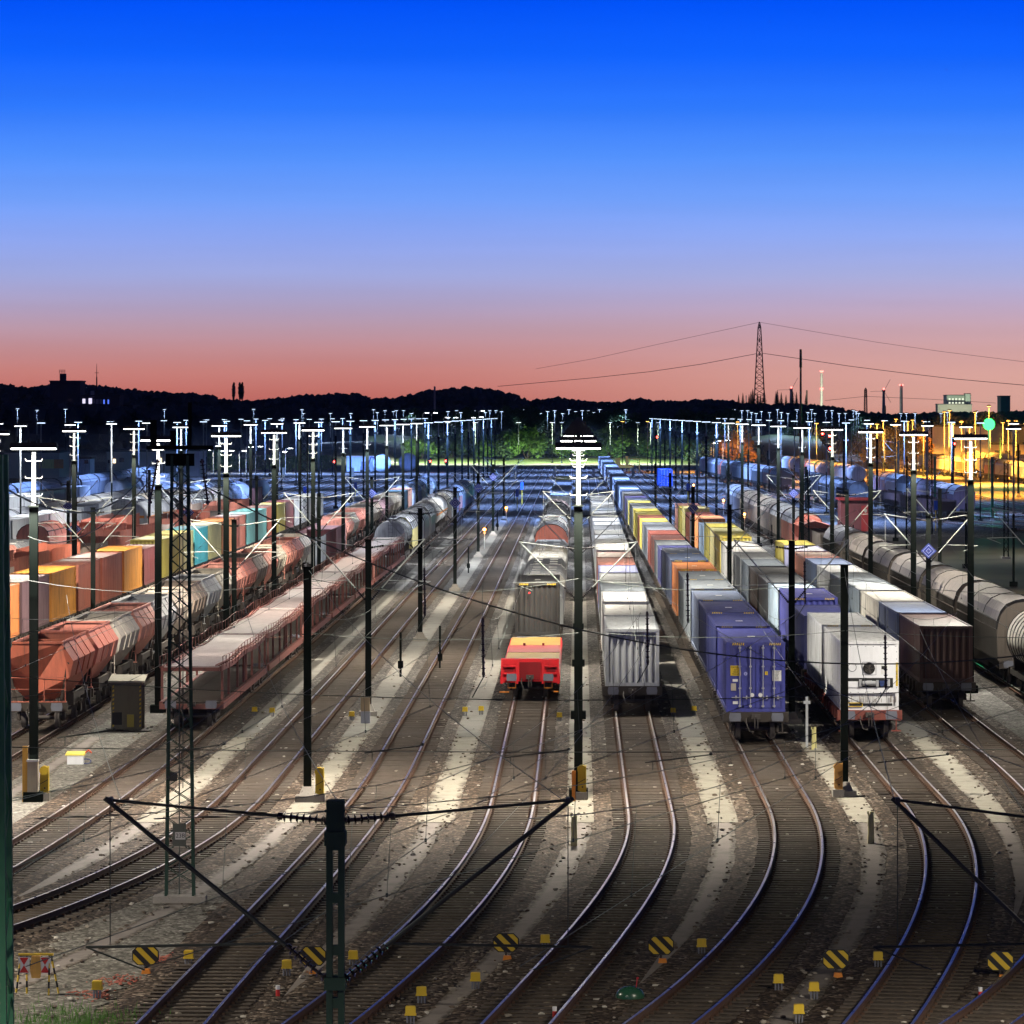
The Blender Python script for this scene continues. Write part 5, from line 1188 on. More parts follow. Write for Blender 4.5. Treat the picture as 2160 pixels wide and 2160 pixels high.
mb = MB(); mb.box(-.19,-.47,1.35,.19,-.43,2.0); pb = mb.build('switch_box', [paint('switch_grey', (.10,.11,.095), .6, .3)], lm); pl = plate(pb, 'number_plate', -.12, 1.55, .17, 1.76, paint('plate_grey', (.55,.54,.52), .6, .2), -.472); text('23B', pl, 'lettering', .17, (.03, -.48, 1.655), M_blk)
mb = MB(); mb.box(-.28,-.44,3.2,-.06,-.41,3.45); o = mb.build('small_plate', [M_house], lm)
gm = lattice('lattice_mast', 'near light green lattice mast cropped by the left edge', -8.50, 61.5, 13.0, .62, .40, M_greenl, leg=.085, zig=True); gm.scale = (1, 1.45, 1)
lattice('lattice_mast', 'thin dark lattice mast with open cross bracing in the left middle distance', -25.2, 392, 11.8, .75, .6, M_green, leg=.10)
lattice('lattice_mast', 'grey green lattice mast beside the covered train on the right', 19.9, 376, 8.6, 1.0, .55, M_green, leg=.10)
lattice('lattice_mast', 'lattice mast with a striped plate in the right hand grass field', 31.2, 402, 9.5, .62, .5, M_green, leg=.10)
lattice('lattice_mast', 'dark narrow lattice mast beside the curved tracks at the right', 40.6, 405, 9.0, .42, .34, M_green, leg=.08)
lattice('lattice_mast', 'tall lattice mast rising through the orange lit yard', 39.5, 480, 13, .6, .5, M_green, leg=.09)
for i, (px, pyb, top, m_) in enumerate(((2093,1098,965,M_greenl),(1948,985,905,M_green),(1972,1086,962,M_greenl),(2010,1058,922,M_green),(2110,1000,924,M_green),(2148,1045,938,M_green),(1932,1010,920,M_green),(2055,1010,930,M_green),(1780,1080,925,M_green),(1578,1032,948,M_green),(1620,1030,950,M_green),(1700,1085,985,M_green),(1850,1060,925,M_green),(1895,1035,930,M_green))):
    x, y, z = at(px, pyb); h = (pyb-top)*y/F
    catmast(x, y, round(h, 1), '%s overhead mast of those around the curved right hand tracks' % nth(i), arms=(-1,) if i % 2 else (1,), reach=(2.6,), thick=.32, group='masts by the curved tracks', mat=m_)
# ---- wires ------------------------------------------------------------
def sag(p0, p1, s, n=14):
    p0 = Vector(p0); p1 = Vector(p1); return [p0.lerp(p1, i/n) - Vector((0,0,s*4*(i/n)*(1-i/n))) for i in range(n+1)]
POLES = [61.5, 125, 193, 259, 325, 395, 470, 545]
for k, nm in (('L2','the second empty track'),('L1','the empty track left of the red wagon'),('C1','the red wagon track'),('R1','the grey ribbed container track'),('R2','the blue container track'),('R3','the white container track'),('L3','the car carrier track'),('R4','the brown container track')):
    r = thing('overhead_line', 'thin overhead wires hung above %s' % nm, 'overhead line', (0,0,0), 0, 'overhead lines along the tracks')
    mc = MB(); mm_ = MB(); z = 1
    off = lambda i: (.3 if i % 2 else -.3)
    cp_ = [Vector((tx(k, y)+off(i), y, 5.62)) for i, y in enumerate(POLES)]
    mp_ = [Vector((tx(k, y)+off(i)*.6, y, 7.75)) for i, y in enumerate(POLES)]
    for i in range(len(POLES)-1):
        mc.tube([cp_[i], cp_[i+1]], .0085, 4, 0, False); pts = sag(mp_[i], mp_[i+1], 1.35); mm_.tube(pts, .008, 4, 0, False)
        for q in (2, 4, 7, 10, 12): a = pts[q]; b = cp_[i].lerp(cp_[i+1], q/14); md = MB(); md.tube([a, b], .0055, 4, 0, False); md.box(b.x-.02, b.y-.02, b.z-.03, b.x+.02, b.y+.02, b.z+.04); md.build('dropper', [M_wire], r)
    mc.build('contact_wire', [M_wire], r); mm_.build('messenger_wire', [M_wire], r)
def wire(label, pts, r=.012, name='cable', mat=None, n=5):
    mb = MB(); mb.tube(pts, r, n, 0, True); o = mb.build(name, [mat or M_wire]); return tag(o, label, 'cable')
wire('long dark feeder cable sagging from the lattice mast to the right', sag((-10.5,120.6,11.5),(12.8,121,6.75),1.9,24), .02)
wire('dark cable dropping from the left lattice mast towards the lamp mast', sag((-12.1,120.6,11.7),(-19.6,152,9.2),.8), .018)
wire('feeder cable from the light green mast to the dark lattice mast', sag((-8.4,61.5,12.6),(-12.0,120.6,12.3),.9), .015)
for i, (z, y, x0, x1, s_) in enumerate(((7.7,152,-9.6,0,.5),(5.75,152.3,-9.6,0,.25),(7.7,153.5,0,9.6,.5),(5.75,153.8,0,9.6,.25),(5.8,100,-15,15,.15),(7.5,101,-15,15,.7),(7.7,152.5,9.6,24,.6),(5.8,152.8,9.6,24,.25),(7.7,151.8,-19.9,-9.6,.5))):
    wire('%s thin cross span wire from the front running sideways between masts' % nth(i), sag((x0,y,z),(x1,y,z),s_), .010, 'span_wire')
for i, (x0,y0,z0,x1,y1,z1) in enumerate(((-3.4,61.5,7.9,-11,140,7.4),(-3.4,61.5,5.5,2.2,140,5.9),(7.8,61.5,8,2.4,150,7.6),(7.8,61.5,6,12,150,6),(-6.6,61.6,8,-18,150,7.2),(4.6,61.6,7.9,9.6,154,8),(-.2,61.6,8,-9.6,152,8),(-8.5,61.5,7.4,-21,118,6.2),(-8.5,61.5,6.6,-16,112,5.6))):
    wire('%s slanting bare wire over the foreground tracks' % nth(i), sag((x0,y0,z0),(x1,y1,z1),.5), .008, 'stay_wire')
# loose strain insulators hanging in the wires and steady arms with clamps
for i, (px, py, Y) in enumerate(((1018,1370,100),(1867,1400,112),(1365,1350,112),(895,1252,125),(1697,1232,140),(1450,1265,120))):
    x, y, z = atY(px, py, Y); r = thing('hanging_insulator', '%s black ribbed insulator from the front hanging in the wires' % nth(i), 'insulator', (x, y, z), 0, 'hanging insulators'); mb = MB(); insulator(mb, (0,0,.75), (.02,0,-.65), .062, 8, seg=10); mb.build('insulator_body', [M_ins], r); mb = MB(); mb.tube([(0,0,.75),(0,0,1.5)],.008,5); mb.tube([(.02,0,-.65),(-.25,.4,-1.15)],.014,5); mb.build('hanger', [M_wire], r)
for i, (px, py, Y, L_) in enumerate(((420,1578,110,1.3),(830,1580,110,1.5),(1130,1590,110,1.7),(1430,1600,110,1.7),(1925,1600,110,1.8),(180,1548,105,1.4))):
    x, y, z = atY(px, py, Y); mb = MB(); mb.tube([(x-L_/2,y,z-.10),(x+L_/2,y,z+.10)], .018, 6); mb.ico((x+L_/2,y,z+.12), .05); mb.tube([(x-L_/2+.2,y,z-.08),(x-L_/2+.2,y,z-.3)], .012, 5)
    tag(mb.build('steady_arm', [M_tubed]), '%s short dark steady arm holding a wire over the near tracks' % nth(i), 'steady arm', 'steady arms over the near tracks')
# ================================================================ small lineside things
def oct_board(px, py, label, dirn=1):
    x, y, z = at(px, py + 22, -.2); r = thing('marker_board', label, 'marker board', (x, y, -.25), 0, 'striped octagonal boards')
    w, h, c = .33, .24, .13; P = [(-w+c,-h),(w-c,-h),(w,-h+c),(w,h-c),(w-c,h),(-w+c,h),(-w,h-c),(-w,-h+c)]
    mb = MB(); mb.loft([[(a,-.02,.42+b) for a, b in P],[(a,.02,.42+b) for a, b in P]]); bd = mb.build('board', M_blk, r); mb = MB()
    def clip(poly, f):
        o = []
        for i in range(len(poly)):
            a, b = poly[i], poly[(i+1) % len(poly)]; fa, fb = f(a), f(b)
            if fa >= 0: o.append(a)
            if fa*fb < 0: t = fa/(fa-fb); o.append((a[0]+(b[0]-a[0])*t, a[1]+(b[1]-a[1])*t))
        return o
    Q = [(a*.92, b*.9) for a, b in P]
    for k in (-.34, 0, .34):
        pl = clip(clip(Q, lambda p: (p[0]*dirn + p[1]) - (k-.085)), lambda p: (k+.085) - (p[0]*dirn + p[1]))
        if len(pl) > 2: mb.poly([(a, -.024, .42+b) for a, b in pl])
    mb.build('yellow_stripes', M_yel, bd)
    mb = MB(); mb.cyl((0,0,-.1),(0,0,.2),.03,n=8); mb.build('post', M_under, r)
    mb = MB(); mb.loft([[(-.12,-.1,-.02),(.12,-.1,-.02),(.09,-.08,.12),(-.09,-.08,.12)],[(-.12,.1,-.02),(.12,.1,-.02),(.09,.08,.12),(-.09,.08,.12)]]); mb.build('lamp_box', M_orange, r, (.04, -.25, 0))
for a in ((307,2025,'striped yellow and black octagonal board beside the light gravel at the lower left'),(660,2026,'striped octagonal board partly behind the near twin bar mast'),(1067,1997,'striped octagonal board left of centre with orange lamp box'),(1394,2003,'striped octagonal board between the two central curving tracks'),(1763,2033,'striped octagonal board between blue and white container tracks'),(2110,2037,'striped octagonal board at the lower right edge')): oct_board(*a)
mb = MB(); mb.box(-.115,-.10,.24,.115,.10,.40); mb.box(-.13,-.115,.21,.13,.115,.24); mb.box(-.10,-.085,.40,.10,.085,.415); ybx = mb.mesh('junction_box', [M_yel])
mb = MB()
for xx in (-.09, 0, .09): mb.cyl((xx*.8,-.05,-.05),(xx*.8,-.05,.22),.024,n=6)
ybl = mb.mesh('cable_legs', [M_buf])
for i, (px, py) in enumerate(((205,2095),(889,2108),(866,2150),(1003,2077),(1642,2081),(1717,2098),(1685,2146),(537,1502),(574,1504),(981,1502),(1015,1500),(1420,1504),(1464,1500),(1180,1514),(742,1512),(398,2029),(1150,1995),(1480,2004),(1852,2032),(745,2030),(605,2050))):
    x, y, z = at(px, py+6, -.2); r = thing('junction_box', '%s small yellow cable box on stubby legs' % ('nearest-left' if i == 0 else nth(i) + ' listed'), 'junction box', (x, y, -.25), 0, 'yellow cable boxes')
    r['label'] = 'small yellow cable box on stubby legs %s' % ('on the light gravel lower left','left of the twin bar mast, lower middle','at the bottom edge below centre','right of the twin bar mast','beside the octagonal board lower right','in front of the lower right board','at the bottom edge lower right','beside the car carrier, left one','beside the car carrier, right one','before the red wagon, left one','before the red wagon, right one','before the ribbed container, left one','before the ribbed container, right one','between the red wagon and central mast','next to the beige mast cabinet','right of the lower left board','right of the board left of centre','right of the central board','right of the board between blue and white tracks','right of the hidden board','near the hidden board')[i]
    put(r, [('box', ybx, (0,0,0), 0, []), ('cable_legs', ybl, (0,0,0), 0, [])])
M_py = paint('pale_yellow', (.78,.72,.30), .5, .25)
for i, (px, py, hh, lab) in enumerate(((1211,1785,.95,'pale yellow ribbed post beside the central path'),(1837,1780,.95,'pale yellow ribbed post below the white container'),(1717,1582,.85,'yellow post with hoses beside the refrigerated container'))):
    x, y, z = at(px, py, -.25); r = thing('marker_post', lab, 'post', (x, y, -.25), 0); mb = MB(); mb.loft([[(-.10,-.1,0),(.10,-.1,0),(.10,.1,0),(-.10,.1,0)],[(-.085,-.08,hh),(.085,-.08,hh),(.085,.08,hh),(-.085,.08,hh)]]); mb.build('post', M_py, r)
    mb = MB(); mb.cyl((.03,-.06,hh),(.03,-.06,hh+.09),.06,n=8); mb.box(-.12,-.05,hh,-.07,.0,hh+.1); mb.tube([(.02,-.11,hh),(.0,-.14,hh*.6),(.03,-.12,hh*.4)],.015,6); mb.build('fittings', M_py, r)
x, y, z = at(1702, 1582, -.25); r = thing('marker_post', 'tall grey post with a cross plate next to the yellow hose post', 'post', (x, y, -.25)); mb = MB(); mb.box(-.05,-.05,0,.05,.05,2.2); mb.box(-.14,-.06,1.9,.14,-.04,2.02); mb.build('post', M_galv, r)
# concrete hut with striped edges
x, y, z = at(270, 1534, -.2); r = thing('equipment_hut', 'dim concrete equipment hut with striped edges and sloping lid, beside the hopper wagons', 'hut', (x, y, -.25))
M_hut = paint('hut_concrete', (.15,.14,.10), .85, .5)
mb = MB(); mb.box(-.68,-.55,0,.68,.55,2.05); mb.build('wall', M_hut, r); mb = MB(); mb.loft([[(-.8,-.7,2.052),(.8,-.7,2.052),(.8,.65,2.25),(-.8,.65,2.25)],[(-.8,-.7,2.13),(.8,-.7,2.13),(.8,.65,2.33),(-.8,.65,2.33)]]); mb.build('roof', paint('hut_roof', (.4,.38,.31), .8, .3), r)
mb = MB()
for sx in (-.62, .56):
    for k in range(10): mb.add([(sx,-.556,.1+k*.19),(sx+.07,-.556,.14+k*.19),(sx+.07,-.556,.23+k*.19),(sx,-.556,.19+k*.19)],[(0,1,2,3)])
mb.build('edge_stripes', M_yel, r); mb = MB(); mb.box(-.62,-.62,.2,-.2,-.56,.75); mb.build('meter_box', M_blk, r); mb = MB(); mb.box(.02,-.62,.1,.32,-.56,.65); mb.build('yellow_hatch', paint('dull_yellow', (.32,.27,.05), .6, .3), r)
wire('black loose cable curling on the gravel in front of the hut', [(x-.9,y-.6,-.22),(x-.3,y-1.6,-.22),(x+.6,y-2.4,-.22),(x+1.5,y-2.0,-.22),(x+1.9,y-.9,-.22),(x+2.1,y-.3,-.1)], .03, mat=M_blk)
# things at mast feet
def winch(x, y, label, orange=False, post=False):
    r = thing('tension_winch', label, 'winch box', (x, y, -.25)); mb = MB(); mb.prism_y([(-.14,.35),(.14,.25),(.15,1.0),(-.14,1.0)], -.12, .12); mb.cyl((0,-.15,1.1),(0,.15,1.1),.16,n=18); mb.box(.13,-.13,.3,.16,.13,1.25); mb.build('winch_body', M_yel if not orange else paint('rust_orange', (.55,.28,.06), .6, .4), r)
    mb = MB(); mb.bar((-.14,-.13,.62),(.14,-.13,.78),.04,.02); mb.cyl((.03,-.125,.48),(.03,-.14,.48),.03,n=8); mb.build('lever', M_blk, r); mb = MB(); mb.box(-.2,-.2,-.05,.2,.2,.3); mb.build('winch_foot', M_foot, r)
    if post: mb = MB(); mb.box(-.07,-.05,0,.07,.05,1.1); mb.build('warning_post', M_orange, r, (-.28,-.6,0))
winch(-19.05, 152.2, 'yellow cable winch at the foot of the left lamp mast')
winch(-9.2, 151.6, 'yellow cable winch at the foot of the mast left of centre')
winch(.12, 152.6, 'yellow cable winch with an orange post at the foot of the central mast', post=True)
winch(9.35, 153.6, 'rusty orange winch at the foot of the mast beside the white container', orange=True)
for nm, px, py, lab in (('cable_cabinet',60,1692,'cream ribbed cabinet with an orange strip at the foot of the left lamp mast'),('cable_cabinet',771,1526,'half beige half grey cabinet at the foot of the second mast left of centre')):
    x, y, z = at(px, py, -.25); r = thing(nm, lab, 'cabinet', (x, y, -.25)); mb = MB(); 
    if px < 100:
        mb.box(-.02,-.15,.05,.34,.15,1.45); [mb.box(.04+i*.1,-.165,.06,.08+i*.1,-.151,1.4) for i in range(3)]; mb.build('cabinet_body', paint('cabinet_cream', (.62,.55,.38), .6, .25), r); mb = MB(); mb.box(-.2,-.13,-.05,-.03,.05,2.0); mb.build('orange_strip', paint('strip_orange', (.60,.33,.05), .6, .3), r); mb = MB(); mb.box(-.05,-.17,1.452,.36,.17,1.52); mb.build('lid', M_white, r)
    else:
        mb.box(-.2,-.15,.55,.2,.15,1.15); mb.build('cabinet_body', paint('cabinet_tan', (.42,.33,.2), .6, .25), r); mb = MB(); mb.box(-.2,-.15,0,.2,.15,.545); mb.build('plinth', paint('plinth_grey', (.34,.36,.42), .6, .2), r); mb = MB(); mb.box(-.22,-.17,1.152,.22,.17,1.2); mb.build('lid', paint('cabinet_cream', ()), r)
# white and yellow tool box with leads
x, y, z = at(160, 1612, -.25); r = thing('tool_box', 'white box with a yellow lid and coloured leads lying on the pale gravel', 'box', (x, y, -.25)); mb = MB(); mb.box(-.32,-.22,0,.32,.22,.36); mb.box(-.22,-.232,.1,-.1,-.221,.13); mb.box(.1,-.232,.1,.22,-.221,.13); mb.build('box', paint('box_white', (.75,.77,.78), .5, .15), r)
mb = MB(); mb.loft([[(-.40,-.27,.365),(.38,-.27,.365),(.38,.27,.40),(-.40,.27,.40)],[(-.36,-.25,.46),(.36,-.25,.42),(.36,.27,.50),(-.36,.27,.50)]]); mb.build('lid', paint('lid_yellow', (.85,.72,.12), .5, .1), r)
mb = MB(); mb.tube([(.3,.1,.4),(.5,.1,.55),(.62,.0,.45)],.03,6); mb.build('red_lead', paint('lead_red', (.7,.1,.04), .5, .1), r); mb = MB(); mb.tube([(.4+.2*math.cos(t*.5),.0,.12+.09*math.sin(t*.5)) for t in range(14)],.02,6); mb.build('blue_lead', paint('lead_blue', (.06,.08,.25), .5, .1), r)
# construction trestle with red and white boards
x, y, z = at(76, 2098, -.25); r = thing('work_barrier', 'yellow and black trestle with red and white boards and an orange sack, lower left', 'barrier', (x, y, -.25))
M_rw = paint('barrier_red', (.6,.03,.03), .5, .1)
for xx, dx, dy in ((-.36,-.1,-.15),(-.22,-.02,.15),(.32,.0,-.15),(.36,.16,.15)):
    mb = MB()
    for k in range(6):
        a, b = k/6, (k+1)/6; mb.tube([(xx+dx*(1-a),dy*(1-a),a*.95),(xx+dx*(1-b),dy*(1-b),b*.95)],.022,6,k % 2)
    mb.build('trestle_leg', [M_yel, M_blk], r)
mb = MB(); mb.bar((-.42,0,.96),(.42,0,.96),.05,.05); mb.build('top_bar', M_yel, r)
for xx in (-.28, .22):
    mb = MB(); mb.box(xx-.13,-.05,.52,xx+.13,-.03,.90); b_ = mb.build('board', M_white, r); mb = MB(); mb.add([(xx-.11,-.054,.89),(xx+.11,-.054,.89),(xx,-.054,.71)],[(0,1,2)]); mb.add([(xx-.11,-.054,.53),(xx+.11,-.054,.53),(xx,-.054,.71)],[(0,1,2)]); mb.build('red_triangles', M_rw, b_)
mb = MB(); mb.loft([[(-.1,-.06,.4),(.1,-.06,.4),(.1,.06,.4),(-.1,.06,.4)],[(-.13,-.09,.6),(.13,-.09,.6),(.13,.09,.6),(-.13,.09,.6)],[(-.1,-.06,.92),(.1,-.06,.92),(.1,.06,.92),(-.1,.06,.92)]]); mb.build('orange_sack', paint('sack_orange', (.75,.42,.1), .7, .3), r)
# green domed float-like cover between the central tracks
x, y, z = at(1329, 2108, -.25); r = thing('track_device', 'dark green domed housing with a red tipped rod between the central tracks', 'device', (x, y, -.25)); mb = MB(); mb.tube([(0,0,0),(0,0,.12),(0,0,.22),(0,0,.29),(0,0,.32)],[.33,.34,.28,.16,.02],20); mb.build('dome', paint('bottle_green', (.02,.09,.05), .2, .15, spec=.7), r); mb = MB(); mb.cyl((.14,0,.25),(.17,0,.48),.012,n=6); mb.ico((.18,0,.5),.035); mb.build('rod', paint('rod_red', (.45,.02,.03), .5, .1), r)
mb = MB(); mb.cyl((0,0,0),(0,0,.2),.05,n=10); mb.cyl((0,0,.2),(0,0,.3),.052,n=10,mi=1); stk = mb.mesh('stake', [M_rw, M_white])
for i, (px, py) in enumerate(((586,2104),(2068,2108),(1170,2150))):
    x, y, z = at(px, py, -.25); o = link('marker_stake', stk, None, (x, y, -.26)); tag(o, 'small red and white marker stake in the ballast %s' % ('beside the near twin bar mast','at the lower right','at the bottom edge'[:]) [i], 'stake')
# dwarf signals with glowing orange lights and blue plates
mb = MB(); mb.cyl((0,0,-.25),(0,0,1.45),.05,n=8); mb.box(-.12,-.08,1.3,.12,.08,1.4); dp = mb.mesh('signal_post', [M_galv]); mb = MB(); mb.box(-.16,-.09,1.4,.16,.12,1.95); dh = mb.mesh('signal_head', [M_blk]); mb = MB(); mb.tube([(0,-.10,1.7),(0,-.13,1.7)],[.15,.12],14); dl = mb.mesh('signal_lens', [emit('signal_orange_light', (1,.33,.06), 28)])
for i, (px, py) in enumerate(((1022,1152),(1068,1100),(1463,1045),(1526,1082),(1570,1115),(1712,1172),(1820,1050))):
    x, y, z = at(px, py); r = thing('dwarf_signal', '%s glowing orange dwarf signal from the left' % nth(i), 'signal', (x, y, 0), 0, 'orange dwarf signals'); put(r, [('post', dp, (0,0,0), 0, []), ('signal_head', dh, (0,0,0), 0, [('lens', dl, (0,0,0), 0)])])
    l = bpy.data.objects.new('signal_glow', spot('signal', 160, (1,.35,.08), 150)); COL.objects.link(l); l.parent = r; l.location = (0,-.3,1.7); l.rotation_euler = (math.radians(70),0,0)
mb = MB(); mb.cyl((0,0,-.25),(0,0,2.1),.06,n=8); mb.box(-.14,-.06,.2,.14,.06,.6); pp_ = mb.mesh('indicator_post', [M_green])
for i, (px, py) in enumerate(((988,1203),(1049,1115),(1085,1062),(928,1402),(845,1418),(1800,1150),(1628,1150),(1569,1132))):
    x, y, z = at(px, py); r = thing('indicator_post', '%s thin upright post from the left between the middle tracks' % nth(i), 'post', (x, y, 0), 0, 'thin posts between the tracks'); put(r, [('post', pp_, (0,0,0), 0, [])])
M_bs = paint('sign_bright_blue', (.02,.10,.62), .4, .1)
for i, (px, py, Y) in enumerate(((1101,1025,640),(1091,1040,600),(1451,1028,620),(1974,1066,500),(643,1034,640),(750,1025,700))):
    x, y, z = atY(px, py, Y); mb = MB(); mb.box(-.22,-.03,z-.55,.22,.03,z+.55); r = thing('blue_sign', '%s upright blue sign from the left, far down the yard' % nth(i), 'sign', (x, y, 0), 0, 'upright blue signs'); mb.build('panel', M_bs, r); mb = MB(); mb.cyl((0,.05,-.2),(0,.05,z),.05,n=8); mb.build('post', M_yel, r)
mb = MB(); mb.box(-.25,-.25,-.25,.25,.25,1.6); mb.box(-.3,-.3,1.6,.3,.3,1.7); wp = mb.mesh('white_bollard', [M_white])
for i, px in enumerate((598,744,989,1088,1170,1252,1335,1431,1475)):
    x, y, z = at(px, 1003); o = link('bollard', wp, None, (x, y, 0)); tag(o, '%s white concrete post from the left along the end of the yard' % nth(i), 'bollard', 'white posts at the yard end')
# red signals far away, and the dazzling green one
mb = MB(); mb.cyl((0,0,0),(0,0,5.5),.08,n=8); mb.box(-.35,.02,4.6,.35,.1,6.2); sgp = mb.mesh('main_signal', [M_green]); mb = MB(); mb.ico((0,-.1,5.5),.28); sgr = mb.mesh('red_lens', [emit('signal_red', (1,.04,.03), 30)])
for i, (px, py, Y) in enumerate(((907,973,1000),(941,972,1010),(706,974,960),(1385,922,1050),(1751,946,700),(1735,915,900),(1750,920,900),(2013,936,900))):
    x, y, z = atY(px, py, Y); r = thing('main_signal', '%s signal showing red from the left in the far yard' % nth(i), 'signal', (x, y, z-5.5), 0, 'far signals showing red'); put(r, [('post', sgp, (0,0,0), 0, []), ('red_lens', sgr, (0,0,0), 0, [])])
x, y, z = atY(2086, 895, 820); r = thing('main_signal', 'dazzling green signal light at the right edge of the yard', 'signal', (x, y, z-9)); mb = MB(); mb.cyl((0,0,-2),(0,0,9.6),.12,n=8); mb.build('post', M_green, r); mb = MB(); mb.tube([(0,.35,9),(0,-.1,9),(0,-.5,9),(0,-.75,9)],[1.1,1.15,.95,.4],20); mb.build('green_lens', emit('signal_green', (.04,1.0,.13), 5), r)
l = bpy.data.lights.new('green_glow', 'POINT'); l.energy = 45000; l.color = (.02,1,.40); l.shadow_soft_size = 1.0; lo = bpy.data.objects.new('green_glow', l); COL.objects.link(lo); lo.parent = r; lo.location = (0,-2,9)
mb = MB(); mb.box(-.15,-.05,0,.15,.05,.5); 
x, y, z = at(1300, 1017)
# yellow track machine at the end of the long row
r = thing('rail_machine', 'orange lit rail machine frame at the far end of the long container row', 'machine', (at(1318,998)[0], 985, 0)); M_mc = paint('machine_orange', (.75,.42,.05), .5, .3)
mb = MB(); mb.box(-2,0,.9,2.2,9,1.5); mb.box(-2,0,1.5,-.8,3,3.2); mb.box(.4,0,1.5,1.0,2,3.6); mb.build('machine_body', M_mc, r); mb = MB()
for xx in (1.2, 3.6): mb.bar((xx,1,0),(xx,1,3),.2,.2)
mb.bar((1.2,1,3),(3.6,1,3),.2,.2); mb.build('machine_frame', M_mc, r); mb = MB()
for yy in (1.5, 7.5):
    for s in (-.75,.75): mb.cyl((s-.07,yy,.45),(s+.07,yy,.45),.45,n=14)
mb.build('wheels', M_wheel, r)
# lorry-sized silver blue van and grey shapes by the sandy bank
r = thing('maintenance_hut', 'pale blue lit metal shed with an excavator standing before it', 'shed', (atY(762,985,990)[0], 990, 0)); mb = MB(); mb.box(-3.4,0,0,2.8,7,3.4); mb.build('wall', cp('light blue'), r); mb = MB(); mb.box(-3.5,-.1,3.402,2.9,7.1,3.6); mb.build('roof', cp('light grey'), r)
r = thing('excavator', 'small dark blue excavator with raised arm in front of the pale shed', 'excavator', (atY(770,985,975)[0], 975, 0)); mb = MB(); mb.box(-1,-1.2,.5,1,1.2,1.4); mb.box(-.9,-.9,1.4,.2,.6,2.5); mb.build('body', cp('slate blue'), r); mb = MB(); mb.bar((.6,0,1.4),(1.4,0,3.6),.3,.3); mb.bar((1.4,0,3.6),(2.4,0,3.2),.26,.26); mb.bar((2.4,0,3.2),(2.3,0,1.3),.24,.24); mb.build('boom', cp('navy blue'), r); mb = MB()
for s in (-.8,.8): mb.box(s-.25,-1.5,0,s+.25,1.5,.6)
mb.build('tracks', M_blk, r)
for i, (px, Y, rr_) in enumerate(((806,985,2.0),(861,1000,2.1))):
    x, y, z = atY(px, 985, Y); r = thing('storage_tank', ('big pale blue lit drum right of the metal shed','dark rounded drum on the sand right of the pale one')[i], 'tank', (x, Y, 0)); mb = MB(); mb.tube([(0,-3,rr_),(0,-2.9,rr_),(0,2.9,rr_),(0,3,rr_)],[rr_*.6,rr_,rr_,rr_*.6],24); mb.build('drum', cp('light blue' if i == 0 else 'slate blue'), r); mb = MB(); mb.box(-rr_*.7,-2,0,rr_*.7,2,.7); mb.build('cradle', M_under, r)
# red maintenance shed on the right
x, y, z = at(1805, 1122); r = thing('shed', 'dark red sheet metal shed with a pale emblem behind the ribbed wagons', 'shed', (x, y, 0)); mb = MB(); mb.box(-1.7,0,0,1.8,6,3.6); mb.build('wall', cp('maroon'), r); mb = MB(); mb.box(-1.95,-.25,3.602,2.05,6.2,3.85); mb.build('roof', paint('shed_red', (.34,.03,.03), .5, .3), r); mb = MB(); mb.box(.65,-.04,.1,1.75,-.002,3.0); d_ = mb.build('door', paint('shed_red', ()), r); mb = MB(); mb.add([(.95,-.045,2.6),(1.3,-.045,2.6),(1.3,-.045,2.35),(1.12,-.045,2.15),(.95,-.045,2.35)],[(0,1,2,3,4)]); mb.build('emblem', cp('beige'), d_)
# ================================================================ buildings on the left and power station skyline
M_bd = paint('dark_facade', (.035,.035,.04), .8, .2); M_bw = paint('pale_facade', (.30,.30,.34), .7, .2)
M_win = emit('window_lit', (.8,.75,1.0), 1.2); M_winb = emit('window_blue', (.1,.2,1.0), 1.2); M_winw = emit('window_warm', (1.0,.75,.5), 2.2); M_wing = paint('window_glass', (.02,.02,.03), .1, .1)
def building(label, px0, px1, ptop, pbot, Y, depth, mat, wins=None, extra=None, roof=True):
    x0, _, z1 = atY(px0, ptop, Y); x1, _, z0 = atY(px1, pbot, Y); z0 = min(z0, G)
    r = thing('building', label, 'building', (x0, Y, z0)); W, Hh = x1-x0, z1-z0
    mb = MB(); mb.box(0,0,0,W,depth,Hh); mb.build('wall', mat, r)
    if roof: mb = MB(); mb.box(-.3,-.3,Hh+.002,W+.3,depth+.3,Hh+.5); mb.build('roof', M_bd, r)
    for (a, b, c, d, m) in wins or ():
        u0, _, w1 = atY(a, c, Y); u1, _, w0 = atY(b, d, Y); mb = MB(); mb.box(u0-x0,-.12,w0-z0,u1-x0,-.002,w1-z0); mb.build('window', m, r)
    return r, W, Hh
b_, W, Hh = building('dark hilltop block with a square tower on its roof', 105, 169, 805, 840, 1900, 20, M_bd)
mb = MB(); mb.box(W*.29,4,Hh+.5,W*.46,10,Hh+3.6); mb.build('roof_tower', M_bd, b_); mb = MB()
for xx in (.28,.34,.4,.46): mb.bar((W*xx,4,Hh+3.6),(W*xx,4,Hh+5.2),.18,.18)
for zz in (4.4,5.2): mb.bar((W*.27,4,Hh+zz),(W*.48,4,Hh+zz),.16,.16)
mb.build('roof_railing', M_bd, b_)
building('dark office block with a lit window strip on the left hill', 60, 280, 857, 900, 1650, 25, M_bd, [(143,152,841,846,M_wing)])
building('low office wing with lit white and blue windows on the left hill', 172, 252, 836, 857, 1640, 15, M_bd, [(174,180,841,851,M_win),(181,186,841,851,M_bw),(187,194,840,852,M_win),(196,200,841,851,M_bw),(202,208,842,852,M_bw),(210,215,842,852,M_bw),(218,221,843,852,M_winb),(227,230,843,852,M_winb),(191,199,824,838,M_bw)])
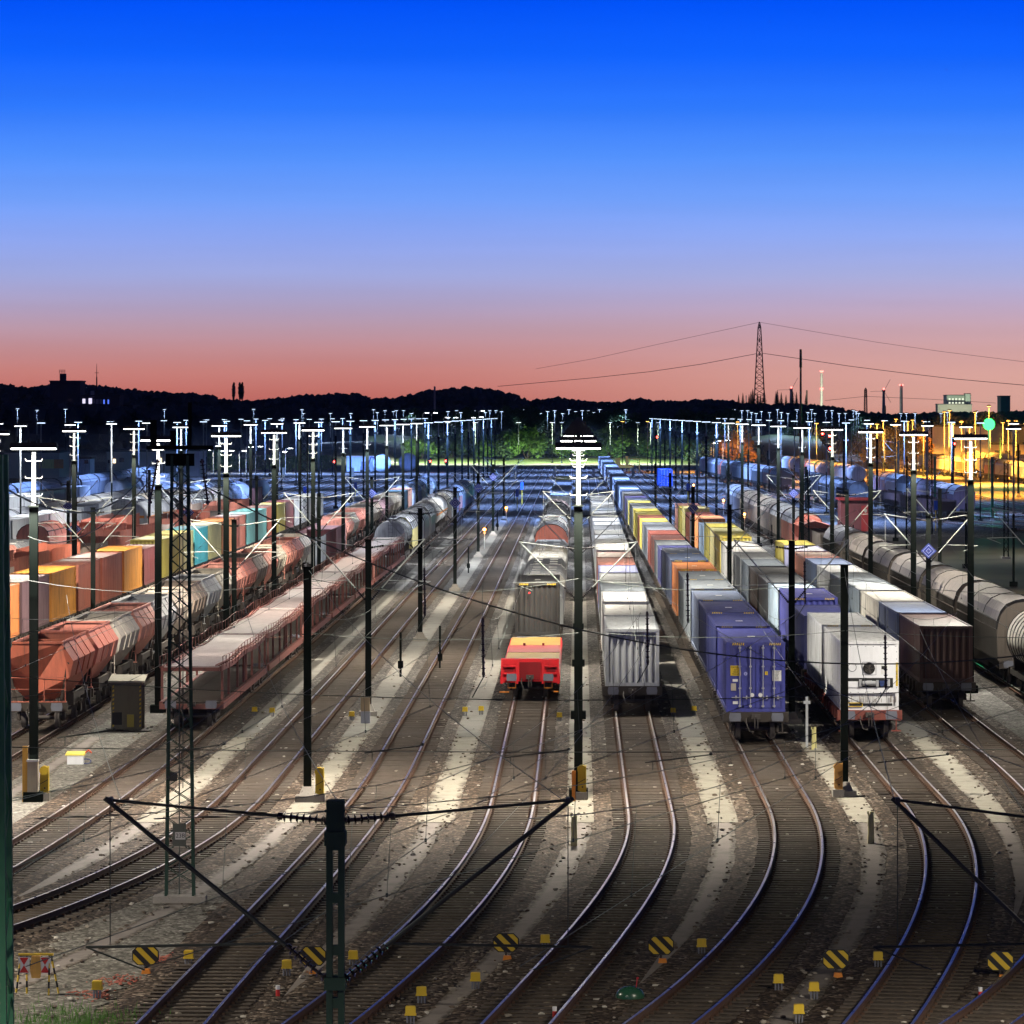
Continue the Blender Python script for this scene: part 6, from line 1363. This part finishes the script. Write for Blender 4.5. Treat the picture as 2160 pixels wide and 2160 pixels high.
building('long blue lit warehouse behind the left lamps', 10, 125, 955, 985, 905, 20, M_bw, [(82,114,969,988,cp('pale yellow')),(114,134,969,988,cp('orange'))])
building('grey blue warehouse with dark windows in the left distance', 225, 330, 953, 985, 925, 20, M_bw, [(228,234,970,977,M_wing),(238,244,968,977,M_winw),(252,262,966,975,M_wing)])
building('pale warehouse with two bright doors behind the lattice mast', 330, 420, 952, 980, 930, 20, M_bw, [(334,341,966,978,M_winw),(386,397,966,980,M_winw)])
building('blue lit container office between the left lamp rows', 165, 190, 968, 985, 880, 8, cp('light blue'), [(178,186,970,978,M_wing)])
# power station and chimneys, Y about 4 km
M_ch = paint('chimney_pale', (.62,.58,.52), .8, .2); M_cg = paint('chimney_grey', (.34,.30,.32), .8, .2); M_red = emit('beacon_red', (1,.12,.1), 8)
def chimney(px, pt, pb, wpx, label, mat, lights=(), Y=3600, taper=.8):
    x, _, zt = atY(px, pt, Y); zb = atY(px, pb+25, Y)[2]; r = thing('chimney', label, 'chimney', (x, Y, zb)); rad = wpx*Y/F/2
    mb = MB(); mb.cyl((0,0,0),(0,0,zt-zb),rad,rad*taper,20); mb.build('shaft', mat, r)
    if lights:
        mb = MB()
        for pl in lights:
            zz = atY(px, pl, Y)[2]-zb
            for s in (-1,1): mb.ico((s*rad*.8,-rad,zz), .75)
        mb.build('beacon', M_red, r)
chimney(1733,780,852,6,'tall pale chimney with two pairs of red beacons', M_ch, (783,820)); chimney(1901,811,866,7.5,'thick grey chimney with red beacons at its top', M_cg, (812,)); chimney(1702,823,850,4.5,'short dark brown chimney left of the pale one', paint('chimney_brown', (.10,.06,.05), .8, .2)); chimney(1574,834,852,2,'thin distant stack left of the pylon', M_cg, (), taper=1); chimney(917,815,915,4,'slender grey tower in front of the round hill', M_cg, (), 1500, 1)
def turbine(px, pt, pb, label):
    Y = 3500; x, _, zt = atY(px, pt, Y); zb = atY(px, pb+12, Y)[2]; r = thing('wind_turbine', label, 'wind turbine', (x, Y, zb)); h = zt-zb; mb = MB(); mb.cyl((0,0,0),(0,0,h),1.6,1.0,12); mb.box(-1.2,-2,h-.8,1.2,4,h+1.2); mb.build('tower', M_cg, r)
    for k in range(3):
        a = .5+k*2.094; mb = MB(); mb.bar((0,-2.4,h),(11*math.sin(a),-2.4,h+11*math.cos(a)),.9,.25); mb.build('blade', M_cg, r)
    mb = MB(); mb.ico((0,-2.2,h+1.8), .9); mb.build('beacon', M_red, r)
turbine(1669,822,850,'wind turbine with a red beacon left of the tall thin mast'); turbine(1864,825,872,'wind turbine with a red beacon left of the thick chimney')
b_, W, Hh = building('pale floodlit power station block on the right skyline', 1997, 2048, 834, 880, 3300, 30, paint('plant_pale', (.55,.62,.52), .7, .2), [(2001+i*7,2005+i*7,838+8*(j%3)+2,842+8*(j%3)+2,emit('plant_light', (.95,1.0,.75), 1.1)) for i in range(5) for j in range(2)] + [(2024,2031,852,862,emit('plant_light2', (.9,1,.8), 2.0))])  # extra lit windows added to brighten the block
building('smaller annex of the floodlit power station', 2036.5, 2047, 831, 850, 3290, 12, paint('plant_pale', ())); building('dark green tinted tower block at the right skyline', 2111, 2131, 836, 880, 3000, 25, paint('tower_teal', (.05,.14,.12), .7, .2)); building('low industrial hall in front of the power station', 1978, 2050, 853, 880, 3280, 20, paint('plant_low', (.35,.32,.27), .7, .2))
building('grey sheet metal hall behind the orange yard', 1965, 2090, 900, 945, 1060, 30, paint('hall_grey', (.45,.47,.50), .6, .2)); building('long pale hall added as a backdrop to glow orange under the sodium lamps', 1885, 2170, 938, 985, 1062, 20, paint('hall_pale', (.62,.55,.42), .8, .3), [(1900+i*22,1911+i*22,950,962,M_wing) for i in range(12)]); building('long pale industrial building at the far right', 2120, 2230, 900, 950, 1080, 40, paint('hall_olive', (.28,.25,.2), .7, .2))  # the long pale hall is added as a surface for the orange light
for px, py, Yp, en in ((2022,868,3240,9e4),(1733,845,3560,1.1e5)):
    l = bpy.data.lights.new('plant_flood', 'POINT'); l.energy = en; l.color = (.9,1,.75); l.shadow_soft_size = 2; lo = bpy.data.objects.new('plant_flood', l); COL.objects.link(lo); lo.location = atY(px, py, Yp)  # unseen floodlights added to brighten the power station and pale chimney
# pylons and their wires
def pylon(px, pt, pb, w0, w1, Y, label, arms=()):
    x, _, zt = atY(px, pt, Y); zb = atY(px, pb+15, Y)[2]; h = zt-zb; k = Y/F; m = paint('pylon_steel', (.045,.03,.028), .7, .2); r = thing('power_pylon', label, 'pylon', (x, Y, zb)); hw = lambda z: (w0+(w1-w0)*min(1, z/(h*.93)))*k/2 if z < h*.93 else w1*k/2*(1-(z/h-.93)/.075)
    for sx in (-1,1):
        for sy in (-1,1): mb = MB(); mb.tube([(sx*hw(z),sy*hw(z),z) for z in (0,h*.5,h*.93,h*.995)], .30, 5); mb.build('leg', m, r)
    mb = MB(); n = 15
    for i in range(n):
        z0, z1 = h*.93*i/n, h*.93*(i+1)/n
        for s in (-1,1): mb.bar((-hw(z0),s*hw(z0),z0),(hw(z1),s*hw(z1),z1),.34,.2); mb.bar((hw(z0),s*hw(z0),z0),(-hw(z1),s*hw(z1),z1),.34,.2)
        for s in (-1,1): mb.bar((-hw(z1),s*hw(z1),z1),(hw(z1),s*hw(z1),z1),.25,.25)
    mb.build('bracing', m, r); mb = MB()
    for a in arms: z = h*a; mb.bar((0,-9,z),(0,9,z),.7,.6); mb.bar((0,-9,z),(0,0,z+2.2),.35,.35); mb.bar((0,9,z),(0,0,z+2.2),.35,.35)
    if arms: mb.build('crossarm', m, r)
    return r
pylon(1602,678,852,24,6,2900,'tall tapering power pylon on the skyline right of centre',(.63,.78,.93)); pylon(1826,818,866,6.5,4.5,3100,'small lattice pylon right of the pale chimney',(.7,.85)); pylon(1867,855,878,4,2,3300,'tiny pylon with wide arms beside the wind turbine')
Y = 2900
def pw_(label, pts, Ys, r=.17): wire(label, [Vector(atY(px, py, yy)) for (px, py), yy in zip(pts, Ys)], r, 'power_line', paint('power_wire', (.06,.035,.035), .7, .1), 4)
pw_('power line falling left from the tall pylon', [(1596,746),(1480,768),(1370,784),(1250,797),(1150,806),(1050,815)], [2900,2930,2960,2990,3020,3050]); pw_('power line falling right from the tall pylon to the edge', [(1608,745),(1690,757),(1790,772),(1900,786),(2010,799),(2200,816)], [2900,2850,2800,2750,2700,2600])
pw_('upper earth wire falling left from the tall pylon', [(1601,680),(1500,702),(1380,728),(1250,757),(1130,778)], [2900,2930,2960,2990,3020], .10); pw_('upper earth wire falling right from the tall pylon', [(1604,680),(1720,700),(1850,722),(1990,742),(2200,768)], [2900,2850,2800,2750,2650], .10)
pw_('thin wire between the small pylons on the right', [(1740,845),(1826,836),(1960,842),(2100,850)], [3100,3100,3150,3200], .12)
r = thing('radio_mast', 'very tall slim dark mast rising above the right hand yard', 'mast', (atY(1689,1016,800)[0], 800, 0)); mb = MB(); mb.cyl((0,0,-.3),(0,0,atY(1689,775,800)[2]),.30,.18,10); mb.build('pole', M_bd, r); mb = MB(); zt = atY(1689,775,800)[2]; mb.cyl((0,0,zt),(0,0,zt+3.4),.26,.22,8); mb.build('antenna', M_bd, r)
r = thing('radio_mast', 'thin aerial mast on the dark hill at the left', 'mast', atY(204,835,1800)); mb = MB(); mb.cyl((0,0,0),(0,0,8),.35,.25,6); mb.cyl((0,0,8),(0,0,13.5),.16,.08,6); mb.box(-.8,-.1,9.6,.9,.1,9.8); mb.build('aerial', M_bd, r)
for px, py in ((513,845),(593,846),(1820,849),(2057,846)):
    pass
# ================================================================ trees and bushes
def leaf_cloud(mb, c, rx, ry, rz, n, size, rng, mi=0):
    for _ in range(n):
        u = rng.random()*6.283; v = math.acos(2*rng.random()-1); q = rng.random()**.4
        p = Vector((c[0]+rx*q*math.sin(v)*math.cos(u), c[1]+ry*q*math.sin(v)*math.sin(u), c[2]+rz*q*math.cos(v)))
        a = Vector((rng.uniform(-1,1),rng.uniform(-1,1),rng.uniform(-.6,.6))).normalized(); b = a.cross(Vector((rng.uniform(-1,1),rng.uniform(-1,1),rng.uniform(-1,1)))).normalized(); s = size*rng.uniform(.6,1.3)
        mb.add([tuple(p-a*s),tuple(p+b*s*.6),tuple(p+a*s),tuple(p-b*s*.6)],[(0,1,2,3)],mi)
M_bush = leafy('bush_green', (.06,.17,.03), (.20,.34,.07), .25); M_dk = leafy('tree_dark', (.02,.05,.018), (.055,.095,.035), .5); M_amber = leafy('tree_sodium_lit', (.40,.20,.02), (.55,.30,.03), .5); M_bark = paint('bark', (.05,.035,.025), .9, .4)  # amber leaves carry the sodium light in their colour
rgB = random.Random(77); BM = []
for v in range(6):
    mb = MB()
    for _ in range(9):
        c = (rgB.uniform(-2.2,2.2), rgB.uniform(-1.5,1.5), rgB.uniform(.8,2.9)); leaf_cloud(mb, c, 1.4, 1.2, 1.1, 130, .26, rgB)
    BM.append((mb.mesh('bush_leaves', [M_bush]), None))
mb = MB()
for k in range(5): a = k*1.25; mb.cyl((0,0,-.1),(1.2*math.cos(a),1.0*math.sin(a),1.8),.07,.03,6)
bst = mb.mesh('bush_stems', [M_bark])
def bush(px, Y, s, lab, group, mat=None, zoff=0):
    x = (px-VX)*Y/F; r = thing('bush', lab, 'bush', (x, Y, G+zoff), rgB.uniform(0,6.28), group); sc = s*rgB.uniform(.85,1.15); r.scale = (sc, sc, sc*rgB.uniform(.8,1.15)); m = rgB.choice(BM)[0]
    o = link('foliage', m, r); link('stems', bst, r)
    if mat: o.material_slots[0].link = 'OBJECT'; o.material_slots[0].material = mat
for i in range(62):
    px = 885 + i*10.4 + rgB.uniform(-4,4)
    bush(px, 1176 + rgB.uniform(0,38),  rgB.uniform(1.2,2.3), '%s bush from the left in the green belt behind the yard' % nth(i), 'bushes of the green belt', M_dk if rgB.random() < .22 else None, 1.1)
for i in range(16): bush(1478 - 16 + i*9, 1150 + rgB.uniform(0,20), rgB.uniform(.9,1.4), '%s dark bush from the left around the autumn tree' % nth(i), 'bushes by the autumn tree', M_dk)
for i, px in enumerate((440,452,466,475,492,520,540,555,575,590,608,618,640,655,670,690)): bush(px, 1010 + rgB.uniform(0,25), rgB.uniform(.8,1.4), '%s lamp lit green bush from the left beyond the tank wagons' % nth(i), 'lamp lit bushes on the left')
def tree_proto(h, rad, n, leafmat, rng, tall=1.0, sz=.4):
    mb = MB(); mb.tube([(0,0,-.3),(.1,0,h*.3),(.0,.1,h*.6),(.1,0,h*.85)],[h*.028,h*.02,h*.012,h*.004],8)
    for k in range(7): a = k*2.4; z = h*(.3+.07*k); mb.tube([(0,0,z),(rad*.6*math.cos(a),rad*.6*math.sin(a),z+h*.14)],[h*.009,h*.003],5)
    tr = mb.mesh('tree_trunk', [M_bark]); mb = MB()
    for k in range(16):
        a = rng.random()*6.28; q = rng.random()**.6*rad*.75; z = h*rng.uniform(.38,.92); q *= 1.05-.5*abs(z/h-.6); leaf_cloud(mb, (q*math.cos(a), q*math.sin(a), z), rad*.42, rad*.42, rad*.36*tall, n//16, sz, rng)
    return [('trunk', tr, (0,0,0), 0, []), ('crown', mb.mesh('tree_crown', [leafmat]), (0,0,0), 0, [])]
def poplar():
    pr = tree_proto(20, 2.2, 64, M_dk, rgB); mb = MB()
    for k in range(22): z = 2+k*.85; leaf_cloud(mb, (rgB.uniform(-.4,.4), rgB.uniform(-.4,.4), z), 1.9*math.sin(.25+2.7*k/22)+.3, 1.9*math.sin(.25+2.7*k/22)+.3, 1.2, 120, .5, rgB)
    return [pr[0], ('crown', mb.mesh('poplar_crown', [M_dk]), (0,0,0), 0, [])]
TRP = [tree_proto(11, 4.2, 2600, M_dk, rgB) for _ in range(4)]; AMBER = tree_proto(9, 4.6, 3200, M_amber, rgB); POP = poplar()
def tree(px, Y, h, lab, group=None, pr_=None, h0=11.0, zb=G):
    x = (px-VX)*Y/F; r = thing('tree', lab, 'tree', (x, Y, zb), rgB.uniform(0,6.28), group); s = h/h0; r.scale = (s,s,s); put(r, pr_ or rgB.choice(TRP))
tree(1555, 1020, 9.2, 'tree lit bright orange by a sodium lamp behind the blue lit wagons', None, AMBER, 9.0)
tree(1940, 1030, 8, 'low amber lit tree at the foot of the pale hall', None, AMBER, 9.0); tree(1862, 1010, 10, 'amber lit tree behind the lamp row at the right', None, AMBER, 9.0); tree(1893, 990, 9, 'second amber lit tree beside the grey hall', None, AMBER, 9.0)
for i in range(46): tree(870 + i*15 + rgB.uniform(-6,6), 1250 + rgB.uniform(0,90), rgB.uniform(9,15.5), '%s dark tree from the left behind the green belt' % nth(i), 'dark trees behind the green belt')
for i in range(22): tree(1640 + i*26 + rgB.uniform(-8,8), 1350 + rgB.uniform(0,200), rgB.uniform(9,14), '%s dark tree from the left behind the right hand yard' % nth(i), 'dark trees behind the right yard')
for i, px in enumerate((493,506,511)): tree(px, 2250, 9.5, '%s tall poplar from the left on the dark ridge' % nth(i), 'poplars on the ridge', POP, 20.0, atY(px, 846, 2250)[2])
def spruce(rng):
    mb = MB(); mb.cyl((0,0,0),(0,0,13),.22,.04,6); tr = mb.mesh('spruce_trunk', [M_bark]); mb = MB()
    for k in range(14):
        z = 1.5+k*.85; rr_ = 2.6*(1-k/15)
        for j in range(9): a = j*.698+k*.3+rng.random()*.3; q = rr_*rng.uniform(.75,1.1); mb.add([(0,0,z+.7),(q*math.cos(a-.3),q*math.sin(a-.3),z-.25),(q*1.1*math.cos(a),q*1.1*math.sin(a),z-.5),(q*math.cos(a+.3),q*math.sin(a+.3),z-.25)],[(0,1,2,3)])
    return [('trunk', tr, (0,0,0), 0, []), ('crown', mb.mesh('spruce_crown', [M_dk]), (0,0,0), 0, [])]
SPR = [spruce(rgB) for _ in range(2)]
for i, px in enumerate((1558,1567,1580,1584,1588,1598,1604,1612,1637,1640,1648,1658,1672,1680,1700)): tree(px, 2300, rgB.uniform(5,9), '%s pointed spruce from the left around the tall pylon' % nth(i), 'spruces by the pylon', SPR[i % 2], 13.0, atY(px, 855, 2300)[2])
# grass tufts in the lower left corner and red weeds
mb = MB(); rg = random.Random(9)
for _ in range(1500):
    cx, cy = rg.choice(((-11.9,95.5),(-11.2,96.5),(-12.1,98),(-10.6,97),(-12.6,95)))
    x = cx + rg.gauss(0,.5); y = cy + rg.gauss(0,.9); h = rg.uniform(.06,.26); a = rg.random()*6.28; mb.add([(x-.012*math.cos(a),y-.012*math.sin(a),-.26),(x+.012*math.cos(a),y+.012*math.sin(a),-.26),(x+rg.uniform(-.07,.07),y+rg.uniform(-.05,.05),-.26+h)],[(0,1,2)])
tag(mb.build('grass', [leafy('weed_green', (.07,.20,.02), (.12,.30,.05), 3)]), 'fresh green grass tufts on the gravel at the lower left', 'grass', kind='stuff')
mb = MB()
for _ in range(420):
    cx, cy = rg.choice(((-11.2,104),(-10.4,108),(-11.6,101.5),(-9.6,104))); mb.ico((cx+rg.gauss(0,.28), cy+rg.gauss(0,.5), -.235), rg.uniform(.015,.05), .4, rg, 0, .5)
tag(mb.build('ground_weeds', [leafy('weed_red', (.30,.07,.05), (.42,.13,.09), 3)]), 'reddish low weeds dotted over the pale gravel at lower left', 'weeds', kind='stuff')

# ---------------------------------------------------------------- night haze over the yard
HZ = True
if HZ:
    mb = MB(); mb.box(-3200, -300, -1.5, 3200, 3950, 84)
    m, nt, out = nodes('haze_air'); pv = N(nt, 'ShaderNodeVolumePrincipled'); pv.inputs['Color'].default_value = (.75,.82,1,1); pv.inputs['Density'].default_value = SIG; pv.inputs['Anisotropy'].default_value = .3
    nt.links.new(pv.outputs[0], out.inputs[1]); o = mb.build('haze', [m]); tag(o, 'thin bluish night haze over the lit yard', 'haze', kind='stuff')
